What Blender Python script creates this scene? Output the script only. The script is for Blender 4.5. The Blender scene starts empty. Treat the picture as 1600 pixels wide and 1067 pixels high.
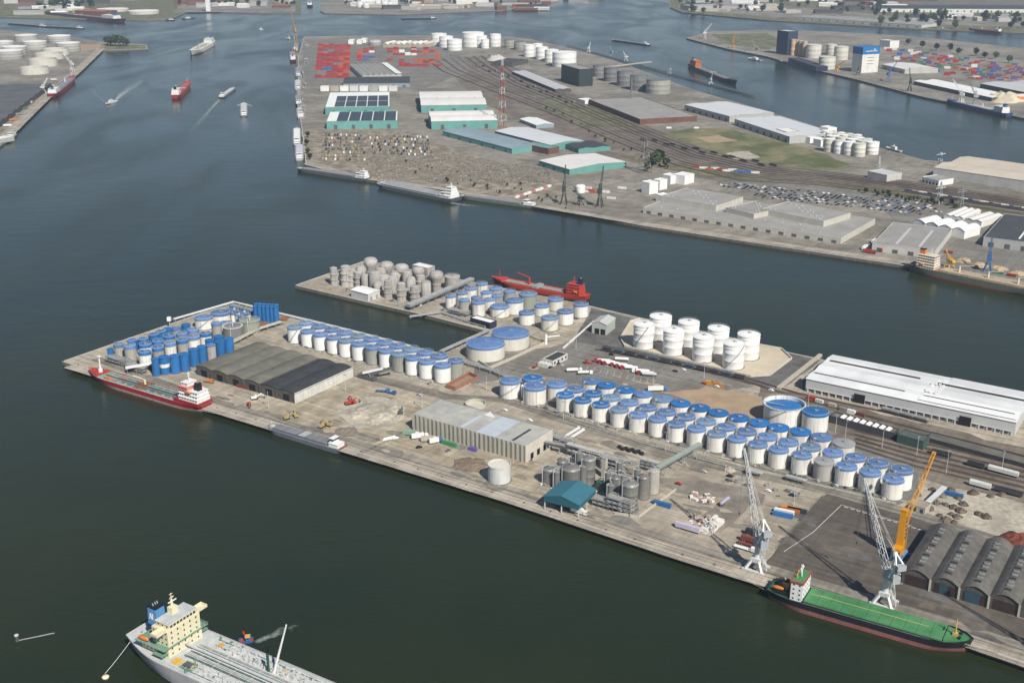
import bpy, math, random
from mathutils import Vector, Matrix
R = math.radians
random.seed(7)
scene = bpy.context.scene
COL = scene.collection
# ------------------------------------------------------------------ camera, sky, sun, exposure
F_PX, HORIZON, CX, CY, CAM_H = 1840.0, -130.0, 800.0, 533.5, 350.0
PITCH = math.atan((CY - HORIZON) / F_PX)
cam_data = bpy.data.cameras.new('camera')
cam = bpy.data.objects.new('camera', cam_data); COL.objects.link(cam)
cam.location = (0, 0, CAM_H)
cam.rotation_euler = (math.pi / 2 - PITCH, 0, 0)
cam_data.sensor_width = 36.0
cam_data.lens = 36.0 * F_PX / 1600.0
cam_data.clip_start = 5.0
cam_data.clip_end = 60000.0
scene.camera = cam
HAZE = 6.5e-5
SUN_AZ, SUN_EL = R(298), R(43)          # azimuth counter-clockwise from +X
world = bpy.data.worlds.new('World'); scene.world = world; world.use_nodes = True
wn = world.node_tree
sky = wn.nodes.new('ShaderNodeTexSky'); sky.sky_type = 'NISHITA'; sky.sun_disc = False
sky.sun_elevation = SUN_EL
sky.sun_rotation = math.pi / 2 - SUN_AZ
sky.altitude = 50; sky.air_density = 1.0; sky.dust_density = 0.25; sky.ozone_density = 2.6
bg = wn.nodes['Background']; bg.inputs[1].default_value = 0.07
wn.links.new(sky.outputs[0], bg.inputs[0])
sd = bpy.data.lights.new('sun', 'SUN'); sd.energy = 5.0; sd.angle = R(0.53); sd.color = (1.0, 0.94, 0.84)
sun = bpy.data.objects.new('sun', sd); COL.objects.link(sun)
to_sun = Vector((math.cos(SUN_EL) * math.cos(SUN_AZ), math.cos(SUN_EL) * math.sin(SUN_AZ), math.sin(SUN_EL)))
sun.rotation_euler = to_sun.to_track_quat('Z', 'Y').to_euler()
sun.location = (0, 0, 900)
vs = scene.view_settings
vs.view_transform = 'Standard'; vs.look = 'None'; vs.gamma = 1.0; vs.use_curve_mapping = False
vs.exposure = 0.17
scene.cycles.max_bounces = 6; scene.cycles.diffuse_bounces = 2; scene.cycles.glossy_bounces = 2
scene.cycles.transparent_max_bounces = 6; scene.cycles.volume_bounces = 0
scene.cycles.caustics_reflective = False; scene.cycles.caustics_refractive = False

# ------------------------------------------------------------------ where things stand
Z0 = 3.0                                   # quay level above the water
DIR_A = R(-33.6)                           # heading of the long quays
def W(x, y, z=Z0):
    """the point at height z seen at photograph position x, y"""
    u = (x - CX) / F_PX; v = (CY - y) / F_PX
    dy = math.cos(PITCH) + v * math.sin(PITCH); dz = -math.sin(PITCH) + v * math.cos(PITCH)
    t = (z - CAM_H) / dz
    return Vector((u * t, dy * t, z))
def depth(p):
    return p[1] * math.cos(PITCH) - (p[2] - CAM_H) * math.sin(PITCH)
def proj_y(p):
    z = p[2] - CAM_H
    return CY - F_PX * (p[1] * math.sin(PITCH) + z * math.cos(PITCH)) / depth(p)
def M_(x, y, n, z=Z0):
    """n photo pixels, in metres, at that place"""
    return n * depth(W(x, y, z)) / F_PX
def HT(x, yb, yt, z=Z0):
    p = W(x, yb, z); lo, hi = 0.0, 300.0
    for _ in range(40):
        m = (lo + hi) / 2
        if proj_y((p[0], p[1], z + m)) > yt: lo = m
        else: hi = m
    return lo
def head(a, b):
    a = W(*a); b = W(*b)
    return math.atan2(b[1] - a[1], b[0] - a[0])
def U(a): return Vector((math.cos(a), math.sin(a), 0))

# ------------------------------------------------------------------ mesh building
class MB:
    def __init__(s): s.v = []; s.f = []; s.m = []
    def _a(s, vs, fs, m=0):
        b = len(s.v); s.v.extend([tuple(q) for q in vs])
        for f in fs: s.f.append(tuple(i + b for i in f)); s.m.append(m)
        return s
    def box(s, x0, x1, y0, y1, z0, z1, m=0):
        return s._a([(x0,y0,z0),(x1,y0,z0),(x1,y1,z0),(x0,y1,z0),(x0,y0,z1),(x1,y0,z1),(x1,y1,z1),(x0,y1,z1)],
                    [(0,3,2,1),(4,5,6,7),(0,1,5,4),(1,2,6,5),(2,3,7,6),(3,0,4,7)], m)
    def obox(s, c, d, a=0.0, m=0):
        """box of size d standing on c, turned by a"""
        ca, sa = math.cos(a), math.sin(a); hx, hy = d[0]/2, d[1]/2; o = []
        for z in (c[2], c[2]+d[2]):
            for x, y in ((-hx,-hy),(hx,-hy),(hx,hy),(-hx,hy)):
                o.append((c[0]+x*ca-y*sa, c[1]+x*sa+y*ca, z))
        return s._a(o, [(0,3,2,1),(4,5,6,7),(0,1,5,4),(1,2,6,5),(2,3,7,6),(3,0,4,7)], m)
    def prism(s, pts, z0, z1, m=0, cap=True):
        n = len(pts); o = [(p[0],p[1],z0) for p in pts] + [(p[0],p[1],z1) for p in pts]
        f = [(i,(i+1)%n,(i+1)%n+n,i+n) for i in range(n)]
        if cap: f += [tuple(range(n,2*n)), tuple(range(n-1,-1,-1))]
        return s._a(o, f, m)
    def xprism(s, prof, x0, x1, m=0, caps=True):
        """profile in (y, z) swept along x"""
        n = len(prof); o = [(x0,p[0],p[1]) for p in prof] + [(x1,p[0],p[1]) for p in prof]
        f = [(i,(i+1)%n,(i+1)%n+n,i+n) for i in range(n)]
        if caps: f += [tuple(range(n-1,-1,-1)), tuple(range(n,2*n))]
        return s._a(o, f, m)
    def yprism(s, prof, y0, y1, m=0, caps=True):
        n = len(prof); o = [(p[0],y0,p[1]) for p in prof] + [(p[0],y1,p[1]) for p in prof]
        f = [(i,i+n,(i+1)%n+n,(i+1)%n) for i in range(n)]
        if caps: f += [tuple(range(n)), tuple(range(2*n-1,n-1,-1))]
        return s._a(o, f, m)
    def lathe(s, prof, n=24, c=(0,0,0), m=0, cap0=False, cap1=False):
        o = []
        for r, z in prof:
            for k in range(n):
                a = 2*math.pi*k/n; o.append((c[0]+r*math.cos(a), c[1]+r*math.sin(a), c[2]+z))
        f = []
        for j in range(len(prof)-1):
            for k in range(n):
                k2 = (k+1) % n; f.append((j*n+k, j*n+k2, (j+1)*n+k2, (j+1)*n+k))
        if cap0: f.append(tuple(range(n-1,-1,-1)))
        if cap1: f.append(tuple(range((len(prof)-1)*n, len(prof)*n)))
        return s._a(o, f, m)
    def cyl(s, c, r, h, n=12, m=0, r1=None):
        return s.lathe([(r,0),(r if r1 is None else r1,h)], n, c, m, True, True)
    def tube(s, p, q, r, n=5, m=0, r1=None):
        p = Vector(p); q = Vector(q); d = q - p
        if d.length < 1e-6: return s
        d.normalize(); a = d.orthogonal().normalized(); b = d.cross(a); o = []
        for c, rr in ((p, r), (q, r if r1 is None else r1)):
            for k in range(n):
                t = 2*math.pi*(k+.5)/n; o.append(c + a*rr*math.cos(t) + b*rr*math.sin(t))
        f = [(k,(k+1)%n,(k+1)%n+n,k+n) for k in range(n)] + [tuple(range(n-1,-1,-1)), tuple(range(n,2*n))]
        return s._a(o, f, m)
    def path(s, pts, r, n=5, m=0):
        for a, b in zip(pts, pts[1:]): s.tube(a, b, r, n, m)
        return s
    def bar(s, p, q, w, h, m=0):
        """rectangular bar from p to q, upright"""
        p = Vector(p); q = Vector(q); d = (q-p).normalized()
        sd_ = d.cross(Vector((0,0,1)))
        if sd_.length < 1e-4: sd_ = Vector((1,0,0))
        sd_.normalize(); up = sd_.cross(d); o = []
        for c in (p, q):
            for x, y in ((-1,-1),(1,-1),(1,1),(-1,1)): o.append(c + sd_*x*w/2 + up*y*h/2)
        return s._a(o, [(0,3,2,1),(4,5,6,7),(0,1,5,4),(1,2,6,5),(2,3,7,6),(3,0,4,7)], m)
    def lattice(s, p, q, w0, w1, n, r=.12, m=0, h0=None, h1=None, rd=None):
        """four chords and zig-zag bracing from p to q"""
        p = Vector(p); q = Vector(q); d = (q-p).normalized()
        a = d.cross(Vector((0,0,1)))
        if a.length < .05: a = Vector((1,0,0)); a = (a - d*a.dot(d))
        a.normalize(); b = a.cross(d); h0 = w0 if h0 is None else h0; h1 = w1 if h1 is None else h1
        rd = rd or r*.6; st = []
        for i in range(n+1):
            t = i/n; c = p.lerp(q, t); w = w0+(w1-w0)*t; h = h0+(h1-h0)*t
            st.append([c+a*x*w/2+b*y*h/2 for x, y in ((-1,-1),(1,-1),(1,1),(-1,1))])
        for k in range(4): s.tube(st[0][k], st[-1][k], r, 4, m)
        for i in range(n):
            for k in range(4):
                k2 = (k+1) % 4
                if i % 2: s.tube(st[i][k], st[i+1][k2], rd, 3, m)
                else: s.tube(st[i][k2], st[i+1][k], rd, 3, m)
        return s
    def quad(s, a, b, c, d, m=0): return s._a([a,b,c,d], [(0,1,2,3)], m)
    def mesh(s, name, mats, smooth=False):
        me = bpy.data.meshes.new(name); me.from_pydata(s.v, [], s.f)
        for x in (mats if isinstance(mats, (list, tuple)) else [mats]): me.materials.append(x)
        if any(s.m): me.polygons.foreach_set('material_index', s.m)
        if smooth:
            me.polygons.foreach_set('use_smooth', [True]*len(s.f)); me.set_sharp_from_angle(angle=R(38))
        me.update(); return me

def link(name, me, parent=None, loc=None, rz=0.0):
    o = bpy.data.objects.new(name, me); COL.objects.link(o)
    if parent is not None: o.parent = parent
    if loc is not None: o.location = loc
    if rz: o.rotation_euler = (0, 0, rz)
    return o
def obj(name, mb, mats, parent=None, loc=None, rz=0.0, smooth=False):
    return link(name, mb.mesh(name, mats, smooth), parent, loc, rz)
def tag(o, label, cat, group=None, kind=None):
    o['label'] = label; o['category'] = cat
    if group: o['group'] = group
    if kind: o['kind'] = kind
    return o
def thing(name, label, cat, loc=(0,0,0), rz=0.0, group=None):
    o = bpy.data.objects.new(name, None); COL.objects.link(o); o.empty_display_size = 2
    o.location = loc; o.rotation_euler = (0, 0, rz)
    return tag(o, label, cat, group)
def struct(o): o['kind'] = 'structure'; return o
def stuff(o, label=None, cat=None):
    o['kind'] = 'stuff'
    if label: o['label'] = label
    if cat: o['category'] = cat
    return o
def dup(root, loc, rz=None, label=None, group=None):
    """a copy of a thing with its parts and sub-parts, sharing mesh data"""
    r = root.copy(); COL.objects.link(r); r.location = loc
    if rz is not None: r.rotation_euler = (0, 0, rz)
    if label: r['label'] = label
    if group: r['group'] = group
    for ch in KIDS(root):
        c = ch.copy(); COL.objects.link(c); c.parent = r
        for g in KIDS(ch):
            d = g.copy(); COL.objects.link(d); d.parent = c
    return r
def KIDS(o): return list(o.children)
_cache = {}
def cached(key, fn):
    if key not in _cache: _cache[key] = fn()
    return _cache[key]
ORD = ['first','second','third','fourth','fifth','sixth','seventh','eighth','ninth','tenth','eleventh','twelfth','thirteenth',
       'fourteenth','fifteenth','sixteenth','seventeenth','eighteenth','nineteenth','twentieth']

# ------------------------------------------------------------------ materials
MATS = {}
def mat(name, col, rough=.75, var=.18, scale=.25, rnd=.08, streak=0.0, metal=0.0, spec=.3, bump=0.0, col2=None, s2=None, space='Object', detail=4.0, seams=None, drag=0.0, joints=0.0, stain=None):
    if name in MATS: return MATS[name]
    m = bpy.data.materials.new(name); m.use_nodes = True; MATS[name] = m
    nt = m.node_tree; N = nt.nodes; L = nt.links; bs = N['Principled BSDF']
    bs.inputs['Roughness'].default_value = rough; bs.inputs['Metallic'].default_value = metal
    bs.inputs['Specular IOR Level'].default_value = spec
    if space == 'World': co = N.new('ShaderNodeNewGeometry').outputs['Position']
    else: co = N.new('ShaderNodeTexCoord').outputs['Object']
    nz = N.new('ShaderNodeTexNoise'); nz.inputs['Scale'].default_value = scale; nz.inputs['Detail'].default_value = detail
    nz.inputs['Roughness'].default_value = .6
    L.new(co, nz.inputs['Vector'])
    mr = N.new('ShaderNodeMapRange'); mr.inputs[1].default_value = .3; mr.inputs[2].default_value = .7
    mr.inputs[3].default_value = 1 - var; mr.inputs[4].default_value = 1 + var
    L.new(nz.outputs['Fac'], mr.inputs[0]); val = mr.outputs[0]
    def mul(a, b):
        x = N.new('ShaderNodeMath'); x.operation = 'MULTIPLY'; L.new(a, x.inputs[0])
        L.new(b, x.inputs[1]); return x.outputs[0]
    if rnd:
        oi = N.new('ShaderNodeObjectInfo'); r2 = N.new('ShaderNodeMapRange')
        r2.inputs[3].default_value = 1 - rnd; r2.inputs[4].default_value = 1 + rnd
        L.new(oi.outputs['Random'], r2.inputs[0]); val = mul(val, r2.outputs[0])
    if streak:
        mp = N.new('ShaderNodeMapping'); mp.inputs['Scale'].default_value = (1.1, 1.1, .05); L.new(co, mp.inputs[0])
        n3 = N.new('ShaderNodeTexNoise'); n3.inputs['Scale'].default_value = 1.0; n3.inputs['Detail'].default_value = 3; L.new(mp.outputs[0], n3.inputs['Vector'])
        r3 = N.new('ShaderNodeMapRange'); r3.inputs[1].default_value = .45; r3.inputs[2].default_value = .75
        r3.inputs[3].default_value = 1; r3.inputs[4].default_value = 1 - streak
        L.new(n3.outputs['Fac'], r3.inputs[0]); val = mul(val, r3.outputs[0])
    if seams:
        wv = N.new('ShaderNodeTexWave'); wv.wave_type = 'BANDS'; wv.bands_direction = seams[0]; wv.wave_profile = 'SAW'
        wv.inputs['Scale'].default_value = seams[1]; wv.inputs['Distortion'].default_value = 0; L.new(co, wv.inputs['Vector'])
        r4 = N.new('ShaderNodeMapRange'); r4.inputs[1].default_value = .86; r4.inputs[2].default_value = .9
        r4.inputs[3].default_value = 1; r4.inputs[4].default_value = 1 - seams[2]
        L.new(wv.outputs['Fac'], r4.inputs[0]); val = mul(val, r4.outputs[0])
    if drag:
        for k, (rot, amt) in enumerate(((.586, drag), (-.98, drag*.6))):
            mp = N.new('ShaderNodeMapping'); mp.inputs['Rotation'].default_value = (0, 0, rot); L.new(co, mp.inputs[0])
            m2 = N.new('ShaderNodeMapping'); m2.inputs['Scale'].default_value = (.012, .32, 1); L.new(mp.outputs[0], m2.inputs[0])
            n4 = N.new('ShaderNodeTexNoise'); n4.inputs['Scale'].default_value = 1.0; n4.inputs['Detail'].default_value = 5; L.new(m2.outputs[0], n4.inputs['Vector'])
            r4 = N.new('ShaderNodeMapRange'); r4.inputs[1].default_value = .35; r4.inputs[2].default_value = .68
            r4.inputs[3].default_value = 1 + amt*.6; r4.inputs[4].default_value = 1 - amt; L.new(n4.outputs['Fac'], r4.inputs[0]); val = mul(val, r4.outputs[0])
        nv_ = N.new('ShaderNodeTexVoronoi'); nv_.inputs['Scale'].default_value = .07; L.new(co, nv_.inputs['Vector'])
        r6 = N.new('ShaderNodeMapRange'); r6.inputs[1].default_value = .04; r6.inputs[2].default_value = .22; r6.inputs[3].default_value = 1 - drag*1.2; r6.inputs[4].default_value = 1
        L.new(nv_.outputs['Distance'], r6.inputs[0]); val = mul(val, r6.outputs[0])
    if joints:
        mp = N.new('ShaderNodeMapping'); mp.inputs['Rotation'].default_value = (0, 0, .586); L.new(co, mp.inputs[0])
        bk = N.new('ShaderNodeTexBrick'); bk.inputs['Scale'].default_value = .1; bk.inputs['Mortar Size'].default_value = .022; bk.inputs['Color1'].default_value = (1,1,1,1); bk.inputs['Color2'].default_value = (.9,.9,.9,1); bk.inputs['Mortar'].default_value = (1-joints,)*3 + (1,)
        bk.offset = 0; L.new(mp.outputs[0], bk.inputs['Vector']); val = mul(val, bk.outputs['Color'])
    if col2 is not None:
        n2 = N.new('ShaderNodeTexNoise'); n2.inputs['Scale'].default_value = s2 or scale*.3; n2.inputs['Detail'].default_value = 5
        n2.inputs['Roughness'].default_value = .65
        L.new(co, n2.inputs['Vector'])
        r5 = N.new('ShaderNodeMapRange'); r5.inputs[1].default_value = .42; r5.inputs[2].default_value = .6; L.new(n2.outputs['Fac'], r5.inputs[0])
        mx = N.new('ShaderNodeMix'); mx.data_type = 'RGBA'; L.new(r5.outputs[0], mx.inputs[0])
        mx.inputs[6].default_value = (*col, 1); mx.inputs[7].default_value = (*col2, 1); base = mx.outputs[2]
    else:
        rgb = N.new('ShaderNodeRGB'); rgb.outputs[0].default_value = (*col, 1); base = rgb.outputs[0]
    if stain:
        mp = N.new('ShaderNodeMapping'); mp.inputs['Scale'].default_value = (.55, .55, .035); L.new(co, mp.inputs[0])
        oi2 = N.new('ShaderNodeObjectInfo'); va = N.new('ShaderNodeVectorMath'); va.operation = 'ADD'; L.new(mp.outputs[0], va.inputs[0])
        sc = N.new('ShaderNodeVectorMath'); sc.operation = 'SCALE'; sc.inputs[0].default_value = (31, 17, 23); L.new(oi2.outputs['Random'], sc.inputs['Scale']); L.new(sc.outputs[0], va.inputs[1])
        n7 = N.new('ShaderNodeTexNoise'); n7.inputs['Scale'].default_value = 1.0; n7.inputs['Detail'].default_value = 4; L.new(va.outputs[0], n7.inputs['Vector'])
        r7 = N.new('ShaderNodeMapRange'); r7.inputs[1].default_value = .52; r7.inputs[2].default_value = .78; r7.inputs[4].default_value = stain[1]; L.new(n7.outputs['Fac'], r7.inputs[0])
        mx = N.new('ShaderNodeMix'); mx.data_type = 'RGBA'; L.new(r7.outputs[0], mx.inputs[0]); L.new(base, mx.inputs[6]); mx.inputs[7].default_value = (*stain[0], 1); base = mx.outputs[2]
    vm = N.new('ShaderNodeVectorMath'); vm.operation = 'SCALE'; L.new(base, vm.inputs[0]); L.new(val, vm.inputs['Scale'])
    L.new(vm.outputs[0], bs.inputs['Base Color'])
    if bump:
        bp = N.new('ShaderNodeBump'); bp.inputs['Strength'].default_value = bump; bp.inputs['Distance'].default_value = .3
        L.new(nz.outputs['Fac'], bp.inputs['Height']); L.new(bp.outputs[0], bs.inputs['Normal'])
    return m

concrete = mat('concrete_ground', (.43,.375,.295), .9, .18, .12, 0, drag=.22, joints=.10, col2=(.325,.285,.222), s2=.02, space='World', detail=8)
concrete2 = mat('concrete_yard', (.285,.26,.215), .9, .24, .06, 0, drag=.28, col2=(.19,.172,.142), s2=.008, space='World', detail=8)
apron = mat('quay_apron', (.47,.415,.335), .9, .14, .2, 0, drag=.2, joints=.3, col2=(.32,.28,.225), s2=.05, space='World', detail=8)
coping = mat('coping_stone', (.42,.40,.34), .85, .2, .4, 0, space='World')
quay_face = mat('quay_face', (.16,.15,.13), .9, .3, .2, 0, streak=.4, space='World')
asphalt = mat('asphalt', (.10,.095,.088), .9, .18, .2, 0, drag=.15, col2=(.15,.146,.14), s2=.03, space='World', detail=8)
asphalt_pale = mat('asphalt_pale', (.18,.165,.14), .9, .14, .2, 0, drag=.2, col2=(.22,.21,.19), s2=.03, space='World', detail=8)
asphalt_yard = mat('asphalt_yard', (.105,.09,.075), .9, .15, .15, 0, drag=.2, joints=.1, col2=(.128,.11,.092), s2=.03, space='World', detail=8)
dirt = mat('dirt', (.33,.28,.20), .95, .25, .12, 0, drag=.22, col2=(.43,.37,.275), s2=.035, space='World', detail=9)
dirt_dark = mat('dirt_dark', (.19,.165,.135), .95, .25, .12, 0, col2=(.25,.22,.18), s2=.04, space='World', detail=9)
rubble_pale = mat('pale_rubble', (.45,.405,.325), .95, .25, .3, 0, col2=(.32,.29,.235), s2=.06, space='World', detail=9)
sand = mat('sand', (.56,.48,.36), .95, .1, .2, 0, col2=(.5,.43,.33), s2=.05, space='World', detail=7)
sand_red = mat('reddish_soil', (.37,.26,.175), .95, .16, .08, 0, col2=(.35,.275,.18), s2=.03, space='World', detail=8)
grass_m = mat('grass', (.10,.115,.045), .95, .22, .05, 0, col2=(.21,.19,.1), s2=.014, space='World', detail=9)
verge_m = mat('verge', (.10,.115,.05), .95, .3, .08, 0, col2=(.2,.18,.11), s2=.03, space='World', detail=9)
ballast = mat('ballast', (.15,.125,.10), .95, .2, .1, 0, drag=.25, col2=(.205,.175,.14), s2=.02, space='World', detail=8)
rust_ballast = mat('rusty_ballast', (.075,.056,.048), .95, .25, .1, 0, col2=(.11,.085,.07), s2=.02, space='World', detail=8)
rail_m = mat('rail_steel', (.10,.07,.055), .6, .2, .1, 0)
pebble_yard = mat('scrap_ground', (.21,.18,.14), .95, .35, .1, 0, drag=.2, col2=(.30,.26,.20), s2=.05, space='World', detail=10)
white_line = mat('road_paint', (.62,.61,.57), .8, .2, .5, 0)

tank_white = mat('tank_white', (.76,.75,.705), .5, .07, .12, .07, streak=.16, stain=((.38,.28,.18), .75))
tank_bright = mat('tank_bright_white', (.80,.795,.77), .45, .04, .12, .03, streak=.09)
tank_cream = mat('tank_cream', (.62,.60,.53), .55, .06, .15, .06, streak=.12, stain=((.36,.29,.2), .5))
tank_grey = mat('tank_grey', (.33,.325,.29), .5, .1, .12, .1, streak=.2)
tank_steel = mat('tank_steel', (.25,.245,.23), .42, .12, .1, .1, streak=.22, metal=.35)
tank_tan = mat('silo_tan', (.43,.41,.38), .55, .1, .15, .14, streak=.3, stain=((.24,.21,.18), .6))
tank_green = mat('tank_greenish_grey', (.29,.31,.255), .6, .1, .12, .06, streak=.15)
tank_dark = mat('tank_dark_grey', (.19,.195,.19), .5, .12, .12, .08, streak=.2)
blue_full = mat('tank_blue', (.028,.15,.38), .4, .08, .2, .12, streak=.15)
roof_blue = mat('roof_blue_bright', (.028,.14,.37), .6, .18, .25, .14)
roof_faded = mat('roof_blue_faded', (.115,.205,.40), .65, .2, .22, .16, col2=(.085,.165,.35), s2=.12)
roof_pale = mat('roof_blue_pale', (.15,.24,.37), .7, .2, .2, .12, col2=(.10,.19,.36), s2=.1)
roof_grey = mat('roof_grey', (.30,.305,.31), .7, .15, .2, .06)
white_roof = mat('roof_white', (.80,.80,.77), .6, .05, .1, .03)
steel_dark = mat('steel_dark', (.10,.105,.11), .6, .2, .3, .1)
steel_mid = mat('steel_galvanised', (.30,.31,.31), .55, .2, .3, .1)
steel_pale = mat('steel_pale', (.55,.56,.55), .5, .12, .3, .06)
pipe_m = mat('pipe_grey', (.40,.40,.38), .5, .2, .4, .1)
rust = mat('rust', (.26,.105,.05), .9, .3, .4, .15)
brick_m = mat('brick_wall', (.31,.15,.095), .9, .2, .5, .06)
black = mat('dark_opening', (.012,.013,.015), .7, .1, .3, 0)
glass_dark = mat('window_glass', (.025,.035,.045), .12, .1, .3, 0, spec=.6)
foundation = mat('tank_foundation', (.17,.165,.15), .9, .25, .4, .05)
# ------------------------------------------------------------------ water and land
def water_material():
    m = bpy.data.materials.new('harbour_water'); m.use_nodes = True
    nt = m.node_tree; N = nt.nodes; L = nt.links; bs = N['Principled BSDF']
    pos = N.new('ShaderNodeNewGeometry').outputs['Position']
    nb = N.new('ShaderNodeTexNoise'); nb.inputs['Scale'].default_value = .004; nb.inputs['Detail'].default_value = 4; L.new(pos, nb.inputs['Vector'])
    mx = N.new('ShaderNodeMix'); mx.data_type = 'RGBA'
    mr = N.new('ShaderNodeMapRange'); mr.inputs[1].default_value = .35; mr.inputs[2].default_value = .65; L.new(nb.outputs['Fac'], mr.inputs[0])
    L.new(mr.outputs[0], mx.inputs[0])
    mx.inputs[6].default_value = (.0135,.0225,.010,1); mx.inputs[7].default_value = (.0225,.0285,.0095,1)
    L.new(mx.outputs[2], bs.inputs['Base Color'])
    nr = N.new('ShaderNodeTexNoise'); nr.inputs['Scale'].default_value = .006; nr.inputs['Detail'].default_value = 5; nr.inputs['Distortion'].default_value = 1.2
    mpr = N.new('ShaderNodeMapping'); mpr.inputs['Scale'].default_value = (1, .45, 1); mpr.inputs['Rotation'].default_value = (0,0,.7); L.new(pos, mpr.inputs[0]); L.new(mpr.outputs[0], nr.inputs['Vector'])
    rr = N.new('ShaderNodeMapRange'); rr.inputs[1].default_value = .35; rr.inputs[2].default_value = .65; rr.inputs[3].default_value = .09; rr.inputs[4].default_value = .26; L.new(nr.outputs['Fac'], rr.inputs[0]); L.new(rr.outputs[0], bs.inputs['Roughness'])
    bs.inputs["IOR"].default_value = 1.33
    h = None
    for sc, (sx, sy), w in ((.11,(1,2.2),1.0), (.45,(1,1.8),.5), (.022,(1,2.6),1.6)):
        mp = N.new('ShaderNodeMapping'); mp.inputs['Scale'].default_value = (sx, sy, 1); mp.inputs['Rotation'].default_value = (0,0,.25); L.new(pos, mp.inputs[0])
        n = N.new('ShaderNodeTexNoise'); n.inputs['Scale'].default_value = sc; n.inputs['Detail'].default_value = 3; L.new(mp.outputs[0], n.inputs['Vector'])
        s = N.new('ShaderNodeMath'); s.operation = 'MULTIPLY'; s.inputs[1].default_value = w; L.new(n.outputs['Fac'], s.inputs[0])
        if h is None: h = s.outputs[0]
        else:
            a = N.new('ShaderNodeMath'); a.operation = 'ADD'; L.new(h, a.inputs[0]); L.new(s.outputs[0], a.inputs[1]); h = a.outputs[0]
    bp = N.new('ShaderNodeBump'); bp.inputs['Strength'].default_value = .36; bp.inputs['Distance'].default_value = .55
    L.new(h, bp.inputs['Height']); L.new(bp.outputs[0], bs.inputs['Normal'])
    return m
water_m = water_material()
mb = MB(); mb.quad((-9000,-1500,0),(9000,-1500,0),(9000,13000,0),(-9000,13000,0))
struct(obj('water', mb, water_m))

def tri_sheet(pts, z, name, m, jag=0.0, step=12.0):
    """flat sheet over a polygon, with an uneven edge when jag is set"""
    if jag:
        o = []; rnd = random.Random(int(abs(pts[0][0]*7+pts[0][1]*13)))
        for a, b in zip(pts, pts[1:] + pts[:1]):
            a = Vector(a[:2]); b = Vector(b[:2]); n = max(1, int((b-a).length/step)); d = (b-a).normalized(); nn = Vector((-d.y, d.x))
            for i in range(n): o.append(a.lerp(b, i/n) + (nn*rnd.uniform(-jag, jag) + d*rnd.uniform(-step*.3, step*.3) if i else Vector((rnd.uniform(-jag,jag),rnd.uniform(-jag,jag)))))
        pts = o
    from mathutils.geometry import tessellate_polygon
    vv = [Vector((p[0], p[1], z)) for p in pts]
    tr = tessellate_polygon([vv])
    m2 = MB(); m2.v = [tuple(v) for v in vv]
    for t in tr:
        a, b, c = (vv[i] for i in t)
        m2.f.append(t if (b-a).cross(c-a).z > 0 else t[::-1]); m2.m.append(0)
    return obj(name, m2, m)
def land(px, name, m, skirt=True):
    pts = [W(*p) for p in px]
    o = struct(tri_sheet(pts, Z0, name, m))
    if sum(a.x*b.y-b.x*a.y for a, b in zip(pts, pts[1:]+pts[:1])) < 0: pts = pts[::-1]
    wl = MB(); cp = MB(); n = len(pts)
    for i in range(n):
        a, b = pts[i], pts[(i+1) % n]
        wl.quad((a.x,a.y,-2),(b.x,b.y,-2),(b.x,b.y,Z0),(a.x,a.y,Z0))
        d = (b-a).normalized(); nn = Vector((-d.y, d.x, 0))
        if (b-a).length < 3000: cp.bar(a + nn*.5 + Vector((0,0,.1)), b + nn*.5 + Vector((0,0,.1)), 1.5, .5)
    struct(obj('quay_wall', wl, quay_face)); struct(obj('quay_coping', cp, coping))
    return o
LAND1 = [(97,565),(325,635.5),(600,719.5),(800,782.5),(1045,863.5),(1178,905),(1519,1008),(1600,1036),(1760,1091),(2000,720),(1700,648),(1273,560),(1188,541),(920,478),(572,407),(461,446),(575,472.5),(675,495),(767,519),(690,553),(550,517),(432,487.5),(365,472)]
LAND2 = [(478,258),(560,279),(690,296),(800,318),(875,328),(1000,352),(1200,383),(1420,416),(1600,447),(1760,474),(1900,300),(1600,264),(1445,251),(1375,232),(1300,206),(1190,172),(1080,140),(960,95),(900,78),(830,62),(800,58),(680,56),(540,57),(475,58),(466,90),(465,165),(472,205)]
LAND3 = [(1072,60),(1137,77),(1200,89),(1250,104),(1340,125),(1435,150),(1600,185),(1800,228),(1900,120),(1600,76),(1422,57),(1300,50),(1200,48),(1110,50)]
LAND4 = [(1045,-2),(1047,12),(1067,20),(1200,32),(1425,45),(1600,52),(1900,75),(2300,-60),(1020,-60)]
LAND5 = [(500,-60),(500,17),(507,21),(620,23),(700,20),(800,16),(837,11),(855,0),(900,-60)]
LAND7 = [(-400,32),(0,27),(225,32),(265,31),(295,18),(400,21),(470,21),(470,-60),(-700,-60)]
LAND6 = [(-300,52),(0,47),(120,60),(165,67),(228,70),(231,77),(160,79),(122,110),(75,150),(15,207),(-60,262),(-300,430)]
land(LAND1, 'harbour_ground', concrete)
land(LAND2, 'harbour_ground', concrete2)
land(LAND3, 'harbour_ground', concrete2)
land(LAND4, 'far_ground', verge_m)
land(LAND5, 'far_ground', concrete2)
land(LAND7, 'far_ground', verge_m)
land(LAND6, 'harbour_ground', concrete2)
_lay = [0]
def patch(px, name, m, layer=1, jag=1.5, step=12):
    pts = [W(*p) for p in px]; _lay[0] += 1
    return struct(tri_sheet(pts, Z0 + .05*layer + .0007*(_lay[0] % 40), name, m, jag, step))
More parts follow.
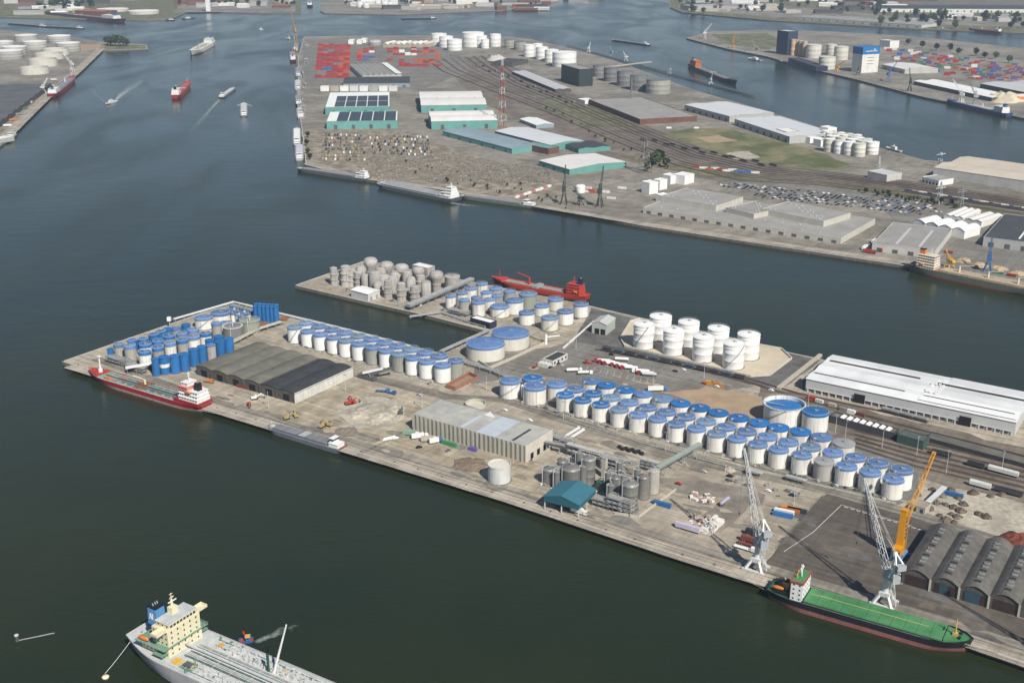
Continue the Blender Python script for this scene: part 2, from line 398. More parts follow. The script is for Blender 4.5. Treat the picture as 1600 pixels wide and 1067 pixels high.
def strip(px, width, name, m, layer=1, jag=0):
    """a band of even width in metres along a line of pixels"""
    p = [W(*q) for q in px]; l = []; r = []
    for i, c in enumerate(p):
        d = (p[min(i+1,len(p)-1)] - p[max(i-1,0)]).normalized(); n = Vector((-d.y, d.x, 0))
        l.append(c + n*width/2); r.append(c - n*width/2)
    _lay[0] += 1
    return struct(tri_sheet(l + r[::-1], Z0 + .05*layer + .0007*(_lay[0] % 40), name, m, jag, 8))
# ------------------------------------------------------------------ builders: tanks, buildings
def shell_mesh(r, h, n=30):
    mb = MB(); mb.lathe([(r,0),(r,h*.33),(r+.04,h*.333),(r+.04,h*.34),(r,h*.343),(r,h*.66),(r+.04,h*.663),(r+.04,h*.67),(r,h*.673),(r,h-.25),(r+.22,h-.25),(r+.22,h),(r-.1,h)], n)
    return mb
def roof_mesh(r, h, rise, fascia, n=30):
    mb = MB(); mb.lathe([(r+.1,h-fascia),(r+.3,h-fascia),(r+.3,h+.12),(r*.97,h+.2),(r*.55,h+.2+rise*.55),(r*.08,h+.2+rise),(.02,h+.2+rise)], n)
    for k in range(n//2):                                   # radial plate laps
        a = 2*math.pi*k/(n//2)
        mb.bar((r*.1*math.cos(a), r*.1*math.sin(a), h+.24+rise*.97), (r*.55*math.cos(a), r*.55*math.sin(a), h+.24+rise*.55), .12, .06)
    return mb
def dome_mesh(r, h, rise, n=26):
    mb = MB(); pr = [(r+.02,h)]
    for k in range(1, 7):
        a = k/6*math.pi/2; pr.append((max(.02, r*math.cos(a)), h+rise*math.sin(a)))
    mb.lathe(pr, n); return mb
def stair_mesh(r, h, a0, a1):
    mb = MB(); n = max(10, int(h*1.6)); pts = []
    for k in range(n+1):
        t = k/n; a = a0+(a1-a0)*t; z = .3+(h-.3)*t
        p = Vector(((r+.55)*math.cos(a), (r+.55)*math.sin(a), z)); pts.append(p)
        mb.obox((p.x, p.y, z), (.8, .5, .1), a)
    mb.path([q+Vector((0,0,1.1)) for q in pts], .09, 3); mb.path([q*1.0 for q in pts], .1, 3)
    return mb
def rail_mesh(r, h, n=20):
    mb = MB(); pts = [Vector((r*math.cos(2*math.pi*k/n), r*math.sin(2*math.pi*k/n), h)) for k in range(n+1)]
    mb.path([p+Vector((0,0,1.3)) for p in pts], .06, 3); mb.path([p+Vector((0,0,.7)) for p in pts], .05, 3)
    for p in pts[:-1]: mb.tube(p, p+Vector((0,0,1.3)), .05, 3)
    return mb
def vent_mesh(z, s=1.0):
    mb = MB(); mb.cyl((0,0,z-.2), .75*s, .8, 10); mb.cyl((0,0,z+.6), 1.05*s, .25, 10); mb.obox((1.7*s,.4,z-.3), (1.2*s,.9*s,.7)); return mb
def riser_mesh(r, h):
    mb = MB()
    for o in (-.5, .5): mb.path([(r+.5,o,0),(r+.5,o,h+.5),(r-1.2,o,h+.9)], .16, 5)
    mb.obox((r+.6,0,h*.5), (.5,1.6,.12)); mb.obox((r+1.2,0,0), (1.8,2.2,.9)); return mb
def qz(v, s=.25): return max(s, round(v/s)*s)
def tank(x, y, w, h, label, group=None, body=None, roof=None, name='storage_tank', cat='storage tank', fascia=.75, rise=None, stair=None, rail=True, vent=True, dome=False, riser=None, pos=None, r=None, z=Z0, band=None):
    """a cylindrical tank; x, y, w: centre and width of its roof rim in photo pixels"""
    body = body or tank_white
    if pos is None:
        p = W(x, y, z+h); r = qz(w/2*depth(p)/F_PX)
    else: p = pos
    h = qz(h)
    t = thing(name, label, cat, (p[0], p[1], z), 0, group)
    link('foundation', cached(('fd', r), lambda: MB().cyl((0,0,-.02), r+.9, .42, 26).mesh('foundation', foundation)), t)
    link('shell', cached(('sh', r, h, body.name), lambda: shell_mesh(r, h).mesh('shell', body, True)), t)
    if dome: link('roof', cached(('dm', r, h, (roof or body).name), lambda: dome_mesh(r, h, rise or r*.35).mesh('roof', roof or body, True)), t)
    else:
        rs = r*.065 if rise is None else rise
        link('roof', cached(('rf', r, h, rs, fascia, (roof or body).name), lambda: roof_mesh(r, h, rs, fascia).mesh('roof', roof or body, True)), t)
    top = h + .2 + ((rise or r*.35) if dome else (r*.065 if rise is None else rise))
    if vent: link('vent', cached(('vt', r, qz(top)), lambda: vent_mesh(top, .6 if r < 5 else 1).mesh('vent', steel_mid)), t)
    if rail and r > 4: link('railing', cached(('rl', r, h), lambda: rail_mesh(r-.05, h+.15).mesh('railing', steel_pale)), t)
    if stair is not None:
        link('stair', cached(('st', r, h, stair), lambda: stair_mesh(r, h, R(stair[0]), R(stair[1])).mesh('stair', steel_mid)), t)
    if riser is not None: link('pipe', cached(('rs', r, h), lambda: riser_mesh(r, h).mesh('pipe', steel_pale)), t, None, R(riser))
    if band is not None:
        link('band', cached(('bd', r, h, band[2].name), lambda: MB().lathe([(r+.06,h*band[0]),(r+.06,h*band[1])], 26).mesh('band', band[2], True)), t)
    return t

def roofline(kind, span, bays, rise, n=8):
    """(t, z) points above the eaves across the span"""
    o = []; w = span/bays
    for b in range(bays):
        if kind == 'gable': q = [(0,0),(.5,rise)]
        elif kind == 'barrel': q = [(k/n, rise*math.sin(math.pi*k/n) if 0 < k < n else 0) for k in range(n)]
        elif kind == 'mono': q = [(0,0),(.999,rise)]
        else: q = [(0,0)]
        o += [((b+t)*w, z) for t, z in q]
    o.append((span, 0)); return o
class Bld: pass
def building(label, fl, fr, br, h, kind='flat', axis='x', bays=1, rise=2.0, wall=None, roof=None, name='warehouse', cat='warehouse', group=None, over=.5, z=Z0, pts=None, split=False, seam=None, depth_m=None):
    """walls and roof; fl, fr, br: roof corners front left, front right, back right in photo pixels at eaves height"""
    if pts: p0, p1, dd = pts
    else:
        p0 = W(*fl, z+h); p1 = W(*fr, z+h)
        ax = (p1-p0).normalized(); nn = Vector((-ax.y, ax.x, 0)); dd = depth_m or (W(*br, z+h)-p1).dot(nn)
    rz = math.atan2(p1.y-p0.y, p1.x-p0.x); Lx = (p1-p0).length; Ly = dd
    t = thing(name, label, cat, (p0.x, p0.y, z), rz, group)
    b = Bld(); b.root = t; b.L = Lx; b.D = Ly; b.h = h; b.rz = rz
    wm = wall or steel_pale; rm = roof or roof_grey
    span = Ly if axis == 'x' else Lx; other = Lx if axis == 'x' else Ly
    wl = MB()
    rl = roofline(kind, span, bays, rise)
    prof = [(0,-.5)] + [(a, h-.08+zz) for a, zz in rl] + [(span,-.5)]
    if axis == 'x': wl.xprism([(a,zz) for a, zz in prof][::-1], 0, other)
    else: wl.yprism(prof, 0, other)
    obj('wall', wl, wm, t)
    def sheet(seg, nm='roof', mm=rm, e0=True, e1=True):
        q = [(a, h+zz) for a, zz in seg]
        if kind != 'flat':
            if e0: q[0] = (q[0][0]-over, q[0][1]-(over*(q[1][1]-q[0][1])/max(.01,q[1][0]-q[0][0]) if kind == 'gable' else .1))
            if e1: q[-1] = (q[-1][0]+over, q[-1][1]-(over*(q[-2][1]-q[-1][1])/max(.01,q[-1][0]-q[-2][0]) if kind == 'gable' else .1))
        full = q + [(a, zz+.28) for a, zz in q[::-1]]
        m2 = MB()
        if axis == 'x': m2.xprism(full, -over, other+over)
        else: m2.yprism(full[::-1], -over, other+over)
        return obj(nm, m2, mm, t)
    if kind == 'flat':
        m2 = MB(); m2.box(.02,Lx-.02,.02,Ly-.02,h-.1,h+.05); obj('roof', m2, rm, t)
        m3 = MB(); e = .35
        for q in ((-.06,Lx+.06,-.06,e),(-.06,Lx+.06,Ly-e,Ly+.06),(-.06,e,e+.002,Ly-e-.002),(Lx-e,Lx+.06,e+.002,Ly-e-.002)): m3.box(*q, h-.25, h+.7)
        obj('parapet', m3, wm, t)
    elif split and bays > 1:
        k = (len(rl)-1)//bays
        for i in range(bays): sheet(rl[i*k:(i+1)*k+1], 'roof', rm if not isinstance(rm, list) else rm[i % len(rm)], i == 0, i == bays-1)
    else: sheet(rl)
    return b
def wall_part(b, name, side, t0, t1, z0, z1, m, proud=.08, thick=.2, label=None):
    """a door, window or panel on one wall; t in metres along it"""
    mb = MB()
    if side == 'front': mb.box(t0,t1,-proud,-proud+thick,z0,z1)
    elif side == 'back': mb.box(t0,t1,b.D+proud-thick,b.D+proud,z0,z1)
    elif side == 'right': mb.box(b.L+proud-thick,b.L+proud,t0,t1,z0,z1)
    else: mb.box(-proud,-proud+thick,t0,t1,z0,z1)
    o = obj(name, mb, m, b.root)
    if label: o['label'] = label
    return o
def row_doors(b, side, n, w, z1, m, name='door', z0=0.0, t0=None, t1=None):
    span = b.L if side in ('front','back') else b.D
    t0 = 0 if t0 is None else t0; t1 = span if t1 is None else t1
    for i in range(n):
        c = t0 + (t1-t0)*(i+.5)/n; wall_part(b, name, side, c-w/2, c+w/2, z0, z1, m)
def roof_strip(b, name, x0, x1, y0, y1, z, m, th=.3):
    return obj(name, MB().box(x0,x1,y0,y1,z,z+th), m, b.root)
def simple_box(label, name, cat, px, size, m, h=None, rz=DIR_A, group=None, z=Z0):
    p = W(*px); t = thing(name, label, cat, (p.x,p.y,z), rz, group); return t

# ------------------------------------------------------------------ ground surfaces of the main pier
patch([(1222,607),(1288,560),(1190,542.5),(975,494),(925,481),(895,535),(940,545),(970,549),(1170,600)], 'asphalt_road', asphalt, 1, 1.0)
patch([(750,560),(900,535),(975,548),(1180,604),(1110,612),(1040,612),(985,606),(900,590),(800,590),(735,600)], 'tarmac_yard', asphalt_pale, 2, 2.0)
patch([(1185,600),(1600,700),(1760,735),(1900,760),(1600,795),(1480,760),(1300,705),(1180,640)], 'railway_ground', ballast, 1, 3.0)
patch([(1040,612),(1110,605),(1185,618),(1200,650),(1160,655),(1090,635)], 'bare_soil', sand_red, 3, 3.0)
patch([(780,605),(900,585),(1010,606),(1180,655),(1330,690),(1430,730),(1440,775),(1400,790),(1250,750),(1000,682),(850,640)], 'tank_yard', foundation, 2, 1.0)
patch([(1195,880),(1285,776),(1312,764),(1430,797),(1478,826),(1412,905),(1600,968),(1700,1000),(1700,1040),(1600,1008),(1380,940)], 'tarmac_yard', asphalt_yard, 2, .8)
patch([(300,625),(460,632),(560,600),(640,617),(705,640),(643,675),(640,705),(560,700),(420,660)], 'bare_dirt', dirt, 1, 4.0)
patch([(530,645),(555,620),(600,622),(635,635),(640,655),(600,668),(555,668)], 'rubble_ground', rubble_pale, 2, 3.0)
patch([(600,690),(640,672),(800,715),(850,735),(830,770),(720,735)], 'bare_dirt', dirt, 2, 3.0)
patch([(1020,745),(1090,745),(1200,775),(1190,790),(1100,775),(1030,765)], 'dark_dirt', dirt_dark, 2, 3.0)
patch([(1100,800),(1150,775),(1175,780),(1150,810),(1120,835)], 'dark_dirt', dirt_dark, 3, 3.0)
patch([(1440,790),(1500,760),(1620,795),(1620,850),(1560,850),(1470,822)], 'scrap_ground', rubble_pale, 1, 3.0)
patch([(963,800),(998,807),(1054,766),(1010,745),(940,740),(925,765)], 'bund_floor', apron, 2, .5)
patch([(880,755),(915,750),(945,760),(930,775),(900,770)], 'sandy_floor', sand, 3, 1.5)
strip([(110,571),(325,635),(600,718),(800,779),(1045,860),(1178,902),(1519,1003),(1600,1031),(1740,1080)], 13, 'quay_apron', apron, 3, .15)
strip([(150,560),(330,625),(600,705),(800,765),(1040,843),(1170,880),(1300,918),(1600,1010)], 9, 'quay_road', concrete2, 2, .8)
for o_ in (4.2, 8.6):
    pts_ = [W(*q) for q in ((420,660),(600,718),(800,780),(1045,860),(1178,902),(1519,1004),(1700,1064))]
    rl_ = MB()
    for a_, b_ in zip(pts_, pts_[1:]):
        d_ = (b_-a_).normalized(); n_ = Vector((-d_.y,d_.x,0)); rl_.bar(a_+n_*o_+Vector((0,0,.24)), b_+n_*o_+Vector((0,0,.24)), .3, .1)
    struct(obj('crane_rail', rl_, rail_m))
strip([(560,585),(700,620),(790,625),(850,645),(1000,695),(1150,735),(1290,765),(1420,800),(1560,845),(1700,890)], 11, 'dock_road', concrete2, 3, .6)
strip([(735,600),(800,618),(900,655),(1050,697),(1160,722),(1300,755),(1440,790)], 2.2, 'verge', dirt, 4, .7)
for i in range(14):
    p_ = W(1322+i*8.6+i*1.0, 793+i*2.9); mb = MB(); mb.obox((0,0,.22), (2.6,.8,.03)); struct(obj('road_marking', mb, white_line, None, (p_.x,p_.y,Z0+.1), DIR_A))
ln = MB()
for a_, b_ in (((1270,832),(1315,789)),((1315,789),(1425,822)),((1225,862),(1270,832))):
    ln.bar(W(*a_)+Vector((0,0,.32)), W(*b_)+Vector((0,0,.32)), .35, .04)
struct(obj('road_marking', ln, white_line))

# ------------------------------------------------------------------ main field of blue-roofed tanks
FIELD = 'blue roofed tanks in the main field'
R1 = [(883,616.6),(910,624.5),(938.8,631.7),(968,639.5),(997.4,647.4),(1027.6,654),(1057,662),(1088.5,669),(1120,677),(1152,685),(1184,693.7),(1217,701.8),(1253,710.5),(1288,720.5),(1322.6,728),(1359.7,737.3),(1396,748.5)]
R2 = [(899,608),(927,614.6),(955,621),(983,628.4),(1012,636.3),(1042,643.5),(1071.6,650.7),(1103.7,658.3),(1135,666.8),(1167,674),(1199.4,681.9),(1232,690.4),(1266.6,698),(1301.6,707),(1337,714.6),(1372.4,723.8),(1409.5,734)]
R3 = [(924,595),(948.3,601.5),(977.7,608.7),(1005.3,615.3),(1036,622.5),(1063.7,629.7),(1093.9,636.8),(1122.7,644.5),(1154.8,652.3),(1186.3,660.2),(1217,667.4),(1251,674),(1283.8,682.5),(1319,691.8)]
rows = (('front row', R1), ('middle row', R2), ('back row', R3))
rnd = random.Random(3)
for rn, pts_ in rows:
    n = len(pts_)
    for i, (x, y) in enumerate(pts_):
        bright = (rn == 'back row' and i in (1,2,5,6,7,8,9,10,11)) or (rn == 'front row' and i < 3) or (rn == 'middle row' and i == 1)
        rf = roof_blue if bright else (roof_pale if (i + len(rn)) % 5 == 2 else roof_faded)
        bd = tank_white; w = 27.5 + (x-880)/500*5.0
        tone = 'bright blue' if bright else 'faded blue'
        lab = f'white tank with {tone} roof, {ORD[i]} in {rn} of main field from truck park'
        if rn == 'front row' and i == 13: bd = tank_tan; rf = roof_grey; lab = 'lone grey tank with grey roof in the front row of white tanks'
        if rn == 'front row' and i == 16: lab = 'white tank with sliced sheet of shade at the yellow crane end, front row'; lab = 'last white tank of the front row, beside the yellow crane boom'
        if rn == 'middle row' and i == 16: w = 34; lab = 'wider white tank with faded blue roof ending the middle row near yellow crane'
        if rn == 'back row' and i == 13: rf = roof_grey; w = 33; bd = tank_cream; lab = 'pale tank with plain grey roof ending the back row beside the rails'
        tank(x, y, w, 11.9, lab, FIELD, bd, rf, riser=(118 if i % 2 else 215), rail=(rn != 'back row'), stair=None)
BLK = 'larger blue roofed tanks at the truck park end of the field'
tank(797,595,32.5,12.4,'white tank with pale blue roof nearest the brick bund, at the field corner', BLK, tank_white, roof_faded, stair=(200,330))
tank(832,591,32,11.0,'white tank with bright blue roof peeping over the tanks in front', BLK, tank_white, roof_blue)
tank(836,604,35,12.4,'wide white tank with pale violet blue roof above the dock road corner', BLK, tank_white, roof_faded, riser=190)
tank(870,600,32,12.0,'white tank with pale violet blue roof beside first small front row tank', BLK, tank_white, roof_faded)
for x, hh in ((816,10.5),(821,11.5)):
    p = W(x, 622); t = thing('vessel', 'slim white upright vessel standing before the corner tank' if x < 818 else 'taller slim white upright vessel beside the corner tank', 'vessel', p, 0, 'slim white vessels')
    obj('shell', MB().lathe([(1.05,0),(1.05,hh),(.7,hh+.6),(.05,hh+.9)], 14), tank_bright, t, smooth=True); obj('skirt', MB().cyl((0,0,-.02), 1.25, .8, 12), foundation, t)
# two big ones by the rails
p = W(1226,630,Z0+13.3); rr = qz(31.5*depth(p)/F_PX)
t = thing('floating_roof_tank', 'big open topped tank with bright blue floating roof and diagonal stair', 'storage tank', (p.x,p.y,Z0))
mb = MB(); mb.lathe([(rr,0),(rr,13.3),(rr+.5,13.3),(rr+.5,13.5),(rr-.35,13.5),(rr-.35,9.5)], 44); obj('shell', mb, tank_white, t, smooth=True)
mb = MB(); mb.lathe([(rr-.5,10.6),(rr-1.5,11.0),(rr*.5,11.15),(.02,11.2)], 44); obj('floating_roof', mb, roof_blue, t, smooth=True)
obj('stair', stair_mesh(rr, 13.3, R(185), R(262)), steel_dark, t); obj('railing', rail_mesh(rr+.3, 13.4, 36), steel_pale, t)
obj('foundation', MB().cyl((0,0,-.02), rr+1, .45, 40), foundation, t)
mb = MB(); mb.bar((0,0,11.6),(-rr+.6,2,14.2),1.0,.2); obj('gauging_bridge', mb, steel_mid, t)
tank(1274.6,643,40,13.6,'large white tank with bright blue roof beside the floating roof tank', None, tank_white, roof_blue, stair=(-20,80))

# ------------------------------------------------------------------ two rows beside the inner basin
MID = 'blue roofed tanks in two rows along the inner basin'
Mf = [(459.7,510.8),(480.7,517),(500.5,521.8),(521.2,526.8),(540.7,531.6),(561.4,536.6),(582,541.7),(603.6,547.4),(623.8,552.7),(645,558.4),(667.3,564),(691.5,570)]
Mb = [(478,504.3),(498.4,509.5),(519.2,514.6),(539,519.4),(560,524.6),(581,529.4),(601.7,534.8),(622,540),(643,545.3),(665.3,550.6),(687,556)]
for rn, pts_ in (('front row', Mf), ('rear row', Mb)):
    for i, (x, y) in enumerate(pts_):
        g = rn == 'front row' and i in (6, 8)
        lab = f'{"grey" if g else "white"} tank with blue roof, {ORD[i]} in basin {rn} from the barrel roofed sheds'
        if g: lab = 'grey tank with blue roof in the basin row, ' + ('nearer the barrel roofed sheds' if i == 6 else 'behind the black conveyor head')
        if rn == 'front row' and i == 0: lab = 'white basin row tank with diagonal stair nearest the barrel roofed sheds'
        tank(x, y, 21.5+(x-460)/232*4.0, 13.4 if not g else 13.8, lab, MID, tank_grey if g else tank_bright, roof_faded if i % 4 else roof_pale,
             stair=(230,310) if (rn == 'front row' and i == 0) else None, riser=None if i % 3 else 120, fascia=1.2)
tank(712,563,24,13.8,'grey tank with blue roof at the brick bund end of the basin rows', MID, tank_grey, roof_faded)
BIG = 'pair of very wide blue roofed tanks'
tank(758.7,536,60,11.6,'very wide white tank with domed blue roof at the basin head', BIG, tank_cream, roof_faded, fascia=.7, rise=1.7)
tank(797.5,519.5,59,11.6,'very wide white tank with blue roof, the farther of the big pair', BIG, tank_cream, roof_faded, fascia=.7, rise=1.7)

# ------------------------------------------------------------------ cluster beside the red tanker
N_ = 'mixed tanks with blue roofs between silo pier and red tanker'
NC = [(753,443,18,12,'w'),(735.8,450.3,19,12,'w'),(722,457.3,18.5,12,'w'),(704.3,462,17,12.5,'w'),(725.3,468.2,18,13,'g'),(744.3,464.5,17,12,'g'),(747.6,472,20,13,'w'),(760,456.5,18,11,'w'),
      (764.6,467.4,18,11,'w'),(774.5,450.3,20,12,'g'),(777,461.5,18,12,'g'),(796,454.5,19,10,'g'),(804,469,28,12,'w'),(781,478.3,30,9,'w'),(825,459,28,13,'k'),(823.2,488,25,10.5,'w'),
      (846.6,477.2,24,9,'w'),(868,467,24,10,'c'),(859,495.7,27,11,'c'),(883.3,486,26,11.5,'w'),(907.6,475,24,11.5,'w')]
names = {'w':'white','g':'grey','c':'cream','k':'greenish grey'}
where = ['at the far corner under the pipe gallery end','second along the pipe gallery','third along the pipe gallery','nearest the pipe gallery foot, small','beside the dark white roofed hut, slim','just behind the stair tank row, small',
         'directly behind the white roofed hut','tucked behind the slim middle tanks','in the middle of the cluster, low','close to the red tanker bow','in the middle of the cluster, half hidden','alongside the red tanker deck','squat and wide in the cluster middle',
         'squat and wide with diagonal stair, by the hut','tall and wide right beside the red tanker','first in the low bunded group','back left of the bunded group','back of the bunded group beneath the tanker bridge','with diagonal stair above the white pipe post','between stair tank and dock edge','nearest the grey gable shed, on dark plinth']
for (x,y,w,h,c), wh in zip(NC, where):
    tank(x,y,w,h,f'{names[c]} tank with blue roof {wh}', N_, {'w':tank_white,'g':tank_grey,'c':tank_cream,'k':tank_green}[c], roof_faded if w < 26 or c == 'w' else roof_pale,
         stair=(235,320) if 'stair' in wh and 'diagonal' in wh else None)

# ------------------------------------------------------------------ the west cluster
WCL = 'blue roofed tanks crowded at the pier tip'
def wt(x,y,w,h,c,lab):
    if c == 'b': tank(x,y,w,h,lab,WCL,blue_full,blue_full,fascia=.3,rise=w*.03*.6,vent=False)
    else: tank(x,y,w,h,lab,WCL,{'w':tank_white,'g':tank_grey,'t':tank_tan}[c],roof_faded if (x*7)%3 > 1 else roof_blue,fascia=1.8)
kerb = [(242,560,11.5,'b'),(255.6,557,16,'b'),(272,555.5,15.5,'b'),(287,552.5,15.5,'b'),(301.6,545.5,15,'b'),(315,541,14,'b'),(329.5,539,14,'g'),(343.6,533.5,14.5,'b'),(357,528.5,14.5,'b')]
for i,(x,y,w,c) in enumerate(kerb):
    h = 14.5
    if i == 1:
        tank(x,y,w,h,'all blue tank with a white band, at the quay corner of the tip cluster',WCL,blue_full,blue_full,fascia=.3,rise=.5,vent=False,band=(.42,.62,tank_white)); continue
    if c == 'g': tank(x,y,w,15,'lone grey tank among the all blue tanks along the pier kerb',WCL,tank_tan,roof_faded,fascia=.5); continue
    wt(x,y,w,h,c,f'all blue tank along the pier kerb, {ORD[i]} from the tip quay')
for k,(x,y,w,h,c) in enumerate([(327,531,14,13,'b'),(341,525,15,13,'b'),(172,545,9,10,'b')]):
    wt(x,y,w,h,c,['all blue tank squeezed behind the lone grey kerb tank','all blue tank behind the kerb row end near the open ring tank','smallest all blue tank at the very tip of the pier'][k])
inner = [(185.4,537.6,16,10.5,'t'),(202.5,540,18,12.5,'t'),(226.8,538,19,11,'w'),(226,549.5,19,13,'w'),(246.5,543,18,13,'g'),(247,533.2,17,11,'g'),(265.5,536,18,12.5,'w'),(264,525,18.5,11,'g'),(285,531.3,18,12,'g'),(284,521,17.5,11,'g'),
         (302,526,19,11.5,'w'),(302,515.4,17.5,10,'g'),(320.7,520.8,18,11,'w'),(337.7,504.5,15,14.5,'g'),(206.5,531.5,16,9,'b'),(223,529.5,16,9,'b'),(240,522.5,16,9,'b'),(251,518,15,9,'b'),(262,513.5,14,9,'b'),(275,512,14,8,'g'),(290,507,14,8,'b')]
wh2 = ['behind the smallest blue tank at the tip','beside the loading canopy at the tip','in second line behind the canopy','standing right behind the canopy roof','behind the banded blue tank','in third line by the tip','behind the kerb row, bright','in third line, capped wide','behind the kerb row, dull','in fourth line, dull',
       'with clean white wall mid cluster','in fourth line behind the clean white one','squat and white below the stair tank','tall and slim beside the stair tank','on outer water side, nearest the tip','on outer water side, second from the tip','on outer water side, third from the tip','on outer water side, fourth from the tip','on outer water side, by the white beacon','on outer water side past the beacon','on outer water side, last before the stair tank']
for (x,y,w,h,c), s_ in zip(inner, wh2): wt(x,y,w,h,c,f'{ {"w":"white","g":"grey","t":"tan grey","b":"small blue"}[c]} tank with blue roof {s_}')
tank(318,496,28,9.5,'wide white tank with blue roof and diagonal stair, tip cluster',WCL,tank_white,roof_faded,stair=(235,320))
tank(344.5,488,30,9,'widest white tank with blue roof near the outer pipeline corner',WCL,tank_white,roof_faded,fascia=1.4)
tank(353,504,20,8,'low white tank with violet blue roof behind the open ring tank',WCL,tank_white,roof_faded)
for x,y,lab in ((363.3,509.5,'dark grey flat topped tank ringed by a white walkway with mast'),(390,500.5,'dark grey flat topped tank with pale green roof behind ringed one')):
    p = W(x,y,Z0+11); rr = qz(15*depth(p)/F_PX); t = thing('flat_top_tank', lab, 'storage tank', (p.x,p.y,Z0), 0, 'grey flat topped tanks')
    obj('shell', shell_mesh(rr, 11, 32), tank_dark if x < 370 else tank_green, t, smooth=True)
    obj('roof', MB().cyl((0,0,10.7), rr-.2, .35, 32), tank_dark if x < 370 else tank_green, t)
    mb = MB(); mb.lathe([(rr-.9,11.1),(rr+.5,11.1),(rr+.5,11.5),(rr-.9,11.5)], 32); obj('walkway', mb, steel_pale if x < 370 else tank_green, t)
    obj('railing', rail_mesh(rr+.3, 11.4, 28), steel_pale, t); mb = MB(); mb.tube((0,-rr-.6,0),(0,-rr-.6,15),.3,6); mb.tube((0,-rr-.6,15),(0,0,13.6),.12,4); mb.cyl((0,0,11),.5,3,8); obj('mast', mb, steel_pale, t)
k = 0
for row in range(2):
    for i in range(6):
        x = 398.5 + i*6.3 - row*1.5 + (3 if row else 0); y = 474.5 + i*.35 + (0 if row else 3.5); k += 1
        tank(x, y, 7.2, 15.5, f'tall slim blue vessel in the tight block, {"front" if not row else "rear"} line, {ORD[i]} from the ring tanks', 'tall blue vessels in a tight block', blue_full, blue_full, name='vessel', cat='vessel', fascia=.15, rise=.8, rail=False, vent=False)
k = 0
for j in range(3):
    for i in range(8):
        if j == 0 and i > 6: continue
        x = 361 + i*5.0 - j*4.0 + (i*.3); y = 477.5 + i*1.35 + j*5.0; k += 1
        if x > 394 or (j == 2 and i < 2): continue
        w_ = [5.6,6.2,5.2][(i+j) % 3]
        tank(x, y, w_, 7+(i*j % 3), f'small {["blue","white","grey"][(i+j)%3]} capped vessel, {ORD[i]} in the {["rear","middle","front"][j]} line of the huddle by the pipeline corner', 'small capped vessels by the pipeline corner', [blue_full,tank_white,tank_grey][(i+j)%3], [roof_faded,roof_faded,roof_pale][(i*2+j)%3], name='vessel', cat='vessel', rail=False, vent=True, fascia=.8)

# ------------------------------------------------------------------ tan silos on the silo pier
SIL = 'waisted tan silos on the silo pier'
def silo(x, y, w, h, lab, form, m=None):
    p = W(x, y, Z0+h); rr = qz(w/2*depth(p)/F_PX); m = m or tank_tan
    t = thing('silo', lab, 'silo', (p.x,p.y,Z0), 0, SIL)
    def f():
        mb = MB()
        if form == 'flare': pr = [(rr*.62,0),(rr*.62,h*.45),(rr*.68,h*.46),(rr*.68,h*.5),(rr*.62,h*.51),(rr*.66,h*.66),(rr,h*.8),(rr,h*.96),(rr*.9,h)]
        elif form == 'ringed': pr = [(rr*.92,0),(rr*.86,h*.3),(rr,h*.31),(rr,h*.36),(rr*.86,h*.37),(rr*.86,h*.62),(rr*1.02,h*.64),(rr*1.02,h*.7),(rr*.88,h*.71),(rr*.88,h*.95),(rr*.7,h)]
        else: pr = [(rr*.95,0),(rr,h*.1),(rr,h*.92),(rr*.85,h)]
        mb.lathe(pr, 22); return mb.mesh('shell', m, True)
    link('shell', cached(('si', rr, h, form, m.name), f), t)
    link('roof', cached(('sr', rr, h, form), lambda: dome_mesh(rr*.86, h-.05, rr*.28, 20).mesh('roof', tank_tan, True)), t)
    link('railing', cached(('srl', rr, h), lambda: rail_mesh(rr*.9, h*.97, 14).mesh('railing', steel_mid)), t)
    link('vent', cached(('sv', rr, h), lambda: MB().tube((0,0,h), (0,0,h+2.4), .22, 5).obox((.5,0,h+.5), (1.4,1.0,.9)).mesh('vent', steel_mid)), t)
    link('ladder', cached(('sl', rr, h), lambda: MB().path([(rr*.2,-rr,0),(rr*.2,-rr,h)], .12, 3).path([(-rr*.05,-rr,0),(-rr*.05,-rr,h)], .12, 3).mesh('ladder', steel_mid)), t, None, .4)
SL = [(531,425,14,12,'plain','low at the pier tip end'),(549,421,15,17,'ringed','between second and shed silo'),(571,430,14,14,'plain','before the scaffold block'),(594,420,17,19,'plain','wedged beneath the tallest pair'),(618,424,17,17,'plain','wedged behind the middle rank'),(636,425.5,15,19,'plain','behind the slim middle silo'),(672,433,15,15,'plain','between middle rank and broad one'),(657,431,16,16,'ringed','below the penthouse, ringed'),(632,452,14,9,'plain','lowest, at the gallery foot'),(590,441,14,12,'plain','before the scaffold block, by the shed'),(521,419,13.5,17,'ringed','at the pier tip end'),(539.4,416.5,17,20,'ringed','second from the pier tip'),(560,425.5,16,15,'ringed','behind the low white shed'),(563,417.5,14,18,'plain','slim behind the shed silo'),
      (578.7,405,22,24,'flare','tallest with flared top'),(603.7,411.5,22,22,'flare','flared, beside the tallest'),(627.3,415.5,23,22,'flare','flared, third from the tallest'),(653.5,420,20,20,'flare','flared, below the white penthouse'),
      (681.7,426,22,22,'flare','flared, next to the broad one'),(586,426,20,18,'plain','inside the scaffold block'),(600,431,18,15,'plain','under the tallest flared pair'),(613,432.5,18,14,'plain','in the middle rank'),
      (641.7,434,15,18,'plain','slim in the middle rank'),(665.3,440.5,16,17,'plain','middle rank, near the broad one'),(606,439,15,17,'ringed','foremost, left of three by the basin'),(626.6,443,16.5,17,'ringed','foremost, middle of three by the basin'),
      (648,448,17,15,'ringed','foremost, by the pipe gallery foot')]
for x,y,w,h,f_,s_ in SL: silo(x,y,w,h,'tan waisted silo '+s_+' on the silo pier',f_)
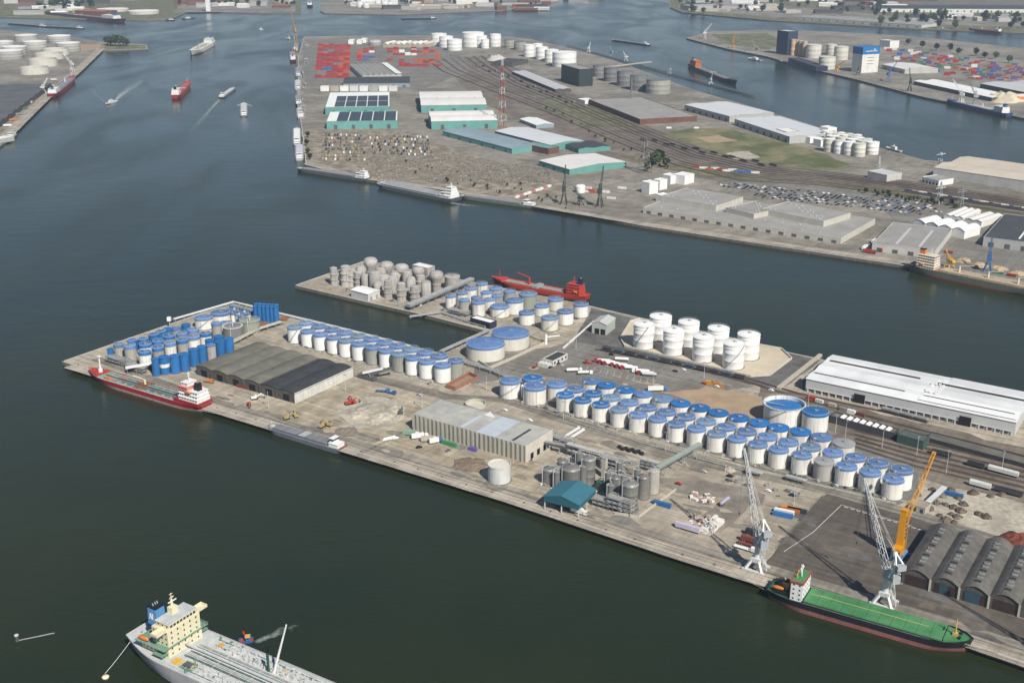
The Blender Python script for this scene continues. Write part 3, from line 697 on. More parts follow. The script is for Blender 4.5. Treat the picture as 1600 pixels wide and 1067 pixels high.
tank(706.6,431.5,24,13,'broad pale tan tank at the end of the silo rank','' or SIL,tank_tan,tank_tan,name='silo',cat='silo')
b = building('white penthouse block among the silo tops', (644,414.5),(668,420),(672,414.5), 20, wall=tank_tan, roof=white_roof, name='silo_house', cat='building')
row_doors(b,'front',3,2,18,steel_mid,'window',16)
b = building('dark scaffolded process block between the silos', (571,426),(589,430),(597,422), 15, wall=tank_dark, roof=steel_mid, name='process_block', cat='building')
for i in range(4): obj('platform', MB().box(-.8,b.L+.8,-.8,b.D+.8,3.2+i*3.6,3.45+i*3.6), steel_mid, b.root)
b = building('low white shed on the basin quay below the silos', (548.5,453),(575,460),(584,451.5), 7.2, 'gable','x',1,1.0, wall=mat('shed_white_side',(.55,.55,.54),.6,.08), roof=white_roof, name='shed', cat='shed')
row_doors(b,'right',2,3,4,steel_mid)

# ------------------------------------------------------------------ white tanks on sand
BUND = [(969,529),(976,542),(1173,589),(1203,587),(1237,561),(1221,546),(1187,540),(1000,499),(985,503)]
patch(BUND,'sand_floor',sand,3,.3)
bp_ = [W(*q) for q in BUND]; mb = MB()
for a_, b_ in zip(bp_, bp_[1:]+bp_[:1]): mb.bar(a_+Vector((0,0,.8)), b_+Vector((0,0,.8)), .8, 1.7)
tag(obj('bund_wall', mb, mat('bund_concrete',(.55,.52,.45),.9,.12,.2,0,space='World')), 'low pale bund wall round the sandy floor of white tanks', 'wall')
WT = [(1006.8,506,33,'front row, nearest the grey gable shed'),(1053,515.5,33,'front row, second from the grey gable shed'),(1099.5,525.5,33,'front row, third from the grey gable shed'),(1147.4,536,34,'front row, with long diagonal stair by the sand'),
      (1032.5,494,34,'rear row, nearest the grey gable shed'),(1076.6,503,33,'rear row, second from the grey gable shed'),(1123,512.5,33.7,'rear row, third from the grey gable shed'),(1170.4,522,35,'rear row, last beside open sand')]
for i,(x,y,w,s_) in enumerate(WT):
    tank(x,y,w,20.5,'tall all white tank on sand, '+s_,'tall all white tanks on the sandy bund',tank_bright,white_roof,fascia=.2,rise=.9,stair=(205,285) if i == 0 else ((215,320) if i == 3 else None),rail=True)
    t_ = [o for o in scene.objects if o.get('label') == 'tall all white tank on sand, '+s_][0]
    rr = qz(w/2*depth(W(x,y,Z0+20.5))/F_PX)
    link('wind_girder', cached(('wg',rr), lambda: MB().lathe([(rr+.05,17.6),(rr+.3,17.6),(rr+.3,17.8),(rr+.05,17.8)],30).mesh('wind_girder', tank_bright, True)), t_)
# ------------------------------------------------------------------ sheds and warehouses of the main pier
def loc2(b, x, y, z):
    """photo point at height z above the quay, in a building's own frame"""
    p = W(x, y, Z0+z) - b.root.location; c, s = math.cos(-b.rz), math.sin(-b.rz)
    return (p.x*c - p.y*s, p.x*s + p.y*c)
roof_olive = mat('roof_felt_olive', (.135,.13,.105), .9, .18, .12, .06, streak=0, col2=(.165,.16,.13), s2=.05)
roof_black = mat('roof_felt_black', (.045,.048,.05), .85, .25, .15, .05)
roof_felt = mat('roof_felt_grey', (.115,.11,.105), .9, .16, .2, .06, col2=(.145,.14,.13), s2=.06)
wall_dark = mat('wall_weathered', (.10,.095,.085), .9, .3, .3, .05, streak=.3)
wall_white = mat('wall_whitewash', (.60,.58,.53), .85, .12, .2, .04, streak=.25)
wall_beige = mat('wall_beige', (.44,.41,.34), .85, .12, .2, .04, streak=.2)
wall_grey = mat('wall_grey_sheet', (.42,.42,.40), .7, .08, .2, .03, seams=('X',.7,.15))
brown_door = mat('door_brown', (.045,.028,.025), .8, .2, .3, .1)
blue_door = mat('door_blue', (.035,.075,.105), .7, .15, .3, .1)
b = building('long shed with olive barrel roofs and one black bay, by the red tanker', (306,571.5),(460,616),(545,573.5), 7.5, 'barrel','y',6,1.5, wall_dark, [roof_olive]*4+[roof_black]*2, split=True, name='barrel_shed', cat='shed', over=.4)
row_doors(b,'front',6,6.5,5.5,black)
obj('side_wall', MB().box(b.L+.02,b.L+.35,-.2,b.D+.2,0,8.3), wall_white, b.root)
obj('roof_edge', MB().box(b.L*2/3-.5,b.L*2/3+.3,-.3,b.D+.3,7.4,8.6), roof_felt, b.root)
for i in range(5): obj('buttress', MB().box(-.5+i*b.L/6+b.L/6-.3,-.5+i*b.L/6+b.L/6+.5,-.8,0,0,7.2), wall_dark, b.root)

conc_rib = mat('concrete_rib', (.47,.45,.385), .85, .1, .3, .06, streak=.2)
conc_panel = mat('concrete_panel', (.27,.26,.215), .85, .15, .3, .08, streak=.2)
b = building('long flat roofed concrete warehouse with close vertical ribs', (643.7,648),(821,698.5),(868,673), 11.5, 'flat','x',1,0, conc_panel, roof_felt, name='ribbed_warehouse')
rg = mat('roof_sheet_grey', (.43,.425,.39), .8, .12, .15, .05, col2=(.36,.355,.33), s2=.05); rb_ = mat('roof_sheet_bluish', (.46,.50,.55), .7, .08, .15, .03)
roof_strip(b,'roof_panel',.4,b.L*.56,.4,b.D-.4,11.55,rg,.35); roof_strip(b,'roof_panel',b.L*.565,b.L*.73,.4,b.D-.4,11.55,rb_,.25); roof_strip(b,'roof_panel',b.L*.735,b.L-.4,.4,b.D-.4,11.55,rg,.35)
roof_strip(b,'roof_light',b.L*.42,b.L*.45,b.D*.05,b.D*.75,11.9,rb_,.15); roof_strip(b,'roof_light',b.L*.86,b.L*.88,b.D*.1,b.D*.75,11.9,roof_black,.2)
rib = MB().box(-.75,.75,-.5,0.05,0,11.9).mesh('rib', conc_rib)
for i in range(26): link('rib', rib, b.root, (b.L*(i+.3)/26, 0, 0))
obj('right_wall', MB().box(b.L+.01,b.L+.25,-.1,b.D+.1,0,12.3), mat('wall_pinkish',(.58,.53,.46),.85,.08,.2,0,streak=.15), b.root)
for t0 in (6,14,22): wall_part(b,'door','right',t0,t0+3.5,0,4.5,black,.4)
mb = MB(); mb._a([(0,0,0),(9,0,0),(4.5,4,0),(4.5,.8,3.5)], [(0,1,3),(1,2,3),(2,0,3),(0,2,1)]); x_, y_ = loc2(b,757,648,11.9); obj('roof_lantern', mb, tank_bright, b.root, (x_,y_,11.9))
mb = MB(); mb.box(-.02,.5,4,b.D-6,0,2.4); obj('loading_bay', mb, wall_beige, b.root, (b.L+3,0,0))

t = thing('water_tank','round grey white water tank with open pale top beside silo plant','storage tank', W(780,724,Z0+12).xy.to_3d()+Vector((0,0,Z0)))
r_ = qz(M_(780,724,18,Z0+12)); pale = mat('tank_pale_weathered',(.55,.56,.55),.6,.1,.2,0,streak=.25)
obj('shell', shell_mesh(r_, 11.5, 32), pale, t, smooth=True); obj('roof', MB().lathe([(r_-.4,11.1),(r_*.4,11.25),(.02,11.3)],32), mat('roof_cream',(.62,.58,.50),.8,.1,.3,0), t, smooth=True)
obj('rim', MB().lathe([(r_-.4,11),(r_-.4,12),(r_+.1,12),(r_+.1,11.4)],32), pale, t); obj('foundation', MB().cyl((0,0,-.02),r_+.8,.4,30), foundation, t)
p = W(743,630,Z0+2); t = thing('round_basin','empty round concrete basin with cream floor behind the ribbed warehouse','basin',(p.x,p.y,Z0)); r_ = M_(743,630,16.5)
obj('wall', MB().lathe([(r_,0),(r_,2.6),(r_-.7,2.6),(r_-.7,.3)],36), conc_rib, t); obj('floor', MB().cyl((0,0,.05), r_-.6, .3, 36), mat('basin_floor',(.55,.53,.43),.9,.1,.2,0), t)

white_sheet = mat('roof_sheet_white', (.66,.67,.665), .5, .07, .04, .04, seams=('Y',.12,.08), col2=(.73,.735,.73), s2=.02); white_sheet2 = mat('roof_sheet_pale_grey', (.62,.63,.63), .5, .04, .05, 0)
facade = mat('facade_pale_grey', (.50,.505,.50), .6, .05, .1, 0, seams=('X',.25,.08))
b = building('very long white roofed warehouse along the dock edge', (1260,591.5),(1588,660),(1300,552), 10.5, 'gable','x',3,1.1, facade, white_sheet, name='white_warehouse', depth_m=62, over=.6, split=True)
WH = b
for q0,q1 in (((1297.5,563),(1437.8,591.6)),((1272.8,582),(1413,612)),((1443.3,617.5),(1585,647.8)),((1465,598),(1620,630))):
    x0,y0 = loc2(b,*q0,11.6); x1,y1 = loc2(b,*q1,11.6); n = 12; m_ = (y0+y1)/2
    obj('ridge_vent', MB().box(x0,min(x1,b.L-1),m_-.6,m_+.6,11.2,12.1), roof_black, b.root)
roof_strip(b,'roof_panel',b.L*.55,b.L-.5,2,b.D*.30,11.75,mat('roof_sheet_new',(.84,.84,.82),.45,.03,.05,0),.12); roof_strip(b,'roof_panel',b.L*.62,b.L-.5,b.D*.8,b.D-1.5,11.75,white_sheet2,.12)
rr_ = random.Random(4); mb = MB()
for i in range(30): mb.obox((b.L*.55+rr_.uniform(0,9), b.D*.3+rr_.uniform(0,1)*b.D*.55, 11.5), (rr_.uniform(1,3.5),rr_.uniform(1,3.5),rr_.uniform(.2,.5)), rr_.uniform(0,3))
stuff(obj('roof_sheeting', mb, tank_bright, b.root))
for i in range(27): wall_part(b,'bay_opening','front',3+i*(b.L-6)/27,3+(i+.72)*(b.L-6)/27,.2,2.6,steel_dark,.05)
for q in (1332,1497.5):
    x_,_y = loc2(b,q,640 if q<1400 else 678,0); wall_part(b,'door','front',x_-4.2,x_+4.2,.1,7.2,black,1.2)
mb = MB()
for i in range(28): mb.box(2+i*(b.L-4)/27-.4,2+i*(b.L-4)/27+.4,-.85,-.4,0,2.9)
stuff(obj('canopy_post', mb, steel_pale, b.root)); obj('canopy', MB().box(1,b.L-1,-.9,-.1,3.0,3.3), facade, b.root)
obj('end_canopy', MB().box(-6,-.1,6,20,7,7.4), wall_beige, b.root); obj('end_bay', MB().box(-4,-.15,2,7,0,8), blue_door, b.root)
q0 = W(1216,608); q1 = W(1282,556); mb = MB(); mb.bar(q0+Vector((0,0,.9)), q1+Vector((0,0,.9)), 3, 2.0); tag(obj('loading_ramp', mb, wall_beige), 'pale concrete loading ramp along the west end of the white warehouse', 'ramp')

vault = mat('vault_roof_felt', (.10,.094,.085), .9, .2, .2, .06, col2=(.13,.122,.11), s2=.05)
b = building('row of four grey barrel vaulted sheds beside the green ship', (1410,893),(1594,945),(1458,836), 7.0, 'barrel','y',4,3.6, wall_dark, [vault]*4, split=True, name='vaulted_shed', cat='shed', depth_m=62, over=.7)
for i in range(4):
    w_ = b.L/4; c = (i+.5)*w_
    wall_part(b,'door','front',c-w_*.38,c+w_*.38,0,6.4,brown_door,.06)
    if i in (1,2): wall_part(b,'door','front',c-(w_*.18 if i==1 else w_*.3),c+(w_*.1 if i==1 else w_*.2),0,7.2,blue_door,.12)
    wall_part(b,'post','front',(i+1)*w_-.5,(i+1)*w_+.5,0,7.4,conc_rib,.9,.6)
    n = 12
    for k in range(n):
        if k in (0,6): mb = MB().box(c-2.6,c+2.6,0,.5,10.6,11.2)
        y_ = 5+k*(b.D-10)/n; s = MB()
        s._a([(c-1.5,y_,10.7),(c+1.5,y_,10.7),(c+1.5,y_+2.6,10.75),(c-1.5,y_+2.6,10.75),(c-1.4,y_,11.7),(c+1.4,y_,11.7)], [(0,1,5,4),(4,5,2,3),(0,4,3),(1,2,5)]); obj('roof_light', s, steel_mid if k % 3 else roof_black, b.root)
# a fifth, only just in the frame
b2 = building('last grey barrel vaulted shed at the frame edge, past the vault row', None,None,None, 7.0,'barrel','y',1,3.6,wall_dark,[vault],split=True,name='vaulted_shed',cat='shed',pts=(b.root.location+U(b.rz)*(b.L+.4), b.root.location+U(b.rz)*(b.L*1.25+.4), 62),over=.5)

b = building('small pale gable shed with two dark doors on the tarmac', (925,504.5),(948,508),(967,498), 9.5, 'gable','y',1,2.2, mat('shed_green_grey',(.42,.45,.41),.6,.05), mat('shed_roof_grey',(.5,.5,.49),.5,.05), name='gable_shed', cat='shed')
for c in (.35,.75): wall_part(b,'door','front',b.L*c-2.2,b.L*c+2.2,0,5,black,.1)
b = building('low dark walled hut with a clean white roof by the basin', (734.5,497),(766,505.5),(770,500), 5.5, 'flat','x',1,0, mat('wall_navy',(.03,.03,.06),.6,.1), white_roof, name='hut', cat='hut')
row_doors(b,'front',4,3.4,4.6,black)
b = building('small office block with dark roof and white walls beside the truck park', (848,561),(864,565),(880,551.5), 4.5, 'flat','x',1,0, wall_white, roof_black, name='office', cat='building')
row_doors(b,'front',3,2.2,3.6,glass_dark,'window',1.6); row_doors(b,'right',4,2.2,3.6,glass_dark,'window',1.6)
obj('annex', MB().box(-1,b.L*.9,-6,-.1,0,3.2), wall_white, b.root); row_doors(b,'left',3,1.6,3.4,glass_dark,'window',1.4)

# brick bunds
def low_wall(px, m, label, h=1.6, w=.5, name='bund_wall', close=True, cat='wall'):
    pts = [W(*q) for q in px]; mb = MB()
    for a_, b_ in zip(pts, pts[1:] + (pts[:1] if close else [])): mb.bar(a_+Vector((0,0,h/2-.05)), b_+Vector((0,0,h/2-.05)), w, h+.1)
    return tag(obj(name, mb, m), label, cat)
patch([(698,605),(711,609),(746,592),(733,587)],'bund_floor',mat('brown_floor',(.30,.215,.15),.9,.15,.2,0,space='World'),3,.3)
low_wall([(697,606),(711,610),(747,592),(733,586)], brick_m, 'low red brick bund beside the grey tank of the basin rows', 3.0, .6)
low_wall([(727,553),(765,577),(800,562),(852,537),(815,522)], mat('bund_beige',(.48,.44,.36),.9,.12,.2,0,space='World'), 'beige bund wall round the pair of very wide tanks', 2.4, .8)
for i in range(5):
    p = W(766+i*4.5,575.5-i*2.2); t = thing('brick_pier',f'short red brick pier on the beige bund, {ORD[i]} from the brick enclosure','pier',(p.x,p.y,Z0),DIR_A+R(90),'red brick piers on the beige bund'); obj('shaft', MB().obox((0,-1,-.02),(2.2,.5,2.0)), brick_m, t); obj('cap', MB().obox((0,-1,1.98),(2.5,.7,.25)), conc_rib, t)
low_wall([(960,803),(997,809),(1056,766)], conc_rib, 'low concrete bund wall around the grey silo plant', 1.6, .6, close=False)
low_wall([(880,545),(928,503)], tank_bright, 'white kerb wall between blue roofed tanks and the gable shed', 1.3, 1.0, 'kerb_wall', False)
low_wall([(255,581),(300,563),(365,539)], conc_rib, 'pale kerb wall along the all blue tanks', 1.5, .7, 'kerb_wall', False)
low_wall([(435,497),(560,527),(640,549),(700,566)], conc_rib, 'pale kerb wall between the basin edge and the tank rows', 1.2, .6, 'kerb_wall', False)
low_wall([(440,535),(560,570),(690,606)], conc_rib, 'low kerb wall in front of the basin tank rows', 1.2, .6, 'kerb_wall', False)
low_wall([(780,612),(865,640),(1000,682),(1150,728),(1250,752),(1400,788)], conc_rib, 'long low bund wall in front of the main tank field', 1.3, .5, 'kerb_wall', False)
# pipelines
def pipeline(px, n, label, h=1.0, r=.35, gap=1.1, m=None, posts=True, name='pipeline', cat='pipeline'):
    pts = [W(*q) for q in px]; t = thing(name, label, cat, (0,0,0)); m = m or pipe_m
    for k in range(n):
        mb = MB(); off = (k-(n-1)/2)*gap; q = []
        for i, c in enumerate(pts):
            d = (pts[min(i+1,len(pts)-1)]-pts[max(i-1,0)]).normalized(); q.append(c+Vector((-d.y,d.x,0))*off+Vector((0,0,h)))
        mb.path(q, r, 6); obj('pipe', mb, m, t)
    if posts:
        mb = MB()
        for a_, b_ in zip(pts, pts[1:]):
            L_ = (b_-a_).length; k = max(1,int(L_/9)); d = (b_-a_).normalized()
            for i in range(k+1):
                c = a_.lerp(b_, i/k); nn = Vector((-d.y,d.x,0)); w_ = n*gap/2+.4
                if h > 2.5:
                    for s in (-1,1): mb.tube(c+nn*w_*s+Vector((0,0,-.05)), c+nn*w_*s+Vector((0,0,h)), .18, 4)
                    mb.bar(c-nn*w_+Vector((0,0,h-.45)), c+nn*w_+Vector((0,0,h-.45)), .3, .3)
                else: mb.obox((c.x,c.y,Z0-.05),(.5,2*w_,h-r+.05),math.atan2(d.y,d.x))
        obj('support', mb, steel_mid, t)
    return t
pipeline([(272,501),(365,474),(398,482)],3,'pale pipeline along the outer edge of the tank pier',1.6,.5,1.3,steel_pale)
pipeline([(433,491),(500,507),(560,522),(640,543)],3,'pale pipeline between basin wall and rear tank row',1.6,.45,1.2,steel_pale)
pipeline([(690,556),(730,538),(764,523)],4,'pipe rack around the head of the inner basin',4.5,.4,1.2,steel_mid)
pipeline([(720,568),(770,583),(800,596)],5,'pipe bundle on low sleepers passing the wide tank pair',3.0,.4,1.1,steel_mid)
pipeline([(362,541),(402,520),(440,508)],4,'white pipe rack with hoops past the open ring tank',3.5,.45,1.3,wall_beige)
pipeline([(405,510),(425,499),(450,500)],5,'rusty brown pipes heaped by the tall blue vessels',1.2,.6,1.5,rust)
pipeline([(640,497),(690,490),(735,505),(760,512)],4,'pipe bundle along the silo pier quay road',1.5,.4,1.1,steel_mid)
pipeline([(845,640),(900,661),(1000,692),(1100,720),(1170,738)],2,'thin pipes running before the front row of the main field',.9,.25,.9,steel_mid)
pipeline([(890,607),(960,627),(1060,655),(1180,690),(1300,722)],2,'thin pipes between first and second tank rows of the main field',.9,.25,.9,steel_mid)
# pipe gallery from silo pier to the red tanker berth
def gallery(a, za, b_, zb, w, h, label, m_roof, m_wall, n=6, name='conveyor_gallery', cat='conveyor'):
    p = W(*a, Z0+za); q = W(*b_, Z0+zb); t = thing(name, label, cat, (0,0,0)); d = (q-p)
    up = Vector((0,0,1)); mb = MB(); mb.bar(p, q, w, h); obj('gallery_body', mb, m_wall, t)
    mb = MB(); mb.bar(p+up*(h/2+.15), q+up*(h/2+.15), w+.5, .25); obj('roof', mb, m_roof, t)
    sd = d.normalized().cross(up).normalized(); mb = MB()
    for s in (-1,1): mb.bar(p+sd*s*(w/2+.12)-up*h*.2, q+sd*s*(w/2+.12)-up*h*.2, .2, .35)
    obj('rail_beam', mb, steel_dark, t)
    for i in range(n):
        c = p.lerp(q,(i+.5)/n); g = MB()
        for s in (-1,1):
            g.tube(Vector((c.x,c.y,Z0-.05))+sd*s*w*.7, c+sd*s*w*.45-up*h*.5, .22, 4)
        if c.z-Z0 > 4: g.tube(Vector((c.x,c.y,Z0))-sd*w*.7, c+sd*w*.45-up*h*.5, .12, 3); g.tube(Vector((c.x,c.y,Z0))+sd*w*.7, c-sd*w*.45-up*h*.5, .12, 3)
        obj('trestle', g, steel_mid, t)
    return t
gallery((638,478),5,(738,436),9,5,2.6,'long covered pipe gallery climbing across the silo pier',mat('gallery_roof',(.36,.37,.37),.6,.15,.2,0),steel_mid,9,'pipe_gallery','gallery')
gallery((1027,732),7,(1094,694),9,2.6,2.2,'grey green conveyor gallery bridging from tank field to silo plant',mat('conveyor_green',(.30,.35,.30),.7,.12,.3,0),mat('conveyor_side',(.25,.29,.26),.7,.15,.3,0),4)
gallery((905,663+40),5,(845,690),6,2.5,2,'short conveyor linking ribbed warehouse and silo plant',steel_mid,steel_dark,3)
# ------------------------------------------------------------------ the grey silo plant
PL = 'grey steel silos of the quay plant'
def psilo(x,y,w,h,lab,m=tank_steel,rise=.3,form='dome'):
    return tank(x,y,w,h,lab,PL,m,m,name='silo',cat='silo',dome=True,rise=(w*.16*.35/.33*rise*2),rail=True,vent=True,riser=200)
psilo(892.5,732,29,11,'squat wide grey silo with shining domed top, behind the teal canopy')
psilo(920,717,22,17,'tall grey silo behind the squat domed one')
psilo(985,757,25.5,17,'large grey silo at the front corner of the bund')
psilo(1005.6,745,19,14.5,'middle grey silo of the three by the bund wall')
psilo(1021.6,735,18,15.5,'paler grey silo at the conveyor foot',tank_tan)
psilo(985.7,726,26,11,'brownish wide tank with open top behind the piping',mat('tank_brownish',(.25,.225,.185),.7,.15,.2,0,streak=.3),.1)
psilo(962,746,16,15,'slim grey silo wrapped in pipework')
psilo(858,733,20,10,'rough grey tank wrapped in scaffolding by the sunken hull')
psilo(878,720,18,12,'short grey silo behind the scaffolded tank')
psilo(896.5,713.5,13,10,'small rear grey silo by the warehouse conveyor')
psilo(973,735,11,14,'thin grey tower between the brownish tank and slim silo')
def rack(x, y, L_, D_, h, lv, label, rz=DIR_A, m=None, name='pipe_rack', pipes=5):
    p = W(x,y); t = thing(name, label, 'frame', (p.x,p.y,Z0), rz); mb = MB()
    for i in range(int(L_/4)+1):
        for j in range(int(D_/4)+1): mb.tube((i*4,j*4,-.05),(i*4,j*4,h),.2,4)
    obj('column', mb, m or steel_dark, t)
    for k in range(lv):
        z = h*(k+1)/lv; g = MB(); 
        for j in range(int(D_/4)+1): g.bar((0,j*4,z),(int(L_/4)*4,j*4,z),.3,.35)
        for i in range(int(L_/4)+1): g.bar((i*4,0,z),(i*4,int(D_/4)*4,z),.3,.35)
        g.box(.3,L_*.6,.3,D_*.5,z+.18,z+.26); obj('deck', g, steel_mid, t)
        g = MB()
        for j in range(pipes): g.tube((-1,D_*(j+.5)/pipes,z+.5),(L_+1,D_*(j+.5)/pipes,z+.5),.2+.12*(j%3),5)
        obj('pipe', g, pipe_m, t)
    return t
for i_,(x_,y_,w_,h_) in enumerate([(905,707,11,15),(912,728,12,13),(950,738,10,13),(968,722,10,16),(955,757,12,11),(975,742,12,17),(996,733,11,15),(870,737,10,12)]): psilo(x_,y_,w_,h_,'thin dark grey vessel ' + ['behind the tall grey silo','between squat and tall silo','beside the pale lift tower','behind the brownish tank','left of the slim piped silo','tallest, among the piping','by the conveyor foot silos','beside the scaffolded tank'][i_],tank_dark)
rack(866,752,10,8,9,3,'scaffold frame around the rough grey tank'); rack(945,765,16,8,11,3,'tall pipe frame in the heart of the silo plant'); rack(886,712,26,4,8,2,'pipe rack along the back of the silo plant',pipes=8)
rack(938,733,22,8,9,3,'dark steel pipe rack behind the tall grey silos')
rack(948,797,16,8,9,3,'dark steel process frame at the quay end of the plant')
rack(925,790,14,6,5,2,'low pipe rack leading from teal canopy to the process frame')
rack(850,690,20,8,5,2,'dark pipe rack against the pinkish warehouse end')
rack(1000,733,12,4,7,3,'short pipe rack beside the conveyor foot')
rack(165,566,26,8,5,2,'dark loading pipe frame near the pier tip')
rack(196,578,20,6,4.5,2,'low pipe frame between tip tanks and the red tanker')
rack(700,490,20,8,4,2,'low pipe frame on the silo pier by the hut')
rack(868,640-50,1,1,1,1,'x') if False else None
rack(1165,742,10,4,3,1,'small valve frame before the front tank row, crane end')
rack(1228,752,12,4,3,1,'small valve frame before the lone grey tank')
p = W(944,745); t = thing('lift_tower','slim pale upright tower among the grey silos','tower',(p.x,p.y,Z0),DIR_A); obj('shaft', MB().obox((0,0,-.05),(3,3,14)), conc_rib, t); obj('cap', MB().obox((0,0,13.9),(3.4,3.4,.4)), steel_mid, t)
p = W(941,766); t = thing('generator_box','dark green equipment box between the silos','equipment',(p.x,p.y,Z0),DIR_A); obj('body', MB().obox((0,0,-.02),(7,4,6)), mat('paint_dark_green',(.03,.10,.075),.6,.15), t); obj('louvre', MB().obox((0,-2.05,1),(5,.15,3)), steel_dark, t)
# teal canopy
teal = mat('teal_sheet',(.045,.155,.205),.55,.08,.2,0,seams=('Y',.5,.12)); teal_d = mat('teal_fascia',(.025,.11,.14),.6,.1,.2,0)
p0 = W(850,775,Z0+9); p1 = W(904.5,789,Z0+9); ax = (p1-p0).normalized(); nn = Vector((-ax.y,ax.x,0)); dp = (W(928,764,Z0+9)-p1).dot(nn); L_ = (p1-p0).length
t = thing('canopy','open sided loading canopy with teal gable roof on the quay edge','canopy',(p0.x,p0.y,Z0),math.atan2(ax.y,ax.x))
for k, (a_, za, b_, zb) in enumerate(((-.5,8.9,L_/2,12.2),(L_/2,12.2,L_+.5,8.9))): obj('roof', MB().yprism([(a_,za),(b_,zb),(b_,zb+.3),(a_,za+.3)][::-1],-.5,dp+.5), teal, t)
for y_ in (-.3,dp): obj('fascia', MB().yprism([(0,5.8),(L_,5.8),(L_,8.9),(L_/2,12.1),(0,8.9)],y_,y_+.3), teal_d, t)
for x_ in (0,L_-.3): obj('fascia', MB().box(x_,x_+.3,.1,dp-.1,5.8,8.85), teal_d, t)
for x_ in (.4,L_/2,L_-.4):
    for y_ in (.5,dp*.5,dp-.5): obj('post', MB().obox((x_,y_,-.05),(.6,.6,6)), steel_pale, t)

# ------------------------------------------------------------------ vehicles
cab_red = mat('cab_red',(.33,.02,.03),.35,.05,.5,.2); cab_white = mat('cab_white',(.75,.75,.73),.35,.04,.5,.05); cab_blue = mat('cab_blue',(.04,.15,.36),.4,.06,.5,.15); cab_green = mat('cab_green',(.05,.24,.10),.5,.1,.5,.15)
orange_p = mat('paint_orange',(.62,.20,.035),.45,.08,.5,.1); tyre = mat('tyre_rubber',(.02,.02,.02),.9,.2,.5,.1); yellow_p = mat('paint_yellow',(.66,.36,.03),.45,.08,.5,.1); red_p = mat('paint_red',(.42,.05,.035),.5,.1,.5,.1)
purple_p = mat('paint_violet',(.15,.11,.35),.5,.1,.5,.1); brown_p = mat('paint_maroon',(.20,.06,.05),.6,.15,.5,.1); green_pale = mat('tarp_green',(.22,.36,.27),.7,.1,.5,.1); chrome = mat('tank_polished',(.72,.72,.72),.3,.05,.3,.05,metal=.3)
def wheel_mesh():
    def f():
        mb = MB(); mb.tube((0,-.16,0),(0,.16,0),.52,12); mb.tube((0,-.18,0),(0,.18,0),.24,8,1); return mb.mesh('wheel',[tyre,steel_pale])
    return cached('wheel', f)
def truck_cab(t, m, x):
    mb = MB(); mb.xprism([(-1.2,.7),(1.2,.7),(1.2,2.9),(1.0,3.3),(-1.0,3.3),(-1.2,2.9)], x, x+2.3)
    o = link('cab', cached(('cab',m.name,x), lambda: mb.mesh('cab', m)), t)
    link('windscreen', cached(('ws',x), lambda: MB().box(x+2.28,x+2.36,-1.05,1.05,1.75,2.75).mesh('windscreen', glass_dark)), o)
    link('bumper', cached(('bm',x), lambda: MB().box(x+2.25,x+2.45,-1.2,1.2,.45,.95).mesh('bumper', steel_dark)), o)
def truck(px, rz, label, cabm, body='tank', bm=None, group=None, L=13.0, pos=None):
    p = pos or W(*px); t = thing('lorry', label, 'lorry', (p.x,p.y,Z0+.22), rz, group)
    if cabm: truck_cab(t, cabm, L/2-2.3)
    link('chassis', cached(('ch',L), lambda: MB().box(-L/2,L/2-1.2,-.5,.5,.7,1.0).mesh('chassis', steel_dark)), t)
    x0, x1 = -L/2, L/2-(2.9 if cabm else .2); bm = bm or tank_bright
    if body == 'tank':
        def f():
            mb = MB(); n = 14; o = []
            for x, r in ((x0,.05),(x0+.1,.8),(x0+.5,1.2),(x1-.5,1.2),(x1-.1,.8),(x1,.05)):
                for k in range(n): a = 2*math.pi*k/n; o.append((x, r*math.cos(a), 2.2+r*math.sin(a)))
            mb._a(o, [(j*n+k,(j+1)*n+k,(j+1)*n+(k+1)%n,j*n+(k+1)%n) for j in range(5) for k in range(n)]); mb.box(x0+1.5,x1-1.5,-.35,.35,3.38,3.5); return mb.mesh('tank', bm, True)
        link('tank', cached(('tk',L,bool(cabm),bm.name), f), t)
    elif body == 'box': link('box_body', cached(('bx',L,bool(cabm),bm.name), lambda: MB().box(x0,x1,-1.25,1.25,1.0,3.9).box(x0-.03,x0+.02,-1.1,-.03,1.1,3.8).box(x0-.03,x0+.02,.03,1.1,1.1,3.8).mesh('box_body', bm)), t)
    else: link('flatbed', cached(('fb',L,bool(cabm),bm.name), lambda: MB().box(x0,x1,-1.25,1.25,1.0,1.3).box(x1-.2,x1,-1.25,1.25,1.3,2.4).mesh('flatbed', bm)), t)
    for x in ([L/2-1.3] if cabm else []) + ([L/2-4.2] if L > 9 and cabm else []) + [-L/2+1.4,-L/2+2.7]:
        for s in (-1.05,1.05): link('wheel', wheel_mesh(), t, (x,s,.52))
    return t
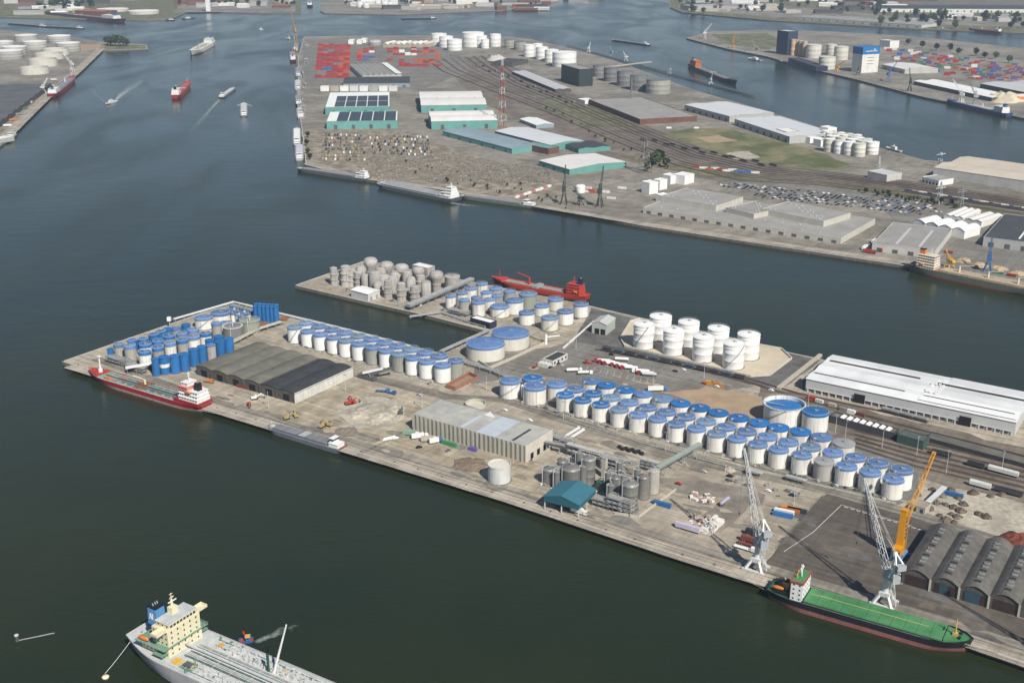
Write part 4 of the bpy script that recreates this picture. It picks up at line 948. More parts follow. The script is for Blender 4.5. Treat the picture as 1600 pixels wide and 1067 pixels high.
def container(px, rz, label, m, L=12.2, group=None, z=Z0+.05, pos=None, parts=True):
    p = pos or W(*px); t = thing('shipping_container', label, 'container', (p.x,p.y,z), rz, group)
    def f():
        mb = MB(); mb.box(-L/2+.05,L/2-.05,-1.17,1.17,.1,2.5)
        for s in (-1,1):
            mb.box(-L/2,L/2,s*1.22-.06,s*1.22+.06,0,.16); mb.box(-L/2,L/2,s*1.22-.06,s*1.22+.06,2.45,2.6)
            for e in (-1,1): mb.box(e*(L/2-.08)-.08,e*(L/2-.08)+.08,s*1.2-.08,s*1.2+.08,0,2.6)
            k = int(L/.9)
            for i in range(1,k): mb.box(-L/2+i*L/k-.12,-L/2+i*L/k+.12,s*1.19-.04,s*1.19+.04,.16,2.45)
        return mb.mesh('body', m)
    link('body', cached(('ct',L,m.name), f), t)
    link('door', cached(('cd',L,m.name), lambda: MB().box(L/2-.05,L/2+.02,-1.05,-.03,.15,2.4).box(L/2-.05,L/2+.02,.03,1.05,.15,2.4).tube((L/2+.05,-.3,.2),(L/2+.05,-.3,2.4),.03,4).tube((L/2+.05,.3,.2),(L/2+.05,.3,2.4),.03,4).mesh('door', m)), t)
    return t
car_cols = [('white',cab_white),('dark blue',mat('car_navy',(.02,.03,.075),.25,.04,.5,.2)),('silver',mat('car_silver',(.42,.43,.44),.3,.04,.5,.1)),('black',mat('car_black',(.012,.012,.014),.25,.04,.5,.2)),('red',mat('car_red',(.30,.02,.02),.3,.04,.5,.2)),('grey',mat('car_grey',(.15,.155,.16),.3,.04,.5,.2)),('bluish',mat('car_bluish',(.10,.17,.27),.3,.04,.5,.2))]
def car_body(m, sc=1.0):
    def f():
        mb = MB(); prof = [(-2.2,.35),(2.15,.35),(2.2,.75),(1.25,.95),(.6,1.45),(-1.2,1.48),(-1.95,1.0),(-2.2,.9)]
        mb.yprism([(a*sc,b_*sc) for a,b_ in prof], -.86*sc, .86*sc); return mb.mesh('car', m)
    return cached(('car',m.name,sc), f)
def car(px, rz, label, m, group=None, pos=None):
    p = pos or W(*px); t = thing('parked_car', label, 'car', (p.x,p.y,Z0+.22), rz, group); link('body', car_body(m), t)
    link('window', cached('cargl', lambda: MB().yprism([(1.2,.98),(.58,1.40),(-1.15,1.42),(-1.85,1.02)][::-1],-.88,.88).mesh('window', glass_dark)), t)
    for x in (1.35,-1.35):
        for s in (-.78,.78): link('wheel', cached('cwheel', lambda: MB().tube((0,-.1,0),(0,.1,0),.32,10).mesh('wheel', tyre)), t, (x,s,.32))
    return t
RT = 'tanker lorries in the truck park'
hd = R(178)
for i,(x,y,cm,s_) in enumerate([(921,568.5,cab_red,None),(936,567,cab_red,'first of the red cab row by the rails'),(943,569,cab_red,'second in the red cab row'),(950,571.3,cab_red,'third in the red cab row'),(962,573.5,cab_red,'fourth in the red cab row'),
      (970,575.8,cab_red,'fifth in the red cab row'),(978,577.8,cab_red,'sixth in the red cab row'),(996,583,cab_white,'with white cab near the row end'),(1004,586.3,cab_red,'last of the red cab row')]):
    if s_ is None: truck((x-1,y),hd,'lone red cab without its trailer at the truck park edge',cab_red,'flat',red_p,RT,6.5)
    else: truck((x+5,y),R(168),f'{"red" if cm is cab_red else "white"} tanker lorry with white tank, {s_}',cm,'tank',tank_bright,RT,14)
truck((971,564.5),R(170),'white tank trailer without cab on the far side of the truck park',None,'tank',tank_bright,RT,12)
truck((1014,588),R(168),'polished tank trailer beside the last red cab lorry',None,'tank',chrome,RT,12)
truck((897,581.5),R(5),'white tanker lorry waiting alone behind the tank field',cab_white,'tank',tank_bright,RT,13)
truck((914,585.5),R(5),'second white tanker lorry waiting by the back row tanks',cab_white,'tank',chrome,RT,12)
truck((1027,611),R(4),'white and dark blue box lorry behind the back row tanks',cab_blue,'box',tank_bright,None,15)
truck((598,613),DIR_A+R(20),'dark and blue lorry parked on the dirt by the conveyor',cab_blue,'flat',cab_blue,None,11)
truck((611,615.5),DIR_A,'bright blue flatbed lorry next to the dark blue one',cab_blue,'flat',cab_blue,None,9)
truck((326,598),DIR_A+R(10),'orange lorry standing before the barrel roofed shed',orange_p,'flat',orange_p,None,9)
truck((642,681),DIR_A+R(15),'lorry with pale green tarpaulin by the ribbed warehouse',cab_white,'box',green_pale,None,12)
truck((656,685),DIR_A+R(50),'white box lorry beside the green tarpaulin one',cab_white,'box',tank_bright,None,12)
truck((670,690),DIR_A+R(40),'cream lorry in the middle of the warehouse line',cab_white,'box',wall_beige,None,11)
truck((681,692),DIR_A+R(60),'blue and white lorry near the green skip',cab_blue,'box',tank_bright,None,10)
truck((905,822-19),DIR_A,'white lorry half under the teal canopy',cab_white,'box',cab_white,None,11)
truck((893,678),DIR_A+R(88),'long white low trailer with dark gaps beside ribbed warehouse',None,'flat',tank_bright,None,20); truck((900,681),DIR_A+R(88),'second long white low trailer beside ribbed warehouse',None,'flat',tank_bright,None,20)
truck((1163,859),DIR_A,'white trailer by the left portal crane',cab_white,'flat',tank_bright,None,13); truck((1169,853),DIR_A,'maroon lorry beside the left portal crane',brown_p,'flat',brown_p,None,13); truck((1173,848),DIR_A,'second maroon trailer behind the left portal crane',None,'box',brown_p,None,12)
truck((1180,838),DIR_A,'dark blue lorry behind the left portal crane',cab_blue,'box',mat('tarp_dark',(.03,.035,.05),.7,.1),None,12)
for x,y,m,lab in ((1223,807,cab_blue,'blue flat container row by the diagonal fence, nearest the crane'),(1225,802,tank_bright,'white container between the blue and orange ones'),(1235,798,orange_p,'orange container beside the diagonal fence'),(1245,800,mat('paint_charcoal',(.04,.045,.05),.6,.1),'dark container at the fence end of the coloured row'),(702,695.5,cab_green,'bright green skip container before the ribbed warehouse'),(739,704,purple_p,'violet container near the water tank'),(1034,790,cab_blue,'blue cylinder ended container beside the plant bund'),(380,606,brown_p,'maroon container against the barrel shed front'),(1489,775,cab_blue,'dark blue container among the scrap heaps'),(1250-600,477,tank_bright,'white container at the foot of the pipe gallery')):
    container((x,y),DIR_A+R(8 if y > 790 else 0),lab,m,12.2 if m is not purple_p else 6.1)
# excavators and loaders on the dirt
def digger(px, rz, label, m, s=1.0):
    p = W(*px); t = thing('excavator', label, 'excavator', (p.x,p.y,Z0+.15), rz)
    for y_ in (-1.1,1.1): obj('track', MB().yprism([(-2*s,.1),(-1.6*s,0),(1.6*s,0),(2*s,.1),(2*s,.8),(1.6*s,1),(-1.6*s,1),(-2*s,.8)][::1],y_-.3,y_+.3), tyre, t)
    obj('body', MB().box(-2.2*s,1.2*s,-1.3,1.3,1.05,2.3), m, t); c = obj('cabin', MB().box(.2*s,1.6*s,.2,1.3,2.3,3.3), m, t); obj('window', MB().box(1.55*s,1.66*s,.3,1.2,2.4,3.2), glass_dark, c)
    obj('arm', MB().bar((1.2,-.3,2),(4.2*s,-.3,4.4),.5,.7).bar((4.2*s,-.3,4.5),(6.2*s,-.3,2.2),.4,.5), m, t); obj('bucket', MB().yprism([(5.8*s,2.2),(6.6*s,2.2),(6.6*s,1.0),(5.7*s,.9)],-.9,.3), steel_dark, t)
dig_y = mat('digger_faded_yellow',(.40,.31,.13),.6,.2,.5,0)
digger((448,655),.6,'faded yellow digger nearest the barge stem',dig_y); digger((462,652),2.0,'faded yellow digger working behind the barge',dig_y); digger((503,668),1.0,'dark yellow digger beside the dirt ring',dig_y,1.3); digger((514,666),2.6,'second digger beside the dirt ring',dig_y,1.2)
digger((389,634),-1.2,'red machine with green cab on the quay before the shed',red_p); digger((545,632),.4,'red digger at the rubble edge',red_p,1.4); digger((552,630),2.2,'second red digger in the rubble',red_p,1.2)
digger((398,624),.3,'white wheeled machine before the barrel shed',cab_white,1.2); digger((626,647),1.5,'small dark machine near the warehouse corner',steel_dark)
# conveyor loader with white hood
p = W(574,592); t = thing('conveyor_loader','black mobile conveyor loader with white hood among basin tanks','conveyor',(p.x,p.y,Z0),DIR_A)
obj('base', MB().box(-8,8,-2.5,2.5,.6,3.2).box(-6,6,-2.8,2.8,-.05,.8), steel_dark, t); obj('boom', MB().bar((2,0,4),(16,14,9),2.2,1.8), steel_dark, t); obj('hood', MB().bar((-3,-2,5.2),(10,8,8.6),4.5,.4), tank_bright, t)
for q in ((-5,-1.5),(5,-1.5),(-5,1.5),(5,1.5)): obj('leg', MB().tube((q[0],q[1],3),(q[0]*.6,q[1],5.5),.25,5), steel_mid, t)
# loading canopy at the tip
p = W(197,584); t = thing('loading_canopy','low loading canopy with slanted white roof behind the red tanker','canopy',(p.x,p.y,Z0),DIR_A+R(55))
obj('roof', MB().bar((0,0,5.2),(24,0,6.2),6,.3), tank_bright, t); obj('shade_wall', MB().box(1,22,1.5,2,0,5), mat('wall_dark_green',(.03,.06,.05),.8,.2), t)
for x_ in (1,8,15,22): obj('post', MB().tube((x_,-2.4,-.05),(x_,-2.4,5.4),.2,5), steel_mid, t)
# heaps, stacks, tyre row, boxes
def heap(px, r, h, m, label, cat='heap', name='rubble_heap', seed=1, sy=1.0, rz=DIR_A):
    p = W(*px); rn = random.Random(seed); mb = MB(); n = 14; pr = [(1,0),(.82,.35),(.55,.72),(.25,.95)]; o = []
    for f, z in pr:
        for k in range(n): a = 2*math.pi*k/n; q = r*f*rn.uniform(.8,1.2); o.append((q*math.cos(a), q*math.sin(a)*sy, h*z*rn.uniform(.75,1.25)-(.1 if z == 0 else 0)))
    o.append((0,0,h)); fs = [(j*n+k,j*n+(k+1)%n,(j+1)*n+(k+1)%n,(j+1)*n+k) for j in range(3) for k in range(n)] + [(3*n+k,3*n+(k+1)%n,4*n) for k in range(n)]
    mb._a(o, fs)
    for k in range(16):
        a = rn.uniform(0,6.28); q = r*rn.uniform(.2,1.15); s = rn.uniform(.4,1.3)*min(1,h/2); mb.obox((q*math.cos(a),q*math.sin(a)*sy,h*max(0,1-q/r)*.8-.1),(s,s*rn.uniform(.5,1.5),s*.8),rn.uniform(0,3))
    return tag(obj(name, mb, m, None, (p.x,p.y,Z0+.1), rz), label, cat)
for i,(x,y,r_,h_) in enumerate([(560,648,9,2.2),(578,640,12,3),(598,650,10,2.2),(615,640,8,2),(585,658,7,1.6),(625,652,5,1.2)]): heap((x,y),r_,h_,rubble_pale,['pale rubble heap at the digger side','tallest pale rubble heap in the yard','pale rubble heap nearest the ribbed warehouse','pale rubble heap by the blue lorries','low pale rubble heap at the quay side','smallest pale rubble heap by the warehouse corner'][i],seed=i)
heap((541,675),9,1.6,dirt_dark,'dark round dirt ring on the quay',seed=20); heap((735,726),12,1.5,mat('scrap_brown',(.20,.15,.11),.95,.4,.4,0),'brown scrap heap beside the water tank',seed=21); heap((620,678),9,1.5,dirt_dark,'dark spoil bank along the fence line',seed=22,sy=.4); heap((577+100,612),5,2,dirt_dark,'dark bush like heap beside the dirt road',seed=23); heap((1140,735),4,1.8,rubble_pale,'pale heap by the pipe frame',seed=24)
heap((1592,848),13,5,mat('rust_heap',(.17,.05,.03),.95,.3,.3,0),'dark red heap at the frame edge behind the vaults','heap','scrap_heap',25)
sc_m = mat('scrap_metal',(.13,.105,.085),.85,.45,.6,.25)
for i,(x,y) in enumerate([(1458,769),(1472,779),(1485,771),(1497,783),(1463,790),(1452,799),(1478,793),(1490,797),(1500,803),(1487,808),(1495,812),(1478,817),(1490,820),(1530,808),(1541,812),(1548,780),(1566,778),(1520,775),(1468,810),(1505,792)]):
    heap((x,y-4),2.4+(i*7%3)*.5,1.5+(i%3)*.5,sc_m,f'rusty scrap lump in the yard, {["first","second","third","fourth","fifth"][i//4]} rank, {["nearest crane","by crane","mid yard","far side"][i%4]}','scrap','scrap_lump',40+i)
for i in range(8):
    p = W(968+i*5, 700+i*1.2+(2 if i%2 else 0)); t = thing('tyre_stack',f'stack of big black tyres behind the plant, {ORD[i]} in the row from the warehouse','tyres',(p.x,p.y,Z0),0,'black tyre stacks in a row')
    for k in range(2): link('tyre', cached('tyre', lambda: MB().lathe([(.6,0),(1.3,.05),(1.5,.5),(1.3,.95),(.6,1.0),(.6,0)],12).mesh('tyre', tyre, True)), t, (0,0,k*1.02))
bale_m = [mat('bale_white',(.72,.68,.62),.8,.12,.6,.1), mat('bale_tan',(.40,.28,.22),.85,.2,.6,.15), mat('bale_pinkish',(.50,.38,.33),.85,.15,.6,.15)]
t = thing('pallet_pile','big pile of white and brown wrapped pallets in the yard','pallets',W(1071,824),DIR_A+R(0)); rr_ = random.Random(9)
for i in range(8):
    for j in range(8):
        if i < 3 and j > 5: continue
        hh = 1 + int(rr_.random()*2.2) + (1 if i > 4 else 0)
        for k in range(hh): link('pallet', cached(('bale',(i+j+k)%3,i>4), lambda: MB().box(-1.1,1.1,-1.2,1.2,0,1.15).box(-1.15,1.15,-.08,.08,-.02,1.19).mesh('pallet', bale_m[0 if i > 4 else (i+j+k)%3])), t, (i*2.3+rr_.uniform(-.2,.2), j*2.5+rr_.uniform(-.2,.2), k*1.2+.15))
truck((1075,829),DIR_A,'lavender sided flat trailer in front of the pallet pile',None,'box',mat('trailer_lavender',(.52,.48,.60),.6,.1),None,16)
for i,(x,y) in enumerate([(1083,778),(1088,781),(1093,779),(1098,783),(1104,781),(1110,784),(1085,773),(1106,776),(1116,782)]):
    p = W(x,y); t = thing('bagged_bale',['white bale heap nearest the silo bund','white bale heap second from the silo bund','white bale heap in the middle of the front line','white bale heap before the middle one, low','white bale heap by the dark dirt streak','white bale heap nearest the violet trailer','topmost white bale heap, silo side','topmost white bale heap, trailer side','last white bale heap beside the violet trailer'][i],'bales',(p.x,p.y,Z0),i*.7,'white wrapped bales scattered by the plant yard')
    for k in range(4): link('bale', cached(('bb',k%2), lambda: MB().obox((0,0,0),(2.2,1.7,1.5),.2*k).mesh('bale', bale_m[k%2])), t, ((k%2)*2.0-1, (k//2)*1.9-1, .12))
truck((1132,787),DIR_A+R(85),'tanker trailer with violet tint at the yard end',None,'tank',mat('tank_violet',(.36,.34,.42),.5,.1),None,11)
p = W(610,687); t = thing('tarpaulin','white tarpaulin spread like wings on the dirt','tarpaulin',(p.x,p.y,Z0+.2),.4); obj('sheet', MB()._a([(0,0,0),(4,3,1.2),(7,1,0),(4,-1.5,.3),(-4,2.5,.9),(-6,0,0)],[(0,3,2,1),(0,1,4,5)]), tank_bright, t); obj('edge_roll', MB().tube((0,0,.2),(4,3,1.3),.25,6), tank_bright, t)
cr = random.Random(5)
for i,(x,y,rz,c) in enumerate([(789,642,DIR_A,0),(828,658,DIR_A,0),(812,690,DIR_A+1.5,3),(655,618,DIR_A,2),(1060,757,DIR_A,4),(1140,745,DIR_A,3),(1100,738,DIR_A,2),(1238,775,DIR_A,1),(1200,768,DIR_A,0),(864,566,DIR_A+1.5,0),(872,569,DIR_A+1.5,3),(880,572,DIR_A+1.5,2),(860,575,DIR_A+1.5,1),(835,575,DIR_A+1.5,4),(1068,579,DIR_A,0),(1120,605,DIR_A,0),(1100,600,DIR_A,4),(1205,611,DIR_A,0),(1055,581,DIR_A,3),(955,555,DIR_A,3),(510,700-8,DIR_A,5),(700,705,1,5),(655,700,.3,3)]):
    cn, cm = car_cols[c]; w = ['on the dock road behind the ribbed warehouse','beside the ribbed warehouse roof end','by the rack at the pinkish wall','on the dirt road by the tanks','by the bund wall corner','near the bale row','on the dock road by the conveyor','on the dock road near the left crane','on the road before the lone grey tank','in the office parking, first','in the office parking, second','in the office parking, third','in front of the office','west of the office','on the rail road by the white tanks','on the road by the soil patch','by the rail wagons','by the white warehouse ramp','behind the rail wagons','near the first rail wagon','on the quay past the barge','in the dirt before the warehouse','at the fence end by the tarpaulin'][i]
    car((x,y),rz,f'{cn} car {w}',cm)
# lamp posts
def lamp(px, h, label, m=steel_pale, group='tall lamp masts on the pier', z=Z0):
    p = W(*px); t = thing('lamp_mast', label, 'lamp', (p.x,p.y,z), cr.uniform(0,3), group)
    link('mast', cached(('lm',h), lambda: MB().tube((0,0,-.1),(0,0,h),.22,6,0,.1).mesh('mast', m)), t); link('lamp_head', cached(('lh',h), lambda: MB().obox((0,0,h),(2.4,.5,.35)).obox((1,0,h-.3),(.6,.6,.3)).obox((-1,0,h-.3),(.6,.6,.3)).mesh('lamp_head', steel_mid)), t)
for i,(x,y,h) in enumerate([(1320,690,16),(1180,730,14),(1040,705,14),(880,655,14),(760,610,14),(1478,740,17),(1240,790,14),(660,640,14),(540,612,14),(1020,600,14),(1100,592,14),(900,545,14),(1378,700,14),(1432,712,14),(1565,735,14),(420,640,14),(1305,677,14),(1262,640,14)]): lamp((x,y),h,'slender pale lamp mast, ' + ['by the railway behind the grey roofed tank','on the verge before the front row crane end','on the dock road by the conveyor','on the dock road by warehouse corner','at the brick bund corner','beside the yellow crane boom tip','at the tarmac yard corner','by the warehouse back corner','on the dirt by the black bay','in the truck park','by the rail wagons at the sand bund','near the wide tank pair','among the tracks, west','among the tracks, middle','among the tracks, east','on the quay before the shed','near the glazed wagon shed','between big tank and wagon shed'][i])
p = W(853,538); t = thing('pipe_post','thick white upright pipe post at the bund corner by tank stair','post',(p.x,p.y,Z0)); obj('shaft', MB().cyl((0,0,-.05),1.1,9,12), tank_bright, t); obj('cross_pipe', MB().tube((0,0,6.6),(12,4,6.6),.5,8), tank_bright, t)
p = W(265.5,511); t = thing('beacon','small white beacon box on the outer pier edge','beacon',(p.x,p.y,Z0)); obj('mast', MB().tube((0,0,-.1),(0,0,6),.3,6), steel_pale, t); obj('box', MB().obox((0,0,6),(3.2,3.2,3.4)), tank_bright, t)

# small gear between tanks and along the roads
vg = random.Random(77)
def gear(key):
    def f():
        g = MB()
        for k in range(5): g.obox((vg.uniform(-2,2),vg.uniform(-1.2,1.2),-.05),(vg.uniform(.4,1.6),vg.uniform(.4,1.2),vg.uniform(.5,1.5)),vg.uniform(0,1))
        g.tube((-2.6,0,.7),(2.6,0,.7),.2,5); g.tube((-1,-.2,.7),(-1,2.6,.7),.16,5); g.tube((1.2,.2,.3),(1.2,.2,2.2),.14,5); g.tube((.4,-1.6,.5),(.4,1.6,.5),.16,5); return g.mesh('valve_manifold', [steel_dark, pipe_m, steel_mid][key % 3])
    return cached(('gear',key), f)
def gears(pts, n, lab, grp, jx=3, jy=2):
    for i in range(n):
        f = (i+.5)/n*(len(pts)-1); k = int(f); f -= k; x = pts[k][0]+(pts[min(k+1,len(pts)-1)][0]-pts[k][0])*f+vg.uniform(-jx,jx); y = pts[k][1]+(pts[min(k+1,len(pts)-1)][1]-pts[k][1])*f+vg.uniform(-jy,jy)
        q = W(x,y); tag(link('valve_manifold', gear(int(vg.random()*6)), None, (q.x,q.y,Z0+.2), DIR_A+vg.choice((0,1.57))), lab + (f', {ORD[i]} along it' if n <= 18 else f', {ORD[i//2]} pair along it'), 'pipe valves', grp)
gears([(800,621),(860,641),(950,667),(1100,708),(1250,745),(1390,781)],34,'dark valve manifold at the foot of the front row tanks','valve manifolds along the front row',4,1.2)
gears([(456,540),(560,567),(680,602)],16,'dark valve manifold before the basin tank rows','valve manifolds before the basin rows',3,1)
gears([(690,480),(730,497),(800,520),(900,500)],18,'pump skid among the mixed tanks by the hut','pump skids by the hut',8,5)
gears([(640,482),(600,468),(520,447)],14,'pump skid at the foot of the tan silos','pump skids at the tan silos',6,3)
gears([(190,562),(250,572),(300,560)],8,'pump skid on the tip quay behind the red tanker','pump skids on the tip quay',10,4)
gears([(330,535),(380,520),(440,505)],14,'pump skid around the flat topped grey tanks','pump skids at the flat topped tanks',8,5)
gears([(860,762),(930,775),(990,770),(1020,760)],16,'pump skid inside the silo plant bund','pump skids in the silo plant',14,9)
gears([(1130,748),(1200,762),(1260,776)],12,'scattered gear on the strip before the front row','gear before the front row',8,4)

# worn patches, stains and painted lanes on the yards
pr_ = random.Random(55)
def blot(x, y, r, m, name, layer, sy=.6):
    c = W(x,y); n = 9; a0 = DIR_A; pts = []
    for k in range(n):
        a = 2*math.pi*k/n; q = r*pr_.uniform(.6,1.25); u = q*math.cos(a); v = q*sy*math.sin(a); pts.append(Vector((c.x+u*math.cos(a0)-v*math.sin(a0), c.y+u*math.sin(a0)+v*math.cos(a0), Z0)))
    _lay[0] += 1; struct(tri_sheet(pts, Z0+.05*layer+.0007*(_lay[0] % 40), name, m))
bm_ = [dirt_dark, dirt, apron, asphalt_pale, concrete2]
for poly, n in (([(330,618),(620,705)],22),([(600,640),(840,740)],16),([(680,735),(1040,845)],24),([(880,680),(1160,745)],22),([(1040,770),(1260,860)],26),([(1230,800),(1560,985)],20),([(800,560),(1060,605)],16)):
    for i in range(n):
        f = pr_.random(); x = poly[0][0]+(poly[1][0]-poly[0][0])*f+pr_.uniform(-25,25); y = min(poly[0][1]+(poly[1][1]-poly[0][1])*f+pr_.uniform(-16,14), 719.5+(x-600)*.322-16); m_ = pr_.choice(bm_ if x < 1220 or y < 800 else [asphalt,mat('asphalt_worn',(.145,.127,.106),.9,.2,.15,0,drag=.2,space='World')]); blot(x,y,pr_.uniform(2.5,11),m_,'worn_patch',2.4 if y > 800 else 3.4,pr_.uniform(.25,.8))
for i in range(12):
    a = W(905+i*10.5,578+i*2.2); ln = MB(); ln.bar(a+Vector((0,0,.3)), a+Vector((2.5,11,.3)), .25, .04); struct(obj('road_marking', ln, white_line))
# ------------------------------------------------------------------ ships
def hull_mesh(L, B, zd, mats, boot=.8, sheer=1.5, bowf=.22, sternf=.14, rake=.05, bulwark=.9, sternw=.72, inner=None, n=26, name='hull', band=None):
    """lofted hull, waterline at z = 0, bow towards +x; mats: boot, side (, upper band)"""
    mb = MB(); lv = [-1.2, 0.0, boot, boot+(zd-boot)*.62, zd]; st = []
    for i in range(n+1):
        s = i/n; row = []
        dz = sheer*max(0,(s-.78)/.22)**1.6 + sheer*.35*max(0,(.1-s)/.1)
        for k, z in enumerate(lv):
            t = k/(len(lv)-1); bf = bowf*(1.45-.45*t)
            fb = 1.0 if s < 1-bf else max(0.0, 1-((s-(1-bf))/bf)**(1.5+.9*t))
            fs = 1.0 if s > sternf*(1.6-.6*t) else (sternw*(.55+.45*t)) + (1-sternw*(.55+.45*t))*math.sin(math.pi/2*s/(sternf*(1.6-.6*t)))
            zz = z + (dz*(t-.5)*2 if t > .5 else 0)
            x = -L/2 + L*s*(1-rake*(1-t)) + (1-s)*L*.02*(1-t)
            row.append((x, B/2*min(fb,fs), zz))
        st.append(row)
    K = len(lv)
    for sgn in (1,-1):
        b = len(mb.v)
        for row in st: mb.v.extend([(x, sgn*y, z) for x,y,z in row])
        for i in range(n):
            for k in range(K-1):
                q = (b+i*K+k, b+(i+1)*K+k, b+(i+1)*K+k+1, b+i*K+k+1)
                mb.f.append(q[::-1] if sgn > 0 else q); mb.m.append(0 if k < 2 else (1 if k < 3 or len(mats) < 3 else 2))
    tr = [(st[0][k][0], st[0][k][1], st[0][k][2]) for k in range(K)]; b = len(mb.v)
    mb.v.extend(tr); mb.v.extend([(x,-y,z) for x,y,z in tr])
    for k in range(K-1): mb.f.append((b+k,b+k+1,b+K+k+1,b+K+k)); mb.m.append(0 if k < 2 else 1)
    dk = MB(); e = .96
    for i in range(n):
        (x0,y0,z0),(x1,y1,z1) = st[i][-1], st[i+1][-1]
        dk.quad((x0,-y0*e,z0-bulwark),(x1,-y1*e,z1-bulwark),(x1,y1*e,z1-bulwark),(x0,y0*e,z0-bulwark))
        for sgn in (1,-1):                                       # inside of the bulwark and its rail
            q = [(x0,sgn*y0*e,z0-bulwark),(x1,sgn*y1*e,z1-bulwark),(x1,sgn*y1*e,z1),(x0,sgn*y0*e,z0)]
            mb._a(q, [(0,1,2,3) if sgn > 0 else (3,2,1,0)], 1 if len(mats) < 3 else 2)
            q = [(x0,sgn*y0*e,z0),(x1,sgn*y1*e,z1),(x1,sgn*y1,z1+.02),(x0,sgn*y0,z0+.02)]; mb._a(q, [(0,1,2,3) if sgn < 0 else (3,2,1,0)], 1 if len(mats) < 3 else 2)
    return mb, dk
def ship(name, label, cat, bow_px, stern_px, B, zd, mats, deck, group=None, L=None, **kw):
    a = W(*bow_px, 0.0); c = W(*stern_px, 0.0); d = a - c; L = L or d.length; mid = (a+c)/2
    t = thing(name, label, cat, (mid.x, mid.y, 0), math.atan2(d.y, d.x), group); t['_L'] = L
    hm, dm = hull_mesh(L, B, zd, mats, **kw); obj('hull', hm, mats, t, smooth=True); obj('deck', dm, deck, t)
    return t, L
def house(t, x0, x1, w, z0, tiers, m, h=2.7, shrink=.6, windows=True, name='deckhouse', wm=None, ledge=.5, sp=2.2, ww_=.9):
    z = z0; last = None
    for i in range(tiers):
        q = shrink*i; o = obj(name, MB().box(x0+q*.4,x1-q*.5,-w/2+q,w/2-q,z-.03,z+h).box(x0+q*.4-ledge,x1-q*.5+ledge,-w/2+q-ledge,w/2-q+ledge,z+h-.02,z+h+.16), m, t)
        if windows:
            g = MB(); top = i == tiers-1
            y0, y1 = -w/2+q, w/2-q; hh = (1.1,2.1) if not top else (1.0,2.2); ww = ww_ if not top or ledge < .1 else 1.5; st = sp if not top or ledge < .1 else 1.9
            k = int((y1-y0-1)/st)
            for j in range(k):
                c = y0+.5+(j+.5)*(y1-y0-1)/k
                g.box(x1-q*.5-.1,x1-q*.5+.06,c-ww/2,c+ww/2,z+hh[0],z+hh[1])
            k = max(1,int((x1-x0)/2.6))
            for j in range(k):
                c = x0+q*.4+(j+.5)*(x1-x0-q)/k
                for sy in (y0,y1): g.box(c-.45,c+.45,sy-.06,sy+.06,z+1.1,z+2.0)
            if g.v: stuff(obj('windows', g, glass_dark, o))
        z += h; last = o
    return z, last
def mast(t, x, z, h, m, yards=2, name='mast', y=0):
    g = MB(); g.tube((x,y,z-.1),(x,y,z+h),.35,6,0,.15)
    for k in range(yards): g.bar((x,y-1.6+.3*k,z+h*(.55+.2*k)),(x,y+1.6-.3*k,z+h*(.55+.2*k)),.25,.25)
    g.obox((x+.5,y,z+h*.8),(.5,2.2,.3)); return obj(name, g, m, t)
def funnel(t, x, z, l, w, h, m, cap, name='funnel', y=0):
    o = obj(name, MB()._a([(x-l/2,y-w/2,z),(x+l/2,y-w/2,z),(x+l/2,y+w/2,z),(x-l/2,y+w/2,z),(x-l/2,y-w*.42,z+h),(x+l*.4,y-w*.42,z+h),(x+l*.4,y+w*.42,z+h),(x-l/2,y+w*.42,z+h)],[(4,5,6,7),(0,1,5,4),(1,2,6,5),(2,3,7,6),(3,0,4,7)]), m, t)
    obj('funnel_cap', MB().box(x-l/2-.03,x+l*.4+.03,y-w*.43,y+w*.43,z+h-.02,z+h+1.0), cap, o)
    g = MB()
    for k in (-.5,.1,.6): g.tube((x-.4,y+k*w*.4,z+h+.9),(x-.9,y+k*w*.4,z+h+2.2),.35,6)
    obj('exhaust_pipe', g, steel_mid, o); return o
def railing(t, pts, h=1.1, m=None, name='railing', st=3.0):
    g = MB(); pts = [Vector(p) for p in pts]
    for a, b in zip(pts, pts[1:]):
        u = Vector((0,0,1)); g.tube(a+u*h,b+u*h,.06,3); g.tube(a+u*h*.55,b+u*h*.55,.05,3); k = max(1,int((b-a).length/st))
        for i in range(k+1): c = a.lerp(b,i/k); g.tube(c, c+u*h, .05, 3)
    return obj(name, g, m or steel_pale, t)
def lifeboat(t, p, m, l=6.5, name='lifeboat'):
    g = MB(); n = 8; o = []
    for x, r in ((-l/2,.1),(-l*.38,.85),(-l*.1,1.15),(l*.2,1.1),(l*.42,.7),(l/2,.08)):
        for k in range(n): a = 2*math.pi*k/n; o.append((p[0]+x,p[1]+r*math.cos(a),p[2]+r*.9*math.sin(a)))
    g._a(o, [(j*n+k,(j+1)*n+k,(j+1)*n+(k+1)%n,j*n+(k+1)%n) for j in range(5) for k in range(n)]); return obj(name, g, m, t, smooth=True)
red_hull = mat('hull_red',(.33,.022,.03),.45,.1,.15,0,streak=.25); boot_pink = mat('boot_faded',(.36,.25,.235),.7,.15,.15,0,streak=.3); boot_red = mat('boot_red',(.22,.05,.045),.6,.15,.15,0,streak=.3)
black_hull = mat('hull_black',(.018,.02,.025),.45,.2,.15,0,streak=.2); grey_hull = mat('hull_grey',(.34,.345,.35),.5,.08,.15,0,streak=.3); blue_hull = mat('hull_blue',(.04,.10,.25),.45,.1,.15,0); white_hull = mat('hull_white',(.72,.72,.70),.45,.06,.15,0,streak=.15)
